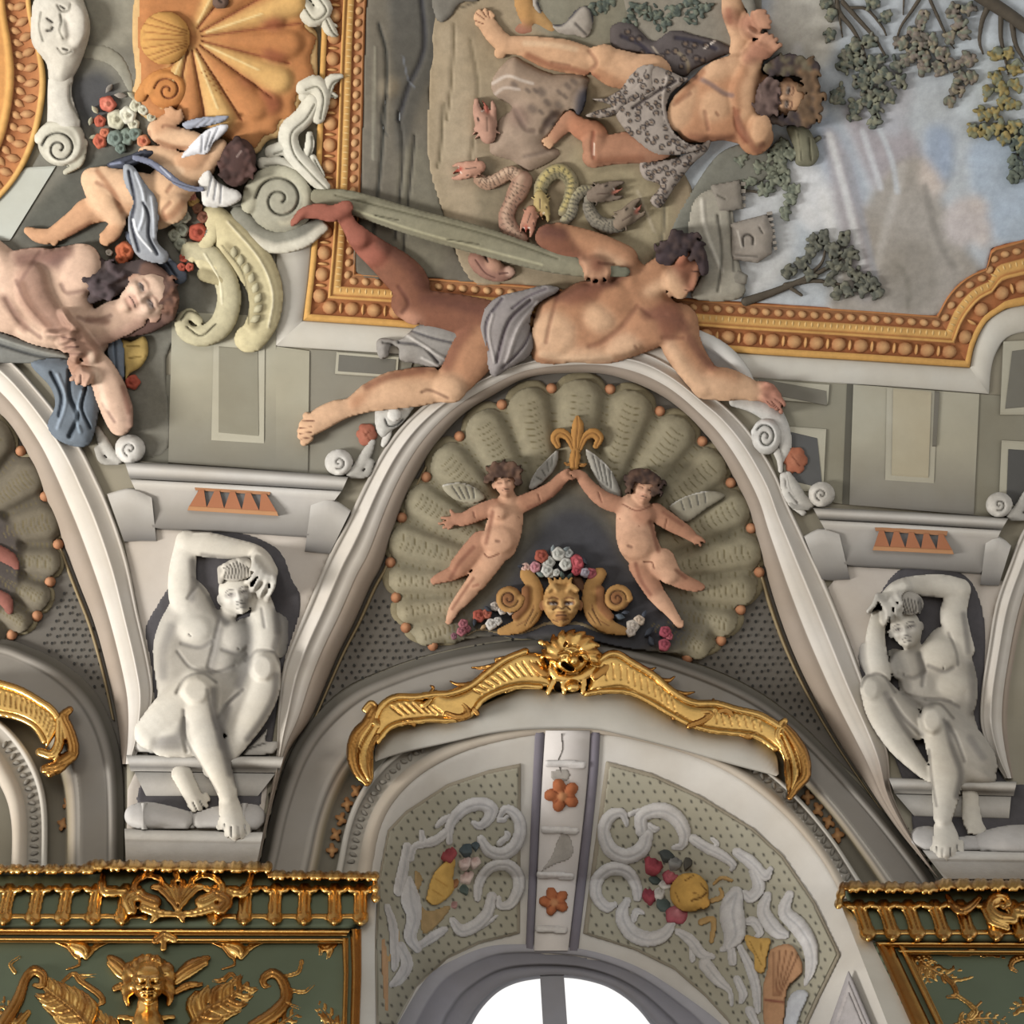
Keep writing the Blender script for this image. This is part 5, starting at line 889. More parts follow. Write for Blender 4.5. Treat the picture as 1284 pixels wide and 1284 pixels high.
zC, zD = (984, 560, 300), (1034, 800, 300)
C_, D_ = ZZ(zC), ZZ(zD)
ft = thing('seated_statue', 'grey painted seated nude with right arm bent over his bowed head', 'statue', (1220, 1060))
hx, hy = C_([(648, 975)])[0]
hp, hs = head(hx, hy, 25, -14, SL, SDK, 12, -0.2, 'd6d3ca', '5c5a58', 'a8a49d', 0.9)
prims = [('p', SM, C_([(560,1090),(700,1090),(820,970),(940,1010),(1000,1130)]) + D_([(790,100),(822,240),(800,390),(822,500),(740,480),(640,420),(540,400),(420,330),(385,200)]), 15, 0),
    ('e', SM, *C_([(660,1180)])[0], 24, 21, 20, 10, 0.5), ('e', SL, *C_([(840,1120)])[0], 26, 23, -10, 11, 0.5), ('e', SM, *D_([(520,250)])[0], 26, 18, 0, 10, 0.4), ('e', SL, *D_([(680,250)])[0], 24, 20, 0, 10, 0.4), ('e', SM, *D_([(770,300)])[0], 12, 28, 0, 9, 0.4),
    ('c', SL, [p + (6,) for p in C_([(960,1090,60),(925,1000,72),(905,900,74),(925,810,66),(940,770,60)])]), ('c', SL, [p + (9,) for p in C_([(940,765,58),(850,750,64),(740,745,58),(640,745,42),(590,775,46),(555,820,48)])]),
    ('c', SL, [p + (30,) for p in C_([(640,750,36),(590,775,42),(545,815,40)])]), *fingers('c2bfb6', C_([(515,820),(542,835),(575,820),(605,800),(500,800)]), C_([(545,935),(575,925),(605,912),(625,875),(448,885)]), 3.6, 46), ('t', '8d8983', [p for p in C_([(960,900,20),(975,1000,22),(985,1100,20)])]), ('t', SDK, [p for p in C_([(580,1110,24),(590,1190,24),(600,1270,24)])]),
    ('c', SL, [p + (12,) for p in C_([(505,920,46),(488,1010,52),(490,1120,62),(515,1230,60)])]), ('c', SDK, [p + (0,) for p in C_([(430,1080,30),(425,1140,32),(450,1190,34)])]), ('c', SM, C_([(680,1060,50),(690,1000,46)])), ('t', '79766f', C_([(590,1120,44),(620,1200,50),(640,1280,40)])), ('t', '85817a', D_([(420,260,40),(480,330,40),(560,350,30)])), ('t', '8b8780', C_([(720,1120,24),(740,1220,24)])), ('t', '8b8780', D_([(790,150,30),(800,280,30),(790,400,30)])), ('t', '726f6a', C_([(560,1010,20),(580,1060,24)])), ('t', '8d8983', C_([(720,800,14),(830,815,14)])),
    ('c', SM, [p + (12,) for p in D_([(265,255,74),(370,345,66),(460,440,66),(500,500,50)])]), ('c', SL, [p + (15,) for p in D_([(250,270,62),(300,400,76),(400,560,70),(510,690,46),(560,740,36)])]), ('e', SL, *D_([(245,270)])[0], 12, 14, 0, 27, 0.12), ('t', '85817b', [p for p in D_([(330,300,20),(380,400,24),(470,540,24),(550,640,18)])]),
    ('c', SM, [p + (12,) for p in D_([(590,420,78),(700,520,110),(800,640,112),(845,690,84)])]), ('p', SM, D_([(690,520),(820,560),(890,660),(922,740),(900,782),(780,788),(660,786),(650,640)]), 18, 10), ('c', SL, [p + (20,) for p in D_([(585,430,74),(610,560,74),(655,700,92),(650,840,74),(635,960,52)])]), ('e', SL, *D_([(578,440)])[0], 13, 16, 0, 37, 0.12), ('t', SDK, [p for p in D_([(655,460,22),(690,600,26),(730,720,26),(710,850,20)])]), ('t', '8f8b85', [p for p in D_([(780,540,20),(850,640,30)])]),
    ('c', SL, [p + (14,) for p in D_([(640,1020,56),(650,1090,74),(645,1120,66)])]), *[('c', SL, [p + (13,) for p in D_([(x, y - 20, 21), (x2, y2, 18)])]) for x, y, x2, y2 in ((585,1130,582,1145),(615,1150,612,1165),(652,1160,655,1178),(690,1150,698,1165),(728,1120,735,1140))],
    ('c', SL, [p + (6,) for p in D_([(780,840,46),(785,930,52),(800,1000,50),(840,1035,30)])]), *[('c', SL, [p + (10,) for p in D_([(x, 1000, 14), (x + 6, 1045, 12)])]) for x in (770, 800, 830)]]
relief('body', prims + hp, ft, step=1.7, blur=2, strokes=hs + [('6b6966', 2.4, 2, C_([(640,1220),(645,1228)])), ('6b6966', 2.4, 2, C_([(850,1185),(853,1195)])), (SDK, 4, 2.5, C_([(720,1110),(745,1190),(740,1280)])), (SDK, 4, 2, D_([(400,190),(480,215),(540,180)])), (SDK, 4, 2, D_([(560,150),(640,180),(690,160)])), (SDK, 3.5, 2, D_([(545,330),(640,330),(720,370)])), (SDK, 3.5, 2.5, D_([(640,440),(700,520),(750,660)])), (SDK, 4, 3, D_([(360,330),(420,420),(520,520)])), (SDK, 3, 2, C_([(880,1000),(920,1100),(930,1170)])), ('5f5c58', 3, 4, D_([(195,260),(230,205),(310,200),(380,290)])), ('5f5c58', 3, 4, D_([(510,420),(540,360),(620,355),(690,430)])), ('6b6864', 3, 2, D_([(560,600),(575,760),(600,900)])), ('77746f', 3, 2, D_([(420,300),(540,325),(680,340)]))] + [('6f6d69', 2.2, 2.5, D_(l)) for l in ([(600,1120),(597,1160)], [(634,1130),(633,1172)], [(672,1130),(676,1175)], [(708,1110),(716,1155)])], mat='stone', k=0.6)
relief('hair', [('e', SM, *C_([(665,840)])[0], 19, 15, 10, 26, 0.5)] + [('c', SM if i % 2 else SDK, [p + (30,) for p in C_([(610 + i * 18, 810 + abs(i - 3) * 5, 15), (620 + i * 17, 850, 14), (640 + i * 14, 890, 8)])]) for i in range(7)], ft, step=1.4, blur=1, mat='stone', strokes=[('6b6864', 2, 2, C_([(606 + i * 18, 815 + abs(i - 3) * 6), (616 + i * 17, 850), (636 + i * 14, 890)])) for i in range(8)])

# ---------------------------------------------------------------- youth reaching out over the arch, with the log
M_, N_, O_ = ZZ((340, 240, 320)), ZZ((580, 180, 320)), ZZ((780, 280, 330))
K1, K2, K3, KR = 'd6ac87', 'b5825f', '86553f', '9c5a48'
yo = thing('person', 'bare chested youth in grey loincloth sprawling across the arch, grasping a log', 'person', (700, 440))
prims = [('c', KR, [p + (34,) for p in M_([(108,156,14),(160,112,30),(230,100,40),(310,110,44),(375,82,40)])]), ('c', KR, [p + (26,) for p in M_([(360,110,42),(400,180,42),(440,230,58)])]), ('c', KR, [p + (14,) for p in M_([(430,220,54),(480,270,66),(530,310,74)])]), ('c', K3, [p + (8,) for p in M_([(530,310,74),(640,400,96),(700,470,98),(700,560,90)])]), ('e', 'c08a70', *M_([(710,625)])[0], 16, 11, 20, 16, 0.5),
    ('c', K3, [p + (10,) for p in M_([(690,560,88),(800,590,92),(940,620,104),(1060,650,112)])]),
    *fingers(KR, M_([(150,120),(170,100)]), M_([(106,168),(116,140)]), 3.4, 38),
    ('c', K1, [p + (12,) for p in M_([(190,1185,52),(260,1140,60),(330,1105,56),(400,1085,48),(500,1035,74)])]), ('c', K1, [p + (12,) for p in M_([(500,1035,74),(620,1000,98),(740,990,92),(830,980,84)])]), ('c', K2, [p + (16,) for p in M_([(420,1070,34),(560,985,50),(700,940,52),(800,930,50)])]),
    ('e', K1, *M_([(900,990)])[0], 21, 19, 0, 20, 0.6), ('c', K2, [p + (12,) for p in M_([(890,980,86),(950,910,100),(1010,820,120),(1060,740,112)])]), ('c', K3, [p + (18,) for p in M_([(900,900,44),(960,800,60),(1010,720,60)])]),
    *[('c', K1, [p + (12,) for p in M_([(x, y, 24), (x2, y2, 20)])]) for x, y, x2, y2 in ((200,1140,178,1130),(180,1160,158,1175),(175,1190,150,1205),(175,1220,150,1230),(190,1240,165,1262))],
    ('p', K2, N_([(380,810),(480,750),(600,690),(720,690),(830,560),(940,640),(1040,760),(1150,920),(1040,1000),(900,1060),(740,1108),(560,1103),(440,1113),(350,1080),(350,950)]), 24, 6),
    ('e', K1, *N_([(480,950)])[0], 34, 30, -20, 22, 0.35), ('e', K1, *N_([(640,1030)])[0], 50, 17, -8, 20, 0.4), ('e', K1, *N_([(690,880)])[0], 22, 19, 20, 27, 0.4), ('e', K1, *N_([(820,1000)])[0], 28, 16, -20, 24, 0.5), ('e', K3, *N_([(640,770)])[0], 40, 16, -18, 22, 0.5), ('e', K2, *N_([(930,920)])[0], 36, 26, 10, 22, 0.5), ('e', K3, *N_([(1030,900)])[0], 30, 28, 30, 22, 0.5), ('e', K2, *N_([(770,800)])[0], 24, 24, 0, 26, 0.3),
    ('c', K2, [p + (16,) for p in N_([(840,780,80),(930,700,82),(1010,640,78),(1060,620,70)])]), ('c', K1, [p + (24,) for p in N_([(860,800,34),(950,740,36),(1030,700,40)])]),
    ('c', K2, [p + (18,) for p in N_([(800,590,86),(680,530,80),(570,490,72),(480,470,74)])]), ('c', K1, [p + (26,) for p in N_([(800,610,36),(690,560,34)])]), ('c', K3, [p + (22,) for p in N_([(430,470,66),(490,500,72),(560,560,52),(640,610,48)])]),
    ('e', K3, *N_([(675,625)])[0], 18, 15, 10, 34, 0.6), *fingers('cf9f7c', N_([(625,620),(655,625),(690,625),(725,625),(610,600)]), N_([(622,668),(655,680),(692,685),(728,675),(640,610)]), 4.8, 38),
    ('c', K2, [p + (18,) for p in O_([(270,490,104),(290,590,98),(340,680,88),(400,760,82)])]), ('c', K1, [p + (26,) for p in O_([(250,600,44),(320,720,44),(400,800,46)])]), ('c', K1, [p + (20,) for p in O_([(410,780,80),(500,785,82),(580,800,64),(645,820,48)])]), ('c', K2, [p + (26,) for p in O_([(450,730,36),(550,760,30)])]),
    ('c', 'b47d66', [p + (18,) for p in O_([(640,815,46),(700,825,52),(740,850,40)])]), *fingers('b9806a', O_([(690,850),(712,862),(735,858),(752,845),(690,790)]), O_([(728,892),(752,905),(776,922),(790,885),(735,795)]), 3.6, 28)]
prims += [('t', '7a4c3a', N_([(480,770,30),(600,720,40),(740,700,40),(820,640,40)])), ('t', '80513e', N_([(930,860,36),(1040,860,44),(1120,930,36)])), ('t', 'dcb692', N_([(400,1060,26),(560,1085,24),(740,1080,24)])), ('t', '6d4234', M_([(560,260,40),(700,380,44),(760,470,44)])), ('t', '6d4234', M_([(780,540,40),(920,560,44),(1040,590,44)])), ('t', '8a573f', M_([(480,980,24),(600,930,26),(760,900,30)])), ('t', '8a5a45', O_([(330,560,30),(390,650,30),(440,700,30)])), ('t', '70463a', N_([(420,440,44),(500,450,40)]))]
fpr = [('p', K3, N_([(1080,560),(1140,520),(1200,560),(1215,620),(1200,660),(1170,690),(1160,740),(1120,745),(1095,770),(1050,740),(1030,680),(1040,600)]), 16, 22), ('e', K1, *N_([(1075,710)])[0], 14, 20, -30, 30, 0.5), ('e', 'b06f55', *N_([(1105,570)])[0], 8, 12, 20, 40, 0.7), ('c', 'a87459', [p + (36,) for p in N_([(1185,610,14),(1172,680,14),(1155,735,9)])]), ('e', 'a8604e', *N_([(1135,735)])[0], 5, 3, 20, 36, 0.7)]
relief('body', prims + fpr, yo, step=1.8, blur=2, lift=2, strokes=[('5e3326', 3, 3, N_([(690,600),(760,610)])), (K3, 4, 2, N_([(480,760),(440,900),(420,1000)])), (K3, 5, 2.5, N_([(880,820),(800,920),(700,1000),(640,1020)])), (K3, 3, 2, N_([(870,1020),(875,1028)])), (K3, 4, 2, N_([(900,830),(960,870),(1020,860)])), ('3d241d', 2.4, 1.5, N_([(1150,640),(1185,645)])), ('3d241d', 2, 1, N_([(1120,738),(1150,745)])), (K3, 4, 2, O_([(200,560),(300,560)])), ('6b3a30', 1.8, 2, O_([(705,868),(745,900)])), ('6b3a30', 1.8, 2, O_([(728,868),(768,908)])), ('6b3a30', 1.8, 2, O_([(745,855),(785,890)])), ('5a2f24', 3, 3, M_([(890,1040),(800,1000),(760,1010)])), (K3, 3, 1.5, M_([(700,880),(820,900)])), ('5a2f24', 4, 2, M_([(640,480),(690,560),(660,610)]))] + [('6b3d2c', 2, 2, M_(l)) for l in ([(215,1155),(160,1152)], [(205,1185),(145,1190)], [(205,1212),(145,1218)], [(212,1235),(150,1246)])], k=0.55)
relief('hair', [('p', '43363a', N_([(972,590),(985,525),(1060,465),(1140,452),(1215,520),(1240,640),(1200,665),(1175,600),(1130,540),(1090,545),(1060,610),(1010,612)]), 10, 34)] + curls(*N_([(1110,520)])[0], 28, 17, 26, 4.2, '4c3d3c', '382d31', 44), yo, step=1.6, blur=1, lift=2)
relief('loincloth', [('p', '8b8583', N_([(490,738),(420,712),(300,738),(180,770),(105,835),(78,940),(110,1055),(150,1172),(240,1130),(330,1075),(362,1000),(340,910),(372,815)]), 22, 16)], yo, step=1.8, blur=2, lift=3, strokes=[('63595e', 6, 4, N_([(340,790),(230,900),(170,1100)])), ('b3adaa', 7, -3, N_([(380,800),(280,930),(220,1100)])), ('5a5158', 5, 4, N_([(200,780),(120,900),(130,1040)])), ('a8a29f', 6, -3, N_([(150,860),(130,960),(160,1100)])), ('5d545a', 4, 3, N_([(350,930),(300,1030),(200,1130)])), ('6b6267', 4, 3, N_([(420,730),(330,770),(250,830)]))])
relief('loincloth_end', [('p', '96938f', M_([(528,765),(560,735),(650,742),(740,672),(840,660),(960,700),(992,760),(900,850),(830,893),(740,868),(650,850),(640,790),(600,780),(590,830),(545,840)]), 12, 6)], yo, step=1.8, blur=2, lift=3, strokes=[('5b585a', 5, 4, M_([(640,760),(760,780),(840,860)])), ('5f5c5f', 4, 3, M_([(700,700),(820,740),(950,770)])), ('bcb9b5', 6, -3, M_([(680,720),(800,800),(880,850)])), ('66635f', 4, 3, M_([(560,760),(610,770)])), ('c2bfbb', 5, -2, M_([(760,840),(840,880)]))])
lg = thing('log', 'long grey green log held slantwise across the frame corner', 'log', (600, 300))
relief('trunk', [('c', '87836c', [(398,246,10,10),(440,254,15,12),(520,279,17,14),(600,301,18,16),(680,325,15,20),(735,337,11,26),(752,340,9,28)])], lg, step=1.8, blur=2, lift=4, strokes=[('6a664f', 3, 2, [(420,245),(520,270),(620,297),(700,325)]), ('a7a385', 5, -1.5, [(440,262),(520,289),(600,311),(680,332)]), ('5c5845', 2.4, 2, [(470,270),(500,276)]), ('5c5845', 2.4, 2, [(560,300),(600,306)])])
relief('cut_end', [('c', '777865', [(768,340,8,30),(784,341,6.5,30)])], lg, step=1.5, blur=1, lift=4)
relief('knot', [('e', 'a39f80', *N_([(180,515)])[0], 7, 4.5, 10, 24, 0.6)], lg, step=1.4, blur=1, lift=4, strokes=[('5c5845', 2.4, 2, rot(*N_([(180,515)])[0], [(-3, 0), (0, -2), (3, 0), (0, 2)], 0))])

# ---------------------------------------------------------------- bearded man with leopard skin
Pz, Qz, Sz = ZZ((580, 0, 240)), ZZ((780, 0, 290)), ZZ((890, 0, 200))
H1, H2, H3, HR = 'd3a67f', 'b9845f', '8d5c45', 'b07d60'
he = thing('person', 'bearded muscular man in leopard skin swinging a club over his shoulder', 'person', (850, 200))
prims = [('c', H1, [p + (8,) for p in Pz([(120,110,46),(170,170,62),(230,250,66),(290,300,66)])]), ('e', H1, *Pz([(255,350)])[0], 8, 9, 30, 8, 0.6), *[('c', H1, [p + (10,) for p in Pz([(x, y, 24), (x2, y2, 20)])]) for x, y, x2, y2 in ((130,100,110,80),(165,95,150,72),(195,110,185,90),(110,140,90,120),(120,165,100,155))],
    ('c', H1, [p + (8,) for p in Pz([(290,300,62),(420,310,72),(560,345,98),(680,375,114),(800,400,100)])]), ('c', H2, [p + (12,) for p in Pz([(420,360,30),(560,420,40),(700,450,40),(820,470,40)])]), ('e', H1, *Pz([(950,385)])[0], 19, 17, 0, 12, 0.6), ('c', H1, [p + (10,) for p in Pz([(900,400,92),(1040,440,112),(1150,480,126),(1270,500,138)])]), ('c', H2, [p + (16,) for p in Pz([(900,480,40),(1000,540,44),(1100,560,40)])]),
    ('c', HR, [p + (10,) for p in Pz([(580,955,36),(630,900,46),(690,830,54),(720,785,46)])]), *[('c', H1, [p + (12,) for p in Pz([(x, y, 18), (x2, y2, 16)])]) for x, y, x2, y2 in ((570,930,540,945),(580,950,555,970),(600,965,585,985))], ('c', 'c08160', [p + (10,) for p in Pz([(740,820,62),(810,870,74),(880,890,84),(900,960,90)])]), ('c', HR, [p + (14,) for p in Pz([(890,970,90),(890,1050,76)])]), ('c', HR, [p + (12,) for p in Pz([(880,1050,78),(980,1010,100),(1100,990,110),(1220,980,118),(1310,960,120)])]),
    ('p', H2, Qz([(262,600),(300,515),(400,420),(470,358),(590,308),(690,298),(770,380),(800,500),(760,640),(690,790),(560,780),(450,792),(350,785),(285,700)]), 20, 8),
    ('e', H1, *Qz([(350,600)])[0], 20, 32, 30, 22, 0.35), ('e', H1, *Qz([(540,400)])[0], 26, 16, -25, 22, 0.5), ('e', H1, *Qz([(520,590)])[0], 24, 26, 20, 23, 0.4), ('e', H2, *Qz([(560,690)])[0], 30, 18, 0, 23, 0.4), ('e', H1, *Qz([(640,380)])[0], 24, 18, 0, 22, 0.4), ('e', H2, *Qz([(400,720)])[0], 20, 14, 20, 22, 0.4),
    ('c', H2, [p + (22,) for p in Qz([(760,760,82),(730,780,80),(690,700,76),(680,640,72)])]), ('e', H1, *Qz([(770,720)])[0], 14, 20, 10, 38, 0.5), ('c', H1, [p + (26,) for p in Qz([(690,620,68),(680,520,70),(705,410,60),(740,310,52)])]), ('c', H2, [p + (30,) for p in Qz([(650,600,36),(640,500,36),(680,390,34)])]),
    ('c', H1, [p + (14,) for p in Qz([(660,280,66),(665,210,64),(640,130,66),(620,60,68),(620,-30,66)])]), ('c', HR, [p + (18,) for p in Qz([(610,80,54),(640,130,44)])]),
    ('e', 'b07a60', *Qz([(775,275)])[0], 17, 14, -10, 30, 0.6), ('e', 'b07a60', *Qz([(725,135)])[0], 14, 18, 10, 28, 0.6), ('c', 'b07a60', up4(Qz([(710,320,44),(750,290,46)]), 30)), *fingers('c69274', Qz([(770,225),(800,235),(825,250),(845,270)]), Qz([(800,190),(830,200),(855,220),(878,250)]), 4.2, 44), *fingers('c69274', Qz([(735,75),(745,100),(755,125),(765,150)]), Qz([(790,65),(808,92),(818,120),(815,150)]), 4.2, 42), ('c', 'c69274', up4(Qz([(700,170,16),(740,195,15),(775,195,12)]), 44)),
    ('c', H2, [p + (14,) for p in Qz([(720,480,60),(780,480,70)])])]
prims += [('t', '9a6448', Qz([(380,760,26),(500,770,28),(620,760,28)])), ('t', '94583f', Qz([(640,620,24),(640,700,24),(680,780,24)])), ('t', 'a8714f', Qz([(300,560,20),(380,480,22),(450,400,20)])), ('t', '9c6347', Pz([(440,370,20),(600,440,26),(760,470,26),(900,520,30)])), ('t', '9a654a', Pz([(900,1080,30),(1040,1070,34),(1200,1060,34)])), ('t', 'e0bd97', Pz([(420,290,20),(600,300,26),(760,330,26)])), ('t', '935f47', Qz([(640,660,24),(740,830,22),(780,800,20)])), ('t', 'a0674e', Qz([(590,60,24),(600,120,22)]))]
hx, hy = Qz([(918, 538)])[0]; bq, bs = head(hx, hy, 27, 97, H1, '7d5140', 20, 0.1, 'd9ae8a', '33221e', '8a4f42', 1.0)
relief('body', prims + bq, he, step=1.6, blur=2, lift=2, strokes=bs + [('84482f', 3, 2, Qz([(620,600),(640,720),(700,790)])), (H3, 4, 2, Qz([(460,620),(480,720)])), ('5c5563', 5, 1, Qz([(380,415),(480,460),(560,515),(610,530)])), (H3, 3, 2, Qz([(525,625),(535,640)])), (H3, 4, 2, Qz([(290,580),(380,520)])), (H3, 4, 2, Pz([(850,340),(900,420),(860,470)])), ('8f4a36', 4, 3, Pz([(880,890),(870,980),(880,1060)])), ('e5c9b4', 2.5, 0, Pz([(882,960),(880,1040)])), (H3, 3, 1.5, Pz([(600,420),(720,440)]))] + [('7d4c38', 2, 2, Pz(l)) for l in ([(150,130),(95,90)], [(160,115),(130,70)], [(180,120),(168,72)], [(140,160),(88,140)])], k=0.55)
relief('beard', [('e', '6b5550', *Qz([(808,545)])[0], 16, 25, 5, 28, 0.5)] + curls(*Qz([(806,545)])[0], 16, 24, 34, 3.4, '75605a', '574541', 38) + [('c', '6b5550', up4(Qz([(880,515,9),(862,545,11),(880,575,9)]), 42))], he, step=1.6, blur=1, lift=2, strokes=[('3a2a2a', 3, 2, Qz([(868,520),(872,575)]))])
relief('hair', [('p', '5c4d42', Qz([(790,360),(880,310),(1000,330),(1080,420),(1102,520),(1080,620),(1030,670),(950,695),(850,690),(830,650),(920,650),(1000,610),(1025,520),(1000,440),(930,420),(850,425),(790,400)]), 8, 26)] + curls(*Qz([(1050,510)])[0], 12, 40, 30, 4.2, '6a543f', '7d6248', 32) + curls(*Qz([(930,370)])[0], 36, 12, 22, 4, '6d6552', '463c3e', 32) + curls(*Qz([(930,670)])[0], 26, 7, 12, 4, '574b45', '3c3438', 30), he, step=1.6, blur=1, lift=2)
spots = []
SKIN = [Qz([(-10,500),(90,372),(200,368),(330,425),(365,440),(275,520),(250,600),(280,720),(370,795),(440,802),(420,835),(300,862),(180,852),(60,765),(0,700),(-40,620)]), Qz([(492,768),(474,835),(385,920),(290,1045),(212,1155),(155,1110),(210,1030),(120,990),(100,900),(220,890),(330,865),(420,815)]), Pz([(868,665),(960,655),(1060,600),(1140,560),(1220,450),(1284,440),(1300,620),(1200,680),(1080,740),(960,790),(820,780),(900,740),(1000,710)])]
def leopard(poly, n, sz):
    a = np.array(poly); out = []; tries = 0; seen = []
    while len(out) < 2 * n and tries < 1500:
        tries += 1
        x, y = random.uniform(a[:, 0].min(), a[:, 0].max()), random.uniform(a[:, 1].min(), a[:, 1].max())
        if in_poly(np.array([x]), np.array([y]), poly)[0]:
            s_ = random.uniform(0.7, 1.1) * sz; u0 = random.uniform(0, 6.3)
            if any(abs(x - e[0]) + abs(y - e[1]) < sz * 2.1 for e in seen): continue
            seen.append((x, y)); out += [('7a6450', sz * 1.3, 0, [(x - 0.5, y), (x + 0.5, y)]), ('332c2c', sz * 0.85, 0, [(x + s_ * math.cos(u0 + u), y + s_ * math.sin(u0 + u)) for u in np.linspace(0, 4.9, 6)])]
    return out
for nm, pg, n_, zz in (('leopard_skin', SKIN[0], 60, 24), ('leopard_skin_tail', SKIN[1], 30, 12), ('leopard_skin_strap', SKIN[2], 30, 26)):
    relief(nm, [('p', 'a0958b', pg, 9, zz)], he, step=1.6, blur=2, cblur=0, lift=2, strokes=leopard(pg, n_, 3.4) + ([('b5aaa0', 6, -2, Qz([(250,430),(230,560),(260,700),(360,790)])), ('564c4c', 5, 4, Qz([(60,600),(180,520),(300,450)]))] if nm == 'leopard_skin' else []))
relief('fur_mantle', [('p', '5b5453', Qz([(-60,140),(60,130),(170,225),(280,165),(420,195),(560,235),(630,285),(560,310),(400,385),(340,425),(180,372),(100,300),(0,290),(-60,260)]), 8, 4)], he, step=1.8, blur=1, lift=2, strokes=[('8a7c66', 7, 0, Qz([(300,280),(360,340),(370,400)])), ('3a3540', 8, 2, Qz([(0,200),(90,240),(160,300)])), ('a29686', 4, 0, Qz([(170,260),(230,340),(270,390)])), ('3c3843', 8, 2, Qz([(300,210),(420,230),(520,270)])), ('ece2d6', 3, 0, Qz([(455,270),(530,215)]))] + leopard(Qz([(0,160),(170,240),(420,210),(560,270),(360,390),(100,290)]), 16, 4))
cl = thing('club', 'grey wooden club gripped in the bearded man\'s two fists', 'club', (940, 5))
relief('shaft', [('c', '88867c', [p + (34,) for p in Qz([(640,-160,46),(690,-20,36),(725,70,26),(770,190,20)])])], cl, step=1.8, blur=1, lift=2)

# ---------------------------------------------------------------- many headed serpent
Tz = ZZ((560, 160, 260))
hyd = thing('hydra', 'many necked scaly serpent writhing at the bearded man\'s feet', 'monster', (660, 250))
relief('body', [('p', 'a38d79', Pz([(200,520),(330,380),(450,430),(600,490),(835,505),(830,620),(780,720),(690,745),(640,860),(560,960),(640,1000),(640,1060),(450,1150),(330,1080),(180,1020),(230,820),(330,720),(210,640)]), 20, 2), ('e', '8d7465', *Pz([(420,830)])[0], 24, 36, 20, 10, 0.5), ('e', 'b49e88', *Pz([(600,640)])[0], 36, 20, 10, 12, 0.4), ('p', '3b3a44', Pz([(760,620),(830,580),(830,680),(790,770),(750,740)]), 4, 16), ('e', 'b7a08c', *Pz([(390,560)])[0], 30, 13, 20, 10, 0.5)], hyd, step=1.8, blur=2, strokes=[('4f4440', 4 + (i % 3) * 2, 0, [q, (q[0] + 3, q[1] + 3)]) for i, q in enumerate([p for p in Pz([(430,600),(340,560),(460,720),(520,745),(600,755),(590,800),(680,640),(700,570),(520,610),(640,610),(560,680),(640,700),(480,600),(740,540),(560,820),(610,830)])])] + [('5d4a44', 6, 4, Pz([(540,880),(590,800),(640,760)])), ('6b574d', 5, 3, Pz([(350,740),(420,860),(480,880)])), ('d8cdc2', 3, 0, Pz([(200,560),(300,510),(400,540),(470,560)])), ('d3c6ba', 3, 0, Pz([(210,640),(280,590),(380,600)])), ('77655a', 4, 2, Pz([(420,1050),(540,1020),(640,960)]))])
def neck(name, col, chain, hi=None, sp=None):
    a = spl([(p[0], p[1]) for p in chain], 3); w = np.mean([p[2] for p in chain])
    st = []
    for i in range(1, len(a) - 1):
        d = a[i + 1] - a[i - 1]; d /= max(np.hypot(*d), 1e-6); n_ = np.array([-d[1], d[0]])
        for u in (-0.62, -0.2, 0.22, 0.64):
            q = a[i] + n_ * w * (u + 0.2 * (i % 2)); st.append((sp or '6f5a4c', 1.7, 0.5, [tuple(q - n_ * 1.4), tuple(q + d * 1.8), tuple(q + n_ * 1.4)]))
    relief(name, [('c', col, [p + (6,) for p in chain])] + ([('c', hi, [(p[0] - 1, p[1] - p[2] * 0.3, p[2] * 0.4, 6 + p[2] * 0.4) for p in chain])] if hi else []), hyd, step=1.6, blur=1, lift=6, strokes=st)
neck('neck', 'a07a66', Tz([(470,330,66),(440,400,66),(400,470,50),(370,560,54),(400,640,58),(470,690,38)]), 'bd9c84')
neck('neck', 'b08d74', Tz([(440,300,50),(390,280,44),(320,320,44),(250,345,44),(200,320,38)]), 'd0b094')
neck('neck', '8f8668', Tz([(590,500,30),(580,380,46),(640,290,50),(720,275,52),(775,340,46),(760,440,40),(720,520,34)]), 'c0b072', '5f5c45')
neck('neck', '8a8372', Tz([(730,580,34),(770,530,40),(785,450,42),(830,400,42),(890,380,30)]), 'a8a07e', '5f5c50')
neck('neck', '7b7568', Tz([(880,440,34),(885,510,42),(930,580,46),(1000,610,50),(1070,600,50)]), '948c7a', '57534a')
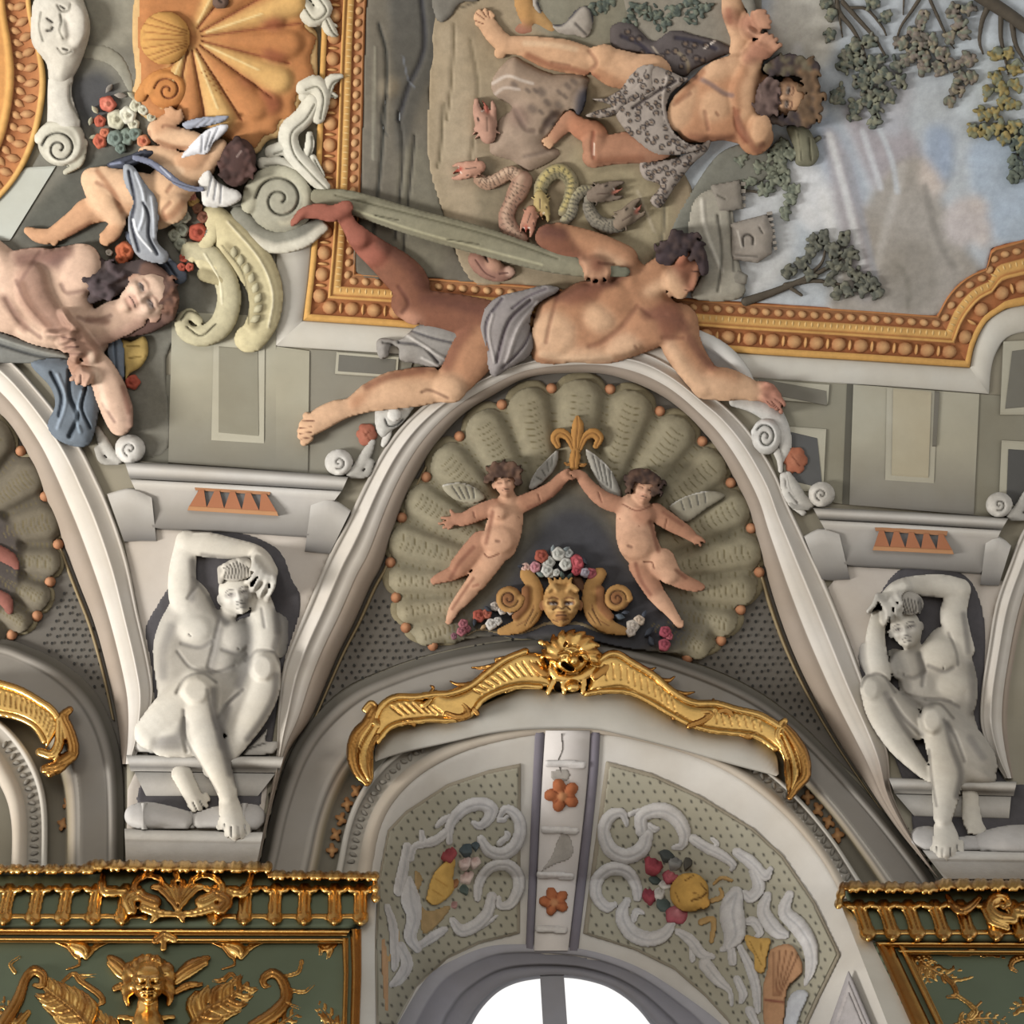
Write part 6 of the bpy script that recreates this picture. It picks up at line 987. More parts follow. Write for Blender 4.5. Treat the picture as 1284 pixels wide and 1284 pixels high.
def snake_head(cx, cy, s, ang, col, mouth, label):
    q = lambda p: rot(cx, cy, p, ang, s)
    o = relief('head', [('c', col, [p + (8,) for p in q([(-1.2,0,0.55),(-0.5,-0.05,0.66),(0.1,-0.28,0.46),(0.7,-0.42,0.27),(1.25,-0.36,0.15)])]), ('c', col, [p + (6,) for p in q([(-0.6,0.3,0.42),(0.0,0.5,0.3),(0.55,0.66,0.2),(0.95,0.66,0.1)])]), ('e', mouth, *q([(0.35,0.16)])[0], 0.5 * s, 0.24 * s, ang, 6, 0.3), ('c', mouth, [p + (9,) for p in q([(0.3,0.2,0.1),(0.8,0.16,0.08),(1.15,0.02,0.04)])]), ('e', col, *q([(-0.15,-0.5)])[0], 0.26 * s, 0.18 * s, ang, 14, 0.8)] + [('c', col, [p + (10,) for p in q([(-0.9 + i * 0.32, -0.45, 0.16), (-1.25 + i * 0.3, -0.85 - 0.12 * (i % 2), 0.05)])]) for i in range(3)] + [('c', col, [p + (10,) for p in q([(-0.9, 0.4, 0.16), (-1.2, 0.8, 0.05)])])], hyd, step=1.3, blur=1, lift=10, k=0.8,
        strokes=[('2a211f', max(2.0, 0.2 * s), 1, q([(-0.1, -0.44), (0.06, -0.46)])), ('e8ddd0', 1.8, 0, q([(0.45, -0.14), (0.5, 0.0)])), ('e8ddd0', 1.8, 0, q([(0.85, -0.2), (0.88, -0.08)])), ('e8ddd0', 1.8, 0, q([(0.55, 0.46), (0.6, 0.34)])), ('5a463c', 2, 1, q([(-0.9, 0.0), (-0.3, 0.1), (0.0, 0.15)]))])
    o['label'] = label
for (x, y, s_, a_, c_, m_, l_) in ((120,265,72,165,'c29078','b8503e','pale spiky head with red open jaws'), (1000,395,80,-15,'7f7062','b9705c','dark head with gaping jaws'), (1140,530,78,-42,'867664','b56a58','grey head with bared teeth'), (510,590,64,100,'b58068','a8503f','small reddish spiky head'), (590,500,66,80,'b8a36c','a87a50','yellowish head'), ): x, y = Tz([(x, y)])[0]; snake_head(x, y, s_ * 260 / 1284, a_, c_, m_, l_)
x, y = Pz([(150,790)])[0]; snake_head(x, y, 19, -100, 'b98d78', 'b0604e', 'bristling head thrown back')
sv = thing('severed_head', 'severed brownish serpent head lying against the gilt frame', 'head', Tz([(270, 860)])[0])
relief('skull', [('p', '9a6f5e', Tz([(135,790),(200,752),(280,790),(350,840),(425,880),(385,945),(280,952),(190,910),(140,850)]), 10, 3), ('e', 'b5876f', *Tz([(290,850)])[0], 12, 10, 30, 10, 0.6), ('e', 'c09a86', *Tz([(390,890)])[0], 8, 7, 0, 9, 0.6)], sv, step=1.5, blur=1, lift=3, strokes=[('3d2a28', 4, 2, Tz([(235,785),(255,830)])), ('5a3730', 3, 2, Tz([(330,905),(380,900)])), ('2f2322', 3, 1.5, Tz([(425,880),(430,890)])), ('6b463c', 3, 1.5, Tz([(180,820),(240,900),(300,930)]))])

# ================================================================ PAINTED LANDSCAPE INSIDE THE FRAME
Uz = ZZ((984, 0, 300))
INNER = [(486,-400),(474,-170),(460,0),(456,128),(452,244),(447,342),(529,347),(656,357),(836,372),(1077,388),(1174,395),(1190,367),(1213,346),(1237,336),(1243,311),(1290,297),(1350,280),(1700,245),(1700,-400)]
sk = relief('painted_sky', [('p', 'bcc6cf', INNER, 0.6, 0, True),
    ('p', 'd3d2cb', [(985,-40),(1050,-40),(1045,60),(1020,90),(985,75),(960,60)], 0.5, 0.6), ('p', 'a7b4c4', [(1030,130),(1070,200),(1090,300),(1080,360),(1050,260),(1020,170)], 0.5, 0.7), ('p', 'aaa6ab', [(1060,130),(1130,150),(1170,240),(1160,330),(1110,260),(1080,200)], 0.5, 0.8),
    ('p', 'd6d9dc', [(1000,200),(1040,230),(1055,290),(1020,290),(985,250)], 0.5, 0.8), ('p', 'a0b2cb', [(1165,160),(1190,165),(1195,210),(1178,228),(1160,190)], 0.5, 1.6), ('p', 'c7d3dc', [(1200,40),(1290,60),(1290,130),(1220,150),(1190,110)], 0.5, 0.8), ('p', 'c9cdd0', [(930,200),(990,230),(990,330),(940,370),(925,300)], 0.5, 0.8), ('p', 'b0c2d6', [(1220,180),(1340,160),(1340,270),(1250,300)], 0.5, 0.9), ('p', 'b5b9c2', [(1090,80),(1140,90),(1130,170),(1080,150)], 0.5, 0.9),
    ('p', 'a7a29a', [(1045,395),(1062,310),(1090,250),(1125,205),(1160,200),(1180,250),(1200,300),(1228,338),(1200,360),(1175,395)], 0.5, 1.2), ('p', '98938a', [(1115,320),(1160,300),(1178,360),(1140,392),(1110,370)], 0.5, 1.3), ('p', 'a9a6ab', [(1035,160),(1060,190),(1080,260),(1095,340),(1085,380),(1060,320),(1045,240)], 0.5, 1.25),
    ('e', 'd3c8c0', 1168, 222, 15, 24, -20, 1.5, 0.05), ('e', 'd9ccc0', 1172, 205, 10, 14, 0, 1.6, 0.05), ('e', 'c6c0bf', 1208, 278, 24, 30, 20, 1.5, 0.05), ('e', 'd3cbc8', 1224, 262, 14, 16, 0, 1.6, 0.05), ('e', 'cfc8c6', 1232, 292, 11, 18, 0, 1.6, 0.05),
    ('t', 'd9dcde', [(1040,170,5),(1062,250,7),(1080,330,6)]), ('t', 'cdd2d8', [(1082,165,4),(1104,235,6)]), ('t', 'e0e2e3', [(1030,240,6),(1046,310,9),(1050,370,8)]), ('t', 'b9b6b1', [(1132,210,6),(1116,270,8),(1096,340,8)]), ('t', '8f8b84', [(1160,235,5),(1176,300,7),(1196,335,5)]), ('t', '87837a', [(1130,335,5),(1140,360,5),(1138,385,4)]), ('t', 'c4ccd3', [(1098,150,4),(1118,200,5),(1125,240,4)]), ('t', 'e2e4e6', [(1000,60,8),(1015,110,10),(1030,140,8)]), ('t', '9fa2aa', [(1060,200,5),(1082,280,6),(1098,350,5)])], None, step=3, blur=1, cblur=4, lift=0.6)
tag(sk, 'pale blue painted sky with slanting grey clouds inside the gilt frame', 'painting')
cf = relief('cliff', [('p', '6d675a', [(474,-60),(460,0),(452,244),(447,342),(529,347),(600,353),(575,320),(550,240),(540,120),(548,20),(560,-60)], 4, 0.5, False), ('p', '55534d', [(490,-40),(545,-40),(548,60),(530,130),(500,200),(490,100)], 3, 2), ('p', '757060', [(500,200),(535,190),(560,330),(500,335)], 3, 2), ('e', '8b806b', 488, 110, 12, 14, 20, 3, 0.6)], None, step=2.6, blur=3, cblur=4, lift=1, strokes=[('3f3f42', 9, 3, [(528,-10),(532,60),(512,110),(500,150)]), ('44443f', 6, 3, [(475,30),(485,80),(478,200),(465,320)]), ('44423d', 5, 3, [(500,140),(505,200),(495,300)]), ('8d8978', 5, -1, [(470,60),(468,200)]), ('47443d', 5, 3, [(520,170),(512,250),(505,320)]), ('6b7078', 3, 0, [(505,70),(512,100),(520,110)]), ('4b4a45', 4, 2, [(485,120),(478,150),(485,170)])])
tag(cf, 'dark weathered cliff face along the left side of the painted scene', 'cliff')
cf = relief('cliff', [('p', '9d8d72', [(548,-60),(560,-60),(700,-60),(720,0),(800,80),(850,200),(870,250),(850,310),(830,372),(656,357),(590,352),(560,280),(536,200),(538,100)], 4, 0.5), ('p', 'ab9b80', [(545,60),(580,40),(600,200),(600,320),(560,250)], 3, 2), ('p', '8b8069', [(600,200),(640,230),(650,330),(600,340)], 3, 2), ('p', 'a29677', [(720,180),(800,210),(850,270),(800,330),(720,290)], 3, 2), ('p', '84806e', [(640,-40),(760,-40),(790,50),(700,60)], 3, 2)], None, step=3, blur=3, cblur=5, lift=2, strokes=[('77694f', 4, 2, [(570,30),(566,100),(560,150)]), ('6d6149', 5, 2, [(556,130),(552,190),(548,210)]), ('87795f', 5, 2, [(590,50),(600,120),(590,200)]), ('6f6450', 4, 2, [(545,-20),(570,10),(600,0)]), ('b5a98f', 5, -1, [(800,240),(820,290)]), ('77705c', 4, 2, [(835,240),(830,300),(815,330)])])
tag(cf, 'tan rock wall behind the serpent and the bearded man', 'cliff')
cf = relief('boulder', [('p', '8f897b', [(780,-60),(930,-60),(955,20),(930,70),(880,60),(800,60)], 4, 1), ('p', 'a39b86', [(800,40),(860,50),(830,70),(790,60)], 3, 2), ('p', '7d8078', [(900,-40),(960,-40),(940,40),(915,50)], 3, 2)], None, step=3, blur=2, cblur=4, lift=2); tag(cf, 'grey rock shelf beyond the raised fists', 'rock')
cf = relief('rock_slope', [('p', '7c7d73', [(870,235),(905,190),(950,180),(975,210),(950,230),(905,250),(880,300),(850,330),(840,290)], 4, 1), ('p', '66685f', [(855,290),(880,240),(895,250),(880,300),(860,330)], 3, 3)], None, step=2.6, blur=2, cblur=3, lift=3); tag(cf, 'shaded grey green slope under the leopard skin tail', 'rock')
ca = thing('castle_ruin', 'pale ruined castle with crenellated tower on a rock', 'castle', (930, 320))
relief('rock', [('p', 'a5a193', [(862,310),(870,250),(905,235),(918,260),(925,320),(932,372),(868,374),(880,340)], 8, 2)], ca, step=2, blur=2, lift=4, strokes=[('c9c5b8', 8, -2, [(880,250),(885,290),(905,340)]), ('77746a', 5, 3, [(900,270),(905,320),(900,365)]), ('6f6c63', 4, 2, [(915,260),(920,340)])])
relief('keep', [('p', '8f897f', [(890,232),(928,225),(932,262),(900,268)], 6, 6, True)], ca, step=1.6, blur=1, lift=4, strokes=[('6d685f', 3, 2, [(900,245),(910,250)])])
relief('tower', [('p', '9d958b', [(916,280),(962,268),(970,290),(968,318),(950,330),(918,326)], 10, 6, True)], ca, step=1.6, blur=1, lift=4, strokes=[('5f5a54', 4, 3, [(932,308),(932,298),(938,294),(944,298),(944,306)]), ('6d675f', 3, 2, [(952,285),(956,292)]), ('77716a', 3, 2, [(922,320),(950,322)]), ('c2bcb2', 4, -1, [(925,290),(930,310)])])
tw = [o for o in ca.children if o.name.startswith('tower')][0]; kp = [o for o in ca.children if o.name.startswith('keep')][0]
for i in range(7): a_ = i / 6; quad('merlon', [(963 + 9 * a_ - 2, 266 + a_ * 44), (968 + 6 * a_, 265 + a_ * 44), (969 + 6 * a_, 269 + a_ * 44), (963 + 9 * a_ - 1, 270 + a_ * 44)], 14, '968f85', tw, mat='fresco')
for i in range(4): quad('merlon', [(929, 228 + i * 9), (935, 228 + i * 9), (935, 233 + i * 9), (929, 233 + i * 9)], 11, '8f897f', kp, mat='fresco')
relief('gable', [('p', '8d897e', [(915,345),(925,338),(938,345),(936,356),(918,360)], 4, 4, True)], ca, step=1.6, blur=0, lift=6)
# ---- painted trees: trunk, limbs and leaf clumps
def tree(label, limbs, clumps, cols, bark='5a5246', n=15, r=3.6):
    a0 = limbs[0][0]; t = thing('tree', label, 'tree', (a0[0], a0[1]))
    for i, lb in enumerate(limbs): relief('trunk' if i == 0 else 'branch', [('c', bark, lb)], t, step=1.4, blur=1, lift=5, k=0.8)
    for i, (x, y, s_) in enumerate(clumps):
        pr = []
        for j in range(n):
            a = random.uniform(0, 6.28); q = random.uniform(0, 1) ** 0.6 * s_; px, py = x + q * math.cos(a), y + q * math.sin(a); u = random.uniform(0, 180)
            pr.append(('e', cols[(i * 3 + j) % len(cols)], px, py, r * random.uniform(0.9, 1.5), r * random.uniform(0.6, 0.9), u, 1 + random.uniform(0, 3), 0.7))
        pr.append(('e', cols[0], x, y, s_ * 0.55, s_ * 0.5, 0, 0, 0.4))
        relief('leaf_clump', [p for p in pr], t, step=1.5, blur=0, cblur=0, lift=5)
GR, GR2, GR3, YG = '6f7466', '59625a', '868873', '9a8b55'
tree('leafy bough hanging over the bearded head with grey green clumps', [Uz([(280,-30,14),(290,60,14),(360,150,12),(410,240,9),(440,330,6)]), Uz([(310,10,14),(400,110,13),(480,200,10),(540,300,7)]), Uz([(340,40,10),(440,50,9),(520,140,7),(545,190,5)]), Uz([(290,70,8),(310,200,4)])],
    [p for p in Uz([(340,290,50),(320,350,45),(380,330,50),(300,500,50),(280,530,36),(430,380,60),(420,450,60),(480,420,60),(540,400,50),(600,350,45),(620,440,42),(450,520,50),(510,500,45),(560,520,36),(380,560,40),(370,620,36),(490,590,36),(480,660,34),(390,250,44),(250,80,30),(240,190,30),(230,10,34),(470,20,40),(540,90,36),(460,220,40),(500,320,50)])], [GR, GR2, '7b7a6c', GR3])
tree('thin brown leaved bough with bare twigs beside the grey green one', [Uz([(740,-30,12),(680,60,10),(620,150,7),(590,260,5)]), Uz([(780,0,10),(830,110,9),(880,220,6),(910,260,4)]), Uz([(640,-10,7),(635,80,4)])],
    [p for p in Uz([(740,110,46),(690,180,46),(740,220,46),(800,230,46),(690,290,40),(760,310,44),(840,290,40),(880,190,44),(940,120,44),(960,190,40),(900,60,44),(980,50,40),(830,370,40),(740,370,36),(620,230,36),(660,320,34),(900,340,40),(960,320,40),(1000,420,36),(920,490,36),(890,540,30),(1000,330,30),(940,420,34)])], ['857a70', '6f6a60', '938a74', '7d8272'])
tree('stout bare branch with drooping twigs and yellowing leaves at the right edge', [Uz([(820,-240,44),(930,-120,42),(1040,-30,40),(1130,30,38),(1220,90,36),(1330,170,34),(1560,300,24),(1700,420,12)]), Uz([(1090,40,18),(1060,110,14),(1045,220,10),(1065,290,5)]), Uz([(1160,90,16),(1160,200,13),(1180,300,9),(1200,400,5)]), Uz([(1220,130,16),(1240,240,13),(1290,330,9)])],
    [p for p in Uz([(1140,300,44),(1200,290,40),(1240,360,40),(1140,400,44),(1180,470,44),(1240,460,40),(1090,500,34),(1160,540,40),(1220,560,40),(1060,610,44),(1120,600,44),(1010,700,40),(1080,700,44),(1160,680,44),(1230,680,40),(1260,760,36),(1180,750,36)])], [YG, '8a8a66', '7f8570', 'a5925a'])
tree('dark green sprig at the right edge below the yellowing leaves', [Uz([(1330,700,14),(1280,780,10),(1230,860,5)])], [p for p in Uz([(1250,780,36),(1280,820,36),(1220,870,34),(1260,900,34),(1230,950,30),(1280,930,34),(1290,700,36)])], ['5c675f', '6d776a', '4f5954'])
tree('dark leaning bush growing up from the lower frame edge', [[(935,378,6),(965,368,5),(995,356,4),(1030,340,3),(1060,320,2)], [(985,358,4),(1020,352,3),(1060,358,2)], [(1010,348,3),(1030,330,2),(1035,310,1.6)], [(990,360,3),(1005,370,2)]],
    [(990,340,9),(1005,328,9),(1015,318,10),(1020,305,10),(1035,300,10),(1045,315,11),(1060,300,10),(1065,320,11),(1060,335,11),(1075,345,11),(1085,352,10),(1095,357,9),(1080,364,9),(1060,364,9),(1040,352,9),(1100,368,8),(1015,345,8),(1045,335,9),(1050,368,7)], ['686a60', '5a5d55', '777869'])
tree('slender grey green tree standing by the ruined castle', [[(905,215,2.6),(935,214,2.3),(963,217,1.6)], [(925,239,2.2),(945,240,2),(962,244,1.5)], [(932,213,1.8),(948,203,1.4)]],
    [(980,182,9),(974,192,9),(975,200,11),(978,215,11),(970,228,11),(960,240,10),(990,194,9),(952,210,8),(930,200,8),(985,228,9),(995,240,9),(990,250,8),(985,268,8),(965,215,9),(940,228,7)], ['7d8473', '8b917f', '6d7567'])
tree('dark foliage clump over the fur mantle', [[(790,10,3),(810,20,3),(850,30,2)]], [(800,10,12),(820,18,12),(845,12,12),(870,20,11),(790,28,9),(830,30,10),(865,5,11),(885,12,10),(760,5,11),(740,12,9)], ['59635a', '4c564f', '6d7566'])
st = thing('tree_stump', 'broken mossy tree stump beside the bearded man\'s elbow', 'stump', (1005, 180))
relief('trunk', [('p', '7f7e68', Uz([(10,680),(100,670),(140,710),(165,760),(185,830),(160,880),(120,895),(60,880),(50,800)]), 9, 3)], st, step=1.6, blur=1, lift=4, strokes=[('5f5e4d', 3, 2, Uz([(70,720),(90,860)])), ('9c9a80', 4, -1, Uz([(60,700),(75,780),(80,860)])), ('55543f', 3, 2, Uz([(130,740),(140,860)]))])
relief('broken_limb', [('c', '6f6e5c', Uz([(150,760,16),(185,740,14)]))], st, step=1.5, blur=0, lift=6)
# drapery and shield of the third figure cut by the upper rim
ub = thing('person', 'partly seen figure with dark edged drapery at the top rim behind the extended leg', 'person', (680, 20))
relief('drapery', [('p', 'a59d92', Pz([(500,-60),(520,40),(600,150),(680,150),(760,60),(850,40),(880,140),(840,250),(760,240),(640,220),(560,120),(480,60),(460,-60)]), 8, 2)], ub, step=1.8, blur=2, lift=5, strokes=[('3f3d47', 8, 3, Pz([(510,20),(560,110),(640,165),(720,110),(800,30),(860,60),(880,140)])), ('6b655f', 5, 2, Pz([(760,160),(830,230)]))])
relief('body', [('c', 'b5874f', Pz([(390,-60,60),(420,40,70),(440,120,60)])), ('c', 'a5705a', Pz([(360,200,30),(400,190,40),(450,200,34)])), ('c', 'b28a55', Pz([(480,60,50),(520,120,50),(600,190,40)]))], ub, step=1.8, blur=2, lift=4)
relief('rock_overhang', [('p', '77736a', Z(310, 0, 330, [(915,-40),(915,80),(950,110),(1000,80),(1040,20),(1140,0),(1140,-60)]), 6, 2)], None, step=2, blur=1, lift=4); tag(bpy.data.objects['rock_overhang'], 'grey rock knob hanging over the tan wall at the top rim', 'rock')

# ================================================================ PUTTI, MASK AND FLOWERS IN THE SHELL
F_, G_, Hh_, I_ = ZZ((480, 460, 260)), ZZ((480, 640, 260)), ZZ((710, 460, 260)), ZZ((710, 640, 260))
B1, B2, B3 = 'd0a181', 'b27f63', '85543f'
LZ = 22
def up(pts, z): return [tuple(p) + (z,) for p in pts]
pu = thing('putto', 'winged putto lifting the fleur-de-lis with his left hand, legs kicked sideways', 'putto', (630, 700), hf=lun_h)
hx, hy = F_([(755, 715)])[0]; hp, hs = head(hx, hy, 18, -12, B1, B2, 20, -0.2, 'd8a88a', '3a2723', 'a5604f')
relief('body', [('c', B1, up(F_([(775,860,84),(765,930,106),(745,1020,116),(725,1100,108)]), 8)), ('e', B1, *F_([(720,900)])[0], 10, 9, 0, 26, 0.4), ('e', B1, *F_([(720,1070)])[0], 20, 18, 0, 22, 0.4),
    ('c', B2, up(F_([(860,850,58),(950,810,54),(1040,760,48),(1110,690,40),(1140,665,32)]), 10)), ('c', B2, up(F_([(690,870,56),(600,900,54),(510,940,46),(450,945,40)]), 12)), *fingers(B2, F_([(440,930),(430,945),(430,960),(440,970),(440,915)]), F_([(365,935),(350,970),(375,995),(405,1000),(420,890)]), 2.6, 14),
    *fingers(B2, F_([(1130,670),(1150,680),(1120,655)]), F_([(1150,695),(1170,695),(1150,640)]), 3, 16), ('c', B1, up(F_([(780,800,44),(765,770,44)]), 12)),
    ('c', B2, up(G_([(610,200,76),(540,280,74),(480,345,66)]), 10)), ('c', B2, up(G_([(490,355,56),(420,395,46),(350,420,34),(320,435,26)]), 8)), ('c', B1, up(G_([(690,280,78),(640,360,68),(580,440,64)]), 12)), ('c', B1, up(G_([(570,450,58),(510,530,52),(450,600,38),(425,650,30),(405,690,18)]), 10)), *fingers(B2, G_([(415,670),(425,675)]), G_([(395,692),(410,698)]), 2.6, 10), *fingers(B2, G_([(330,430),(335,440)]), G_([(300,430),(312,452)]), 2.6, 8), ('t', '8a5843', F_([(680,900,16),(660,1000,18),(640,1090,18)])), ('t', '865440', G_([(560,230,18),(470,330,20),(420,420,14)])), ('t', '8f5d47', G_([(560,420,14),(490,520,14),(430,610,10)])), ('t', '94604a', F_([(900,870,14),(1010,830,14),(1100,740,12)]))] + hp, pu, hf=lun_h, step=1.5, blur=2, lift=LZ - 6, k=0.65,
    strokes=hs + [('5a332a', 3, 2, F_([(705,1078),(722,1080)])), (B3, 2, 1, F_([(716,925),(720,928)])), (B3, 2, 1, F_([(840,930),(844,933)])), (B3, 2.6, 2, G_([(630,270),(660,290),(720,270)])), (B3, 2.4, 1.5, F_([(960,785),(975,830)])), (B3, 2.4, 1.5, F_([(560,895),(570,935)])), ('8f4f3d', 3, 1, G_([(560,470),(590,460)]))])
relief('hair', [('e', '5f4536', *F_([(765,640)])[0], 19, 10, 10, 30, 0.5)] + curls(*F_([(760,640)])[0], 20, 9, 20, 3, '6d5140', '4a352b', 34) + curls(*F_([(845,690)])[0], 5, 12, 8, 3, '6d5140', '4a352b', 30) + curls(*F_([(665,700)])[0], 4, 10, 7, 3, '6d5140', '4a352b', 30), pu, hf=lun_h, step=1.4, blur=1, lift=LZ - 6)
for pg, c_ in ((F_([(900,755),(950,640),(1070,520),(1092,545),(1060,650),(960,745)]), '8f8d86'), (F_([(365,735),(480,715),(580,750),(640,810),(560,850),(440,820)]), '9d9781')):
    relief('wing', [('p', c_, pg, 5, 2)], pu, hf=lun_h, step=1.5, blur=1, lift=LZ - 4, strokes=[('6b6963', 2.4, 2, [tuple(np.array(pg[0]) * (1 - f) + np.array(pg[2]) * f), tuple(np.array(pg[-1]) * (1 - f * 0.7) + np.array(pg[3]) * f * 0.7)]) for f in (0.3, 0.5, 0.7, 0.9)] + [('c6c3bb', 3, -1, pg[:3])])
pu = thing('putto', 'winged putto lifting the fleur-de-lis with his right hand, looking away', 'putto', (820, 700), hf=lun_h)
hx, hy = Hh_([(480, 755)])[0]; hp, hs = head(hx, hy, 19, 18, B1, B2, 20, 0.55, 'd8a88a', '3a2723', 'a5604f')
relief('body', [('c', B1, up(Hh_([(420,880,104),(425,980,122),(440,1080,124),(480,1150,112)]), 8)), ('e', B1, *Hh_([(430,1100)])[0], 22, 19, 0, 22, 0.4), ('e', B2, *Hh_([(470,920)])[0], 14, 12, 0, 22, 0.4),
    ('c', B2, up(Hh_([(340,860,56),(230,820,54),(140,740,44),(95,680,36),(60,660,30)]), 10)), ('c', B2, up(Hh_([(550,900,60),(640,960,56),(740,1020,44),(790,1060,30)]), 12)), *fingers(B2, Hh_([(780,1050),(795,1055),(805,1050)]), Hh_([(800,1095),(830,1105),(855,1085)]), 2.8, 14), *fingers(B2, Hh_([(70,670),(50,660)]), Hh_([(20,690),(10,650)]), 3, 14), ('c', B1, up(Hh_([(430,830,48),(450,800,44)]), 12)),
    ('c', B2, up(I_([(460,340,76),(500,420,68),(545,500,60)]), 10)), ('c', B1, up(I_([(540,500,56),(600,570,50),(655,640,36),(690,690,28),(705,715,18)]), 10)), ('c', B1, up(I_([(590,320,90),(640,390,70)]), 14)), ('c', B2, up(I_([(650,400,60),(720,440,50),(790,465,40),(835,475,26)]), 10)), *fingers(B1, I_([(700,690),(715,690)]), I_([(690,722),(715,722)]), 2.6, 10), ('t', '8a5843', Hh_([(520,960,18),(550,1060,20),(570,1140,18)])), ('t', '865440', I_([(430,330,18),(460,430,16),(520,520,14)])), ('t', '865440', I_([(680,370,16),(740,420,14)])), ('t', '94604a', Hh_([(600,900,14),(720,980,14)]))] + hp, pu, hf=lun_h, step=1.5, blur=2, lift=LZ - 6, k=0.65,
    strokes=hs + [('5a332a', 3, 2, Hh_([(385,1108),(405,1115)])), (B3, 2, 1, Hh_([(330,938),(333,940)])), (B3, 2, 1, Hh_([(447,982),(452,984)])), (B3, 2.6, 2, I_([(480,320),(530,320),(545,360)])), (B3, 2.4, 1.5, Hh_([(200,780),(220,840)])), (B3, 2.4, 1.5, Hh_([(625,940),(610,1000)])), (B3, 2.4, 1.5, Hh_([(350,850),(440,890),(530,860)]))])
relief('hair', [('e', '4f392f', *Hh_([(480,680)])[0], 20, 10, 12, 30, 0.5)] + curls(*Hh_([(480,680)])[0], 22, 8, 22, 3, '5d4436', '3c2b25', 34) + curls(*Hh_([(570,750)])[0], 5, 14, 10, 3, '5d4436', '3c2b25', 30) + curls(*Hh_([(380,730)])[0], 4, 9, 6, 3, '5d4436', '3c2b25', 30), pu, hf=lun_h, step=1.4, blur=1, lift=LZ - 6)
for pg, c_ in ((Hh_([(115,510),(200,560),(285,650),(345,800),(250,790),(170,670)]), '9b988e'), (Hh_([(640,860),(740,800),(880,765),(985,800),(870,880),(740,965),(660,905)]), '948e7b')):
    relief('wing', [('p', c_, pg, 5, 2)], pu, hf=lun_h, step=1.5, blur=1, lift=LZ - 4, strokes=[('6b6963', 2.4, 2, [tuple(np.array(pg[0]) * (1 - f) + np.array(pg[2]) * f), tuple(np.array(pg[-1]) * (1 - f * 0.7) + np.array(pg[3]) * f * 0.7)]) for f in (0.3, 0.5, 0.7, 0.9)] + [('c9c6be', 3, -1, pg[:3])])
fd = thing('fleur_de_lis', 'ochre gold fleur-de-lis held aloft by the two putti', 'ornament', F_([(1200, 470)])[0], hf=lun_h)
OC, OC2 = 'b5813f', '8a5a2b'
for nm, ch in (('petal', [(1205,310,14),(1208,370,40),(1200,440,34),(1195,520,18)]), ('petal', [(1185,520,16),(1150,440,26),(1100,410,34),(1065,440,30),(1085,490,20)]), ('petal', [(1215,520,16),(1250,440,26),(1300,410,34),(1340,440,30),(1320,490,20)]), ('stem', [(1195,520,26),(1190,560,36),(1185,620,30)]), ('base_curl', [(1180,600,14),(1145,605,12),(1125,595,8)]), ('base_curl', [(1200,600,14),(1240,610,12),(1258,600,8)])):
    relief(nm, [('c', OC, up(F_(ch), 2))], fd, hf=lun_h, step=1.3, blur=1, lift=LZ, strokes=[(OC2, 2, 1.5, F_(ch))])
Xz = ZZ((560, 670, 300))
mc = thing('mask_cartouche', 'ochre grotesque mask between two scrolls under the bouquet', 'cartouche', (706, 775), hf=lun_h)
MO, MO2, MO3 = 'b08348', '8a5a33', 'c79c5e'
for sg in (1, -1):
    mx = lambda pts: Xz([((p[0] if sg > 0 else 1250 - p[0]),) + tuple(p[1:]) for p in pts])
    relief('scroll', [('c', MO, up(mx([(430,215,40),(470,280,44),(480,360,46),(450,440,50),(380,495,42),(290,520,22)]), 4)), ('c', MO2, up(mx([(425,300,26),(420,380,24),(370,440,22)]), 10))], mc, hf=lun_h, step=1.5, blur=1, lift=LZ, strokes=[(MO2, 2, 1, mx([(470,380),(440,450),(380,490)])), ('5d3d20', 2, 1, mx([(490,420),(450,480)])), ('5d3d20', 2, 1, mx([(470,400),(420,490)]))])
    relief('volute', [('e', MO2, *mx([(335,345)])[0], 17, 16, 0, 4, 0.6), ('c', MO, up([q[:3] for q in spiral(*mx([(335,345)])[0], 15, 4, 0, 1.6 * sg, 5, 4)], 10))], mc, hf=lun_h, step=1.4, blur=1, lift=LZ + 2, strokes=[('4d2a18', 2.4, 2, [q[:2] for q in spiral(*mx([(335,345)])[0], 12, 2, 10, 1.5 * sg, 1, 1)])])
    relief('rim_band', [('c', '8d7f62', up(mx([(625,480,10),(540,478,12),(470,505,12),(380,530,12),(270,525,10),(180,510,8),(110,540,8)]), 2))], mc, hf=lun_h, step=1.5, blur=1, lift=LZ - 8)
hx, hy = Xz([(615, 372)])[0]; hp, hs = head(hx, hy, 30, 0, MO, MO2, 8, 0, MO3, '4a2c18', '96643a', 1.2)
relief('mask', hp + [('c', MO, up(Xz([(x, 255, 14), (x + dx, 235, 8)]), 24)) for x, dx in ((560,-10),(585,-6),(610,0),(635,6),(660,10))] + [('e', MO3, *Xz([(555,370)])[0], 7, 7, 0, 26, 0.6), ('e', MO3, *Xz([(680,365)])[0], 7, 7, 0, 26, 0.6), ('c', MO3, up(Xz([(545,300,14),(570,280,14),(590,300,10)]), 26)), ('c', MO3, up(Xz([(650,300,10),(675,280,14),(700,300,14)]), 26))], mc, hf=lun_h, step=1.3, blur=1, lift=LZ, strokes=hs + [('5d3a20', 2.4, 2, Xz([(570,405),(600,390),(620,400),(640,388),(665,405)])), ('6b4526', 2, 1.5, Xz([(570,460),(600,470)])), ('6b4526', 2, 1.5, Xz([(625,465),(655,455)]))])
relief('crown_curl', [('c', '6d4a33', up(Xz([(700,250,30),(740,300,20),(760,340,14)]), 2))], mc, hf=lun_h, lift=LZ - 4, step=1.5)
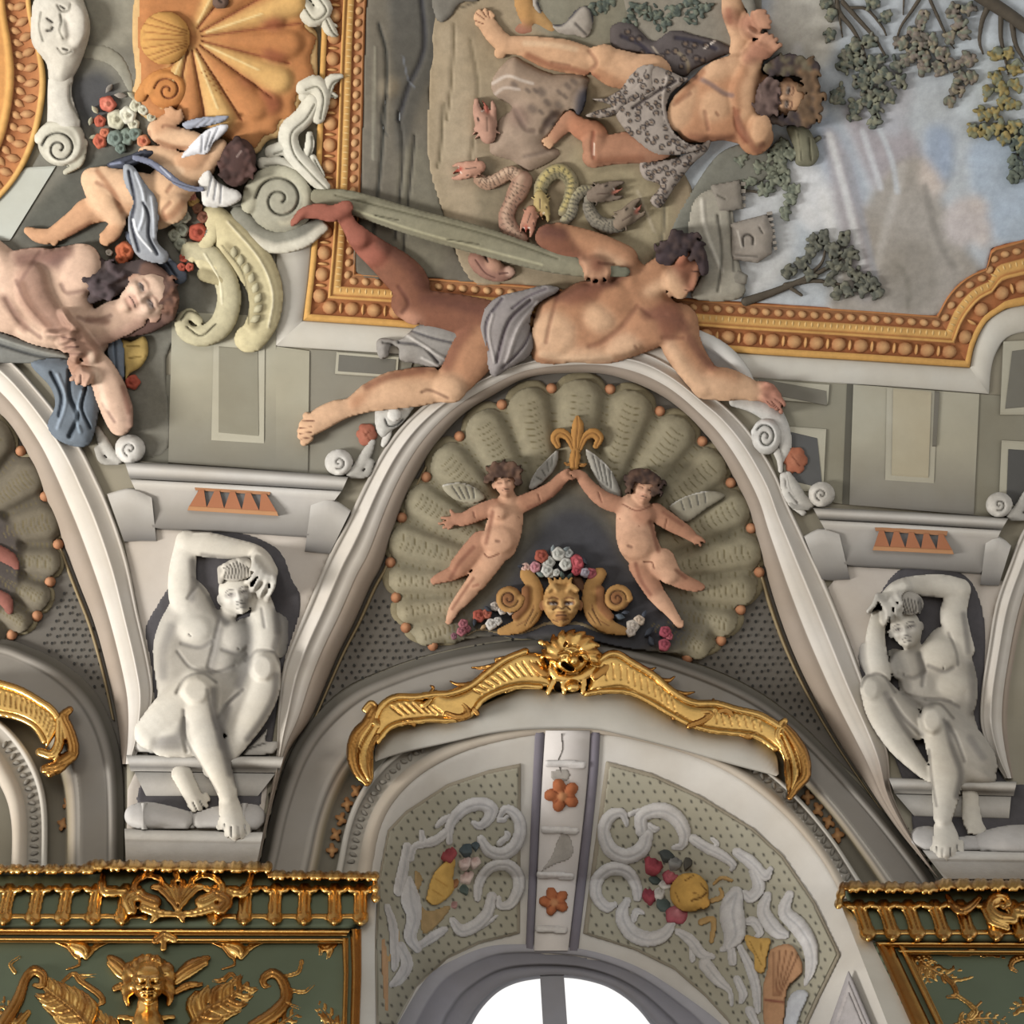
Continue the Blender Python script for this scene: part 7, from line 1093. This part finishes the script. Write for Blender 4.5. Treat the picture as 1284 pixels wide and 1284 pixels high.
def flower_bunch(label, z, items, hf=lun_h, lift=LZ + 6, at=None):
    """items: (x, y, r, colour, heart colour, kind)"""
    pts = Z(*z, [(i[0], i[1], i[2]) for i in items]); t = thing('flower_bunch', label, 'flowers', at or pts[0], hf=hf)
    for i, (p, it) in enumerate(zip(pts, items)):
        k_ = it[5] if len(it) > 5 else 'flower'; h0 = float(hf(np.array([p[0]]), np.array([p[1]]))[0]) + lift + (i % 4)
        nm = {'flower': 'blossom', 'leaf': 'leaf', 'dome': 'bud'}[k_]; place(nm, unit(k_, it[3], 'fresco', it[4]), p[0], p[1], p[2], p[2] * (0.55 if k_ == 'leaf' else 0.95), 53 * i, h0, p[2] * 0.7, t)
    return t
WHT, WG, RED, PNK, COR, GN, DK = 'c9c9c4', '8f938e', 'a8404a', 'c08a92', 'a5523f', '5d6a62', '363c48'
zX = (560, 670, 300)
bun = [(545,150,38,WHT,WG),(600,105,40,WHT,WG),(640,160,36,WHT,WG),(540,195,34,WHT,WG),(650,100,30,'b9bdbc','7c807f'),(700,150,44,RED,'c05a62'),(700,195,28,RED,'8a2f3a'),(510,115,38,COR,'8a3f33'),(425,178,28,'d3b3a8','b58a80'),(475,175,32,PNK,'a8606c'),(775,210,34,'a05058','803a44'),(745,205,28,'9d98a5','7c7886'),(570,80,26,'8f9ba0','6d797e','leaf'),(640,80,26,'8f9ba0','6d797e','leaf'),(505,215,26,'7d8a86','5c6964','leaf'),(620,220,26,GN,'45534c','leaf'),(660,225,24,GN,'45534c','leaf'),(400,170,20,DK,'2c3038','leaf'),(740,140,28,DK,'2c3038','leaf'),(590,205,22,WHT,WG),(560,220,18,WHT,WG)]
flower_bunch('crowded bouquet of white, red and pink flowers on top of the mask', zX, bun)
flower_bunch('flower spray of coral, pink and white curling under the left volute of the mask', zX, [(175,435,36,'a8503f','7d3428'),(215,425,28,'b0604a','8a4435'),(90,480,28,'a5606a','7f4450'),(80,520,26,'a5606a','7f4450'),(110,505,22,'9a5560','7f4450'),(40,545,18,'8a5a68','6a4450'),(240,480,32,'c9c5bf','9d9992'),(275,465,24,'c9c5bf','9d9992'),(260,385,26,'c0b8b0','938b83'),(300,405,26,'c4bcb4','938b83'),(345,410,22,'c0b4ac','938b83'),(220,400,24,DK,'2c3038','leaf'),(150,470,24,DK,'2c3038','leaf'),(200,495,22,'b99a72','8f7350','leaf')])
flower_bunch('flower spray of white and crimson curling under the right volute of the mask', zX, [(1000,490,36,'cfc6ba','a3988c'),(1035,460,30,'c9b8a5','a08f7d'),(990,520,28,'c6bcb2','988d82'),(1175,520,32,'a54858','7f303f'),(1170,590,34,'a54e5c','7f303f'),(1195,545,22,'b05a66','8a3c48'),(1090,520,36,DK,'2c3038','leaf'),(930,440,30,'5c6a78','454f5a','leaf'),(1100,570,28,DK,'2c3038','leaf'),(1060,430,26,'4a5260','363c48','leaf'),(960,420,24,'4a5260','363c48','leaf')])

# ================================================================ UPPER LEFT: ROUND FRAME, SHELL CARTOUCHE, PUTTO, LONG HAIRED FIGURE
z1, z6, zb, z9 = (0, 0, 330), (0, 290, 330), (0, 0, 470), (90, 100, 230)
V1, V6, VB, V9 = ZZ(z1), ZZ(z6), ZZ(zb), ZZ(z9)
# dark olive ground behind the putto
gd = relief('fictive_wall', [('p', '77756a', [(-60,240),(0,250),(60,170),(60,60),(100,-60),(180,-60),(175,60),(200,130),(330,180),(345,320),(345,430),(330,450),(215,430),(212,560),(160,560),(150,480),(100,300),(40,330),(-60,330)], 0.8, 0.3), ('p', '55564f', [(70,230),(150,180),(200,220),(150,300),(90,310),(20,300)], 0.6, 0.8), ('p', '8f8d7f', [(105,-40),(175,-40),(175,40),(120,60)], 0.6, 0.8), ('p', '4b4c4e', [(90,100),(130,90),(150,130),(110,160),(92,140)], 0.6, 0.9), ('p', '6a685c', [(325,110),(345,130),(330,190),(300,190)], 0.6, 0.9)], None, step=3, blur=1, cblur=5, lift=0.8)
tag(gd, 'dark olive painted wall recess behind the hovering putto and scrolls', 'painting')
relief('curved_ledge', [('c', '918f80', V1([(420,250,36),(500,260,40),(570,300,36),(620,380,26),(640,460,14)]))], None, step=2, blur=1, lift=1, k=0.3); tag(bpy.data.objects['curved_ledge'], 'grey curved ledge behind the mask console and bouquet', 'ledge')
# round orange frame
rf = thing('round_frame', 'orange gilt round frame with leaf garland cut by the left rim', 'frame', (20, 150))
RA, RB = [(36,-60),(40,10),(52,60),(58,100),(54,140),(44,180),(28,215),(8,242),(-20,268),(-60,296)], [(-40,-60),(-38,20),(-36,80),(-38,120),(-46,160),(-60,190),(-75,215),(-90,230),(-105,240),(-120,250)]
rfr = sweep('frame_band', RA, RB, [(0, 0, 'c99a52'), (0.02, 8, 'd0a257'), (0.08, 8, 'd6a65c'), (0.10, 3, 'b0713f'), (0.42, 3, 'a8643a'), (0.44, 8, 'd0984e'), (0.52, 8, 'd6a055'), (0.56, 4, 'c08544'), (0.9, 4, 'c58b4a'), (1, 0, 'c58b4a')], rf, 'fresco')
for x, y, a in along(between(RA, RB, 0.2), 19): place('leaf', unit('leaf', '9a5a34', 'fresco', 'c99a66'), x, y, 11, 7, a + 70, 3, 6, rf)
for x, y, a in along(between(RA, RB, 0.34), 15): place('leaf', unit('leaf', 'a05f36', 'fresco', 'cf9f68'), x, y, 9, 6, a + 110, 3, 5, rf)
# white mask console with volute
mk = thing('mask_console', 'white console carved as an upturned mask ending in a volute', 'console', V1([(300, 600)])[0])
WC, WC2 = 'c9c5b9', '8f8c80'
relief('mask', [('p', WC, V1([(150,130),(165,0),(250,-60),(380,-40),(415,20),(442,140),(405,280),(355,380),(300,420),(240,390),(225,310),(160,220)]), 20, 2), ('e', 'd6d2c7', *V1([(370,120)])[0], 15, 28, 0, 20, 0.5), ('e', WC, *V1([(230,130)])[0], 14, 12, 0, 16, 0.6), ('e', WC, *V1([(310,40)])[0], 11, 9, 0, 18, 0.5), ('e', WC, *V1([(320,240)])[0], 12, 10, 0, 18, 0.5), ('c', WC, up(V1([(300,120,24),(310,170,22)]), 26))], mk, step=1.6, blur=2, lift=4,
    strokes=[('4a463e', 4, 3, V1([(295,30),(315,42)])), (WC2, 4, 2, V1([(280,25),(300,55),(335,50),(345,20)])), ('4a463e', 4, 3, V1([(310,238),(330,244)])), (WC2, 3, 2, V1([(280,235),(310,265),(350,250)])), ('55504a', 4, 3, V1([(230,90),(255,108)])), ('55504a', 4, 3, V1([(230,150),(250,148),(258,135)])), (WC2, 4, 2.5, V1([(295,70),(300,110),(290,150),(310,190)])), (WC2, 4, 2, V1([(200,60),(190,130),(210,200)]))])
relief('console_neck', [('c', WC, up(V1([(300,360,62),(290,450,60),(300,540,70),(310,600,82)]), 6))], mk, step=1.8, blur=2, lift=2, strokes=[(WC2, 4, 2, V1([(340,420),(345,500),(390,580)]))])
relief('volute', [('e', 'b9b5a3', *V1([(300,690)])[0], 30, 31, 0, 2, 0.5), ('c', 'cbc7b5', up([q[:3] for q in spiral(*V1([(295,710)])[0], 27, 4, 200, 1.7, 8, 4)], 10)), ('c', 'b9b5a0', up(V1([(400,700,30),(385,790,24),(320,840,14)]), 4))], mk, step=1.5, blur=1, lift=5, strokes=[('4f4d43', 3.5, 4, [q[:2] for q in spiral(*V1([(290,725)])[0], 22, 3, 190, 1.6, 1, 1)])])
quad('fictive_shaft', [(32,210),(70,208),(12,302),(-45,300)], 4, 'b4b8b0'); tag(bpy.data.objects['fictive_shaft'], 'pale grey painted shaft slanting below the mask console', 'painting')
# orange shell cartouche
SO, SY, SR = 'bb7a45', 'd5a863', '985431'
sh_ = thing('shell_cartouche', 'large orange ribbed shell cartouche behind the hovering putto', 'cartouche', (270, 100))
OUTL = VB([(500,-60),(478,10),(470,130),(482,260),(470,330),(520,400),(700,430),(800,490),(870,510),(905,470),(945,455),(960,415),(1010,400),(1015,340),(1040,300),(1080,265),(1065,200),(1085,130),(1045,95),(1050,60),(1005,20),(1005,-20),(990,-60)])
relief('rim', [('p', 'd3ad74', [(min(270 + (p[0] - 270) * 1.07, 398.0), 100 + (p[1] - 100) * 1.07) for p in OUTL], 6, 2)], sh_, step=2.4, blur=1, lift=1)
prs = [('p', SO, OUTL, 8, 4)]; sts = []
for i, a_ in enumerate(np.linspace(-62, 112, 9)):
    ca, sa = math.cos(math.radians(a_)), math.sin(math.radians(a_)); c0 = VB([(650, 130)])[0]; L_ = (150, 150, 152, 140, 138, 132, 118, 100, 75)[i]
    prs.append(('c', (SY, SO)[i % 2], [(c0[0] + ca * 10, c0[1] + sa * 10, 4, 10), (c0[0] + ca * L_ * 0.5, c0[1] + sa * L_ * 0.5, 10, 12), (c0[0] + ca * L_ * 0.9, c0[1] + sa * L_ * 0.9, 17, 12)]))
    sts.append((SR, 4, 3, [(c0[0] + math.cos(math.radians(a_ + 11)) * 16, c0[1] + math.sin(math.radians(a_ + 11)) * 16), (c0[0] + math.cos(math.radians(a_ + 11)) * L_ * 0.92, c0[1] + math.sin(math.radians(a_ + 11)) * L_ * 0.92)]))
for (cx_, cy_, r1) in ((940,170,20),(920,350,17),(830,300,16),(930,60,18)): prs.append(('e', SR, *VB([(cx_, cy_)])[0], r1, r1 * 0.8, 40, 14, 0.25))
relief('ribbed_shell', prs, sh_, step=2, blur=2, cblur=5, lift=2, k=0.5, strokes=sts + [('e2c587', 4, -1, [(c0[0] + math.cos(math.radians(a_)) * 22, c0[1] + math.sin(math.radians(a_)) * 22), (c0[0] + math.cos(math.radians(a_)) * 95, c0[1] + math.sin(math.radians(a_)) * 95)]) for a_ in np.linspace(-62, 112, 9)[::2]] + [('a5662f', 2, 1, VB([(x, y), (x + 26, y - 14)])) for x, y in ((690,250),(700,265),(715,280),(730,295),(740,310),(755,322))])
relief('knob', [('e', 'cf9a4f', *VB([(565,130)])[0], 32, 34, 0, 8, 0.5)], sh_, step=1.8, blur=1, lift=8, strokes=[('a56a33', 2.5, 1.5, VB([(640,130 + dy * 0.3), (490, 130 + dy)])) for dy in (-80, -50, -22, 8, 36, 66, 92)])
relief('scroll', [('e', 'bf7a3c', *VB([(575,310)])[0], 25, 24, 0, 6, 0.5), ('c', 'c98543', up([q[:3] for q in spiral(*VB([(575,310)])[0], 21, 4, 180, 1.6, 6, 4)], 12)), ('c', 'c98543', up(VB([(480,330,22),(520,270,20),(600,235,14)]), 6))], sh_, step=1.5, blur=1, lift=8, strokes=[('7d3f24', 3, 3, [q[:2] for q in spiral(*VB([(575,310)])[0], 17, 2, 190, 1.5, 1, 1)])])
relief('boss', [('e', '6d5548', *VB([(755,5)])[0], 11, 10, 0, 12, 0.7)], sh_, step=1.5, blur=1, lift=8, strokes=[('3f3029', 4, 2, VB([(750,0), (760,8)]))])
# white acanthus scroll between shell and frame
ac = thing('acanthus_scroll', 'white painted acanthus scroll with big volute between shell and gilt frame', 'scroll', (350, 250))
W1, W2, W3 = 'd3d0bf', 'bab79f', '84826f'
relief('volute', [('e', 'a5a390', *VB([(965,695)])[0], 42, 38, 0, 2, 0.35), ('c', W2, up([q[:3] for q in spiral(*VB([(960,685)])[0], 40, 7, 170, 1.75, 10, 6)], 8))], ac, step=1.6, blur=1, lift=5, strokes=[('5f5e50', 4, 4, [q[:2] for q in spiral(*VB([(960,685)])[0], 31, 4, 185, 1.6, 1, 1)])])
relief('outer_roll', [('c', '8d8d80', up(VB([(820,740,36),(880,810,40),(960,830,40),(1040,800,36),(1090,770,26)]), 2)), ('c', W1, up(VB([(850,810,16),(940,850,20),(1040,830,20),(1110,780,16)]), 8))], ac, step=1.8, blur=1, lift=4)
for ch in ([(1110,640,22),(1060,590,34),(1000,520,34),(990,450,36),(1040,400,36),(1070,350,34)], [(930,520,24),(980,510,26),(1030,560,22),(1080,620,14)], [(900,560,22),(960,560,24),(1020,590,18)], [(1040,300,30),(1080,290,34),(1100,330,34),(1090,400,26)], [(1040,330,20),(1090,360,20)], [(1110,340,20),(1130,280,22),(1165,262,12)], [(1110,310,14),(1150,330,9)], [(1040,560,12),(1060,500,18),(1060,460,12)], [(1100,600,14),(1070,540,14)], [(1030,10,30),(1070,60,34),(1110,30,30),(1080,-20,24)], [(1050,-30,20),(1090,-10,20)], [(1110,60,20),(1130,100,22),(1150,120,10)], [(1120,80,14),(1150,90,8)]):
    relief('frond', [('c', W1, up(VB(ch), 3))], ac, step=1.5, blur=1, lift=7, k=0.7, strokes=[(W3, 3, 2, [(p[0] + 3, p[1] + 3) for p in VB(ch)])])
# cream S scroll with leaf chain
cs = thing('cream_scroll', 'cream S-shaped scroll with carved leaf chain ending in a curl above the pilaster', 'scroll', (290, 380))
CR, CR2 = 'cdc297', 'a89d76'
relief('outer_scroll', [('c', CR, up(VB([(730,730,36),(770,790,58),(850,880,70),(905,980,62),(905,1080,56),(870,1150,50),(850,1160,48)]), 3)), ('c', CR2, up(VB([(780,850,20),(850,940,26),(880,1040,24),(865,1110,18)]), 14))], cs, step=1.8, blur=2, lift=4, strokes=[('7d7556', 3, 2.5, VB([(760,840),(830,930),(850,1050),(850,1110)])), ('e0d8b4', 4, -2, VB([(780,760),(890,890),(935,1010),(920,1120)]))])
for x, y, a in along(VB([(790,850),(850,930),(885,1030),(870,1110)]), 13): place('leaf', unit('leaf', '9d9674', 'fresco', 'c9c29f'), x, y, 8, 6, a + 40, 22, 5, cs)
relief('inner_scroll', [('c', 'bdb592', up(VB([(650,860,34),(720,880,40),(770,950,42),(785,1030,42),(760,1110,42),(700,1150,38),(640,1140,30),(622,1100,24),(650,1075,20),(680,1100,16)]), 6))], cs, step=1.6, blur=1, lift=5, strokes=[('6f6a52', 3, 3, VB([(640,1120),(690,1150),(740,1110)])), ('ddd6b4', 4, -1.5, VB([(700,870),(750,960),(760,1040)])), ('6f6a52', 3, 3, VB([(620,1095),(645,1065),(690,1080)]))])
relief('leaf_tuft', [('c', CR, up(VB([(660,880,20),(720,820,24),(740,760,18)]), 8)), ('c', CR2, up(VB([(700,940,26),(760,960,22)]), 10)), ('c', CR, up(VB([(690,900,20),(750,920,26),(790,980,18)]), 9))], cs, step=1.6, blur=1, lift=5)
# hovering putto seen from the back
hp_ = thing('putto', 'hovering putto with dark curls, white wings and grey blue sash reaching for the bouquet', 'putto', V9([(600, 760)])[0])
Q1, Q2, Q3 = 'd9b089', 'c3936c', '946147'
relief('body', [('c', Q1, up(V9([(900,600,110),(780,660,150),(680,760,165),(620,850,165),(600,900,150)]), 8)), ('e', Q1, *V9([(690,890)])[0], 22, 22, 20, 20, 0.5), ('e', Q2, *V9([(840,560)])[0], 24, 14, -30, 20, 0.4), ('c', Q1, up(V9([(520,520,60),(640,540,80),(760,600,90)]), 10)),
    ('c', Q1, up(V9([(500,780,130),(380,750,120),(240,705,100),(140,690,76)]), 12)), ('c', Q1, up(V9([(140,710,76),(210,830,96),(280,930,76),(330,1000,52)]), 12)), ('c', Q2, up(V9([(330,1000,50),(285,1070,60),(235,1120,44)]), 12)), *fingers(Q2, V9([(230,1070),(225,1095),(235,1120),(250,1140)]), V9([(205,1085),(210,1110),(222,1138),(248,1155)]), 3, 14),
    ('c', Q2, up(V9([(400,880,90),(250,900,90),(120,920,96),(40,980,80)]), 4)), ('c', Q2, up(V1([(420,1040,62),(320,1110,50),(250,1150,40),(190,1150,36),(135,1125,20)]), 5)), ('c', Q2, up(V1([(250,1150,32),(265,1180,20)]), 5)),
    ('c', Q1, up(V9([(900,470,60),(850,430,72),(750,410,80),(640,380,80),(600,350,72)]), 16)), ('c', Q2, up(V9([(610,350,66),(680,290,64),(740,260,50)]), 18)), *fingers(Q2, V9([(720,250),(740,240),(760,250)]), V9([(660,205),(690,195),(760,215)]), 4, 22), ('c', Q1, up(V9([(940,560,90),(1010,500,66),(1040,460,50)]), 12)), ('t', 'a3714f', V9([(560,960,36),(680,960,36),(780,860,34)])), ('t', 'a3714f', V9([(180,640,24),(300,800,26),(350,920,24)])), ('t', 'a3714f', V9([(600,430,20),(720,470,24),(820,480,20)])), ('t', 'e2c09c', V9([(640,620,34),(760,640,36)])), ('t', '9c6a4c', V1([(440,1090,18),(330,1150,14)]))], hp_, step=1.6, blur=2, lift=4, k=0.6, strokes=[(Q3, 4, 2.5, V9([(660,980),(640,920),(690,860)])), (Q3, 4, 2, V9([(670,780),(700,740)])), (Q3, 3, 2, V9([(640,330),(660,320),(760,340)])), (Q3, 4, 2, V9([(180,720),(280,780),(330,880)])), (Q3, 3, 2, V9([(540,360),(560,430),(680,480),(790,490)]))])
relief('hair', [('e', '4a322d', *V9([(1160,580)])[0], 23, 31, 12, 20, 0.7)] + curls(*V9([(1160,580)])[0], 19, 27, 34, 4, '553a34', '3b2723', 32), hp_, step=1.5, blur=1, lift=4, strokes=[('8f7a72', 3, 0, V9([(1155,540),(1185,500)]))])
for pg, c_ in ((V9([(760,545),(860,420),(960,340),(1080,305),(1088,360),(990,450),(960,515),(880,530)]), 'd8d9dc'), (V9([(775,300),(900,262),(1095,252),(1050,300),(900,335),(800,345)]), '9aa0ae'), (V9([(885,700),(955,628),(1010,700),(1080,745),(1170,780),(1185,840),(1085,890),(930,885),(905,790)]), 'd9d8d4')):
    relief('wing', [('p', c_, pg, 6, 22)], hp_, step=1.5, blur=1, lift=4, strokes=[('a3a6ae', 3, 2, [tuple(np.array(pg[1]) * (1 - f) + np.array(pg[3]) * f), tuple(np.array(pg[-1]) * (1 - f) + np.array(pg[-3]) * f)]) for f in (0.25, 0.5, 0.75)])
relief('sash', [('c', '767c92', up(V9([(440,545,22),(540,575,24),(640,640,26),(740,720,26),(830,760,24),(915,765,18)]), 30))], hp_, step=1.4, blur=1, lift=4, strokes=[('b9c0d0', 3, 0, V9([(620,610),(690,680)])), ('454858', 2, 1, V9([(540,590),(700,710),(880,770)]))])
relief('sash_end', [('p', '90959c', V9([(360,600),(430,605),(520,730),(595,830),(612,980),(600,1130),(680,1220),(640,1290),(470,1245),(405,1110),(395,960),(425,850),(365,720)]), 10, 24)], hp_, step=1.6, blur=2, lift=4, strokes=[('3f4350', 6, 4, V9([(400,640),(440,850),(420,1000),(470,1200)])), ('d0d8e2', 6, -2, V9([(450,650),(500,800),(500,950),(470,1050)])), ('474c58', 5, 4, V9([(500,860),(540,960),(540,1100),(600,1220)])), ('c6cfda', 6, -2, V9([(560,820),(575,960),(580,1100)])), ('e2e6ea', 4, -1, V9([(430,980),(460,1080),(560,1200)])), ('30333e', 5, 3, V9([(610,1020),(640,1120),(690,1220)]))])
relief('sash_knot', [('p', '3f4350', V9([(240,600),(300,560),(420,520),(500,485),(590,510),(500,570),(400,620),(300,625)]), 7, 14)], hp_, step=1.6, blur=1, lift=4, strokes=[('8088a0', 4, 0, V9([(270,590),(340,580)])), ('23252e', 4, 2, V9([(380,580),(500,520)]))])
relief('sash_tail', [('p', '5d6675', V6([(610,0),(720,20),(830,130),(910,200),(900,250),(840,255),(790,190),(690,120),(630,60)]), 7, 4)], hp_, step=1.6, blur=1, lift=4, strokes=[('a8b4c6', 4, -1, V6([(660,40),(740,150),(850,130)])), ('2f343e', 4, 3, V6([(700,60),(800,140),(860,220)]))])
ZF = lambda h: dict(hf=zero_h, lift=h)
flower_bunch('bouquet of coral, cream and grey green blooms at the putto\'s hand', z9, [(250,170,60,'c8604c','e08a72'),(195,290,44,'c8664c','a84a38'),(195,430,52,'cc6a4a','a84a38'),(230,370,36,'cf7a58','b05a40'),(310,280,70,'d8d6bc','b8b69a'),(390,250,64,'e2e0cf','c2bfa5'),(450,180,48,'cfcdb5','a8a68c'),(500,210,40,'d3d0bb','a8a68c'),(560,260,40,'c6c4ac','a3a188'),(600,180,36,'cfcdb8','a8a68c'),(640,170,30,'d8d6c4','a8a68c'),(300,410,60,'7f8f86','65756c'),(380,400,60,'869689','6a7a70'),(440,380,50,'7a8a80','5f6f66'),(340,480,40,'74847a','5c6b62'),(500,430,48,'cf8a62','b5543c'),(260,60,40,'9a948c','7d776f','leaf'),(340,110,46,'a39a90','857c72','leaf'),(160,210,36,'c9c5a8','a5a188','leaf'),(130,290,32,'bcb89c','99957c','leaf'),(150,400,34,'c4c0a3','a09c84','leaf'),(420,110,40,'b5b29a','928f78','leaf'),(560,170,30,'d0cdb8','a8a68c','dome'),(520,130,30,'c9c6b0','a5a28a','leaf'),(430,310,44,'d5d3bd','b0ae95')], **ZF(8))
flower_bunch('coral poppies and grey green blossom clusters beside the sash and cream scroll', z9, [(885,1070,70,'c25a42','9a3f2e'),(370,1200,70,'cf7048','b0552f'),(350,1250,50,'c9683f','a84f2c'),(730,980,50,'a8ab98','84877a'),(770,1050,52,'9da18e','7a7d70'),(720,1090,50,'a3a793','7f8274'),(760,1150,50,'959986','74776a'),(790,960,44,'b5b5a0','8f8f7c'),(850,850,44,'d0a862','b08a48'),(880,900,40,'8a5a40','6b4432'),(920,960,46,'8f5a45','6b4030'),(790,1240,36,'bf5a42','9a4030'),(260,1210,26,'d3cfc4','a8a498'),(960,1080,40,'8a8f88','6d726b'),(840,820,36,'cf8a78','a8604f')], **ZF(9))
flower_bunch('three coral petals at the curl of the cream scroll', z6, [(895,130,22,'c05a44','9a4030'),(885,175,22,'c05a44','9a4030'),(925,175,22,'c25c46','9a4030')], **ZF(12))
# long haired figure with crossed arms
T1, T2, T3 = 'cbaa92', 'a58270', '7d5c52'
lp = thing('person', 'long haired bare chested figure looking up, pointing across the chest over blue drapery', 'person', (60, 430))
hx, hy = V6([(715, 320)])[0]; hq, hs = head(hx, hy, 37, 62, 'd6b59c', 'a57c68', 16, -0.25, 'dcbca4', '3f2d2a', 'a5665a', 0.85)
relief('body', [('p', T1, V6([(-60,40),(100,110),(270,80),(400,60),(455,110),(475,200),(440,300),(500,480),(530,560),(480,600),(340,590),(180,560),(0,490),(-60,480)]), 20, 2), ('e', T2, *V6([(120,170)])[0], 50, 22, -10, 10, 0.4), ('e', T1, *V6([(390,190)])[0], 26, 34, 20, 16, 0.5), ('e', T3, *V6([(300,150)])[0], 30, 16, -20, 16, 0.4), ('e', 'd3b49c', *V6([(200,480)])[0], 40, 20, 15, 14, 0.4), ('e', T1, *V6([(50,380)])[0], 34, 30, 0, 12, 0.4),
    ('c', T2, up(V6([(150,230,76),(170,320,80),(240,410,66),(310,470,54),(350,510,46)]), 22)), *fingers('a5806c', V6([(340,490),(350,520),(370,560),(395,590),(370,470)]), V6([(235,500),(300,540),(315,582),(352,606),(308,395)]), 4.2, 52), ('c', 'a07a66', up(V6([(370,500,40),(405,560,50),(440,600,48)]), 38)), ('t', '7d5a4e', V6([(100,140,40),(220,120,40),(330,100,36)])), ('t', '84614f', V6([(110,260,24),(150,360,26),(240,460,24)])), ('t', 'dcc0a8', V6([(440,600,16),(480,720,22),(520,860,22)])), ('t', '8a604f', V6([(600,760,18),(630,880,18)])), ('t', '8f6c5c', V6([(20,330,30),(120,470,30)])), ('t', '8a6656', V6([(430,430,20),(520,440,24)])),
    ('c', T1, up(V6([(450,610,52),(500,690,70),(545,800,82),(575,900,70),(585,940,58)]), 24)), ('c', T2, up(V6([(560,720,30),(610,850,36),(625,940,26)]), 28)), ('e', 'b5705a', *V6([(585,965)])[0], 13, 6, 0, 26, 0.5), ('c', 'a8806a', up(V6([(360,640,36),(400,700,46),(430,710,40)]), 22)), *fingers('c9a088', V6([(400,680),(420,690),(440,700),(370,620)]), V6([(348,722),(378,740),(412,748),(348,600)]), 4.4, 46),
    ('c', T1, up(V6([(470,470,80),(550,430,90),(620,400,86),(660,380,80)]), 12)), ('c', T2, up(V6([(480,540,30),(580,490,36),(680,440,36)]), 18))] + hq, lp, step=1.7, blur=2, lift=3, k=0.6, strokes=hs + [('6b4a42', 4, 3, V6([(80,240),(130,340),(230,460)])), (T3, 4, 2, V6([(300,260),(330,300),(420,290)])), (T3, 4, 2, V6([(380,420),(450,440),(540,410)])), (T3, 4, 2, V6([(30,330),(90,430),(200,520)])), (T3, 4, 2, V6([(200,100),(130,200),(90,260)])), ('6b4a42', 2.4, 3, V6([(300,515),(370,530)])), ('6b4a42', 2.4, 3, V6([(310,560),(380,565)])), ('6b4a42', 2.4, 3, V6([(330,600),(400,600)])), ('6b4a42', 2.2, 2, V6([(365,700),(362,735)])), ('6b4a42', 2.2, 2, V6([(392,700),(395,742)])), (T3, 3, 2, V6([(500,840),(560,930)]))])
relief('hair', [('c', '4b3f3e', up(V6([(700,190,60),(600,220,66),(520,230,70),(470,180,56),(430,150,30)]), 12)), ('c', '453a3b', up(V6([(560,270,50),(500,290,44),(450,330,26)]), 14)), ('c', '664a3e', up(V6([(730,195,50),(800,250,46),(838,330,38),(822,410,36)]), 20)), ('c', '5a4038', up(V6([(800,420,40),(720,460,40),(620,490,30),(580,510,16)]), 14))] + curls(*V6([(520,240)])[0], 24, 18, 20, 4.4, '54474a', '3a3032', 26) + curls(*V6([(825,320)])[0], 7, 26, 18, 4, '75513f', '573d33', 32), lp, step=1.6, blur=1, lift=3)
relief('blue_drape', [('p', '66727f', V6([(150,640),(330,625),(440,720),(485,760),(480,900),(430,1045),(300,1030),(230,950),(268,850),(245,760)]), 12, 8)], lp, step=1.7, blur=2, lift=9, strokes=[('2f3a48', 7, 4, V6([(250,690),(300,800),(290,900)])), ('36424f', 8, 5, V6([(340,680),(340,800),(380,900),(340,1000)])), ('8a9aac', 7, -2, V6([(280,700),(320,820),(280,960)])), ('2c3642', 5, 4, V6([(420,760),(400,860),(440,960)])), ('8496a8', 6, -2, V6([(400,780),(370,900),(390,980)]))])
relief('grey_drape', [('p', '757672', V6([(-60,470),(0,490),(180,555),(340,600),(345,650),(200,645),(0,645),(-60,660)]), 8, 6), ], lp, step=1.8, blur=2, lift=5, strokes=[('4a4c4c', 5, 3, V6([(-40,540),(150,600),(330,640)])), ('93958f', 5, -1, V6([(-40,510),(180,580),(320,610)]))])
relief('shoulder_drape', [('p', '6f7c8c', V6([(545,510),(590,520),(610,600),(605,720),(570,700),(530,620),(525,560)]), 6, 6)], lp, step=1.7, blur=1, lift=4, strokes=[('47525f', 4, 3, V6([(560,540),(570,680)]))])
cy = relief('yellow_cloth', [('p', 'c2a45c', V6([(585,530),(640,535),(705,512),(725,590),(690,660),(640,690),(612,725),(605,640)]), 6, 3)], None, step=1.7, blur=1, lift=4, strokes=[('8f7538', 3, 2, V6([(620,560),(680,560)])), ('8f7538', 3, 2, V6([(630,620),(690,610)]))]); tag(cy, 'crumpled ochre cloth at the long haired figure\'s neck', 'cloth')
flower_bunch('single coral bloom below the ochre cloth', z6, [(645,735,38,'c05a44','9a4030')], **ZF(6))
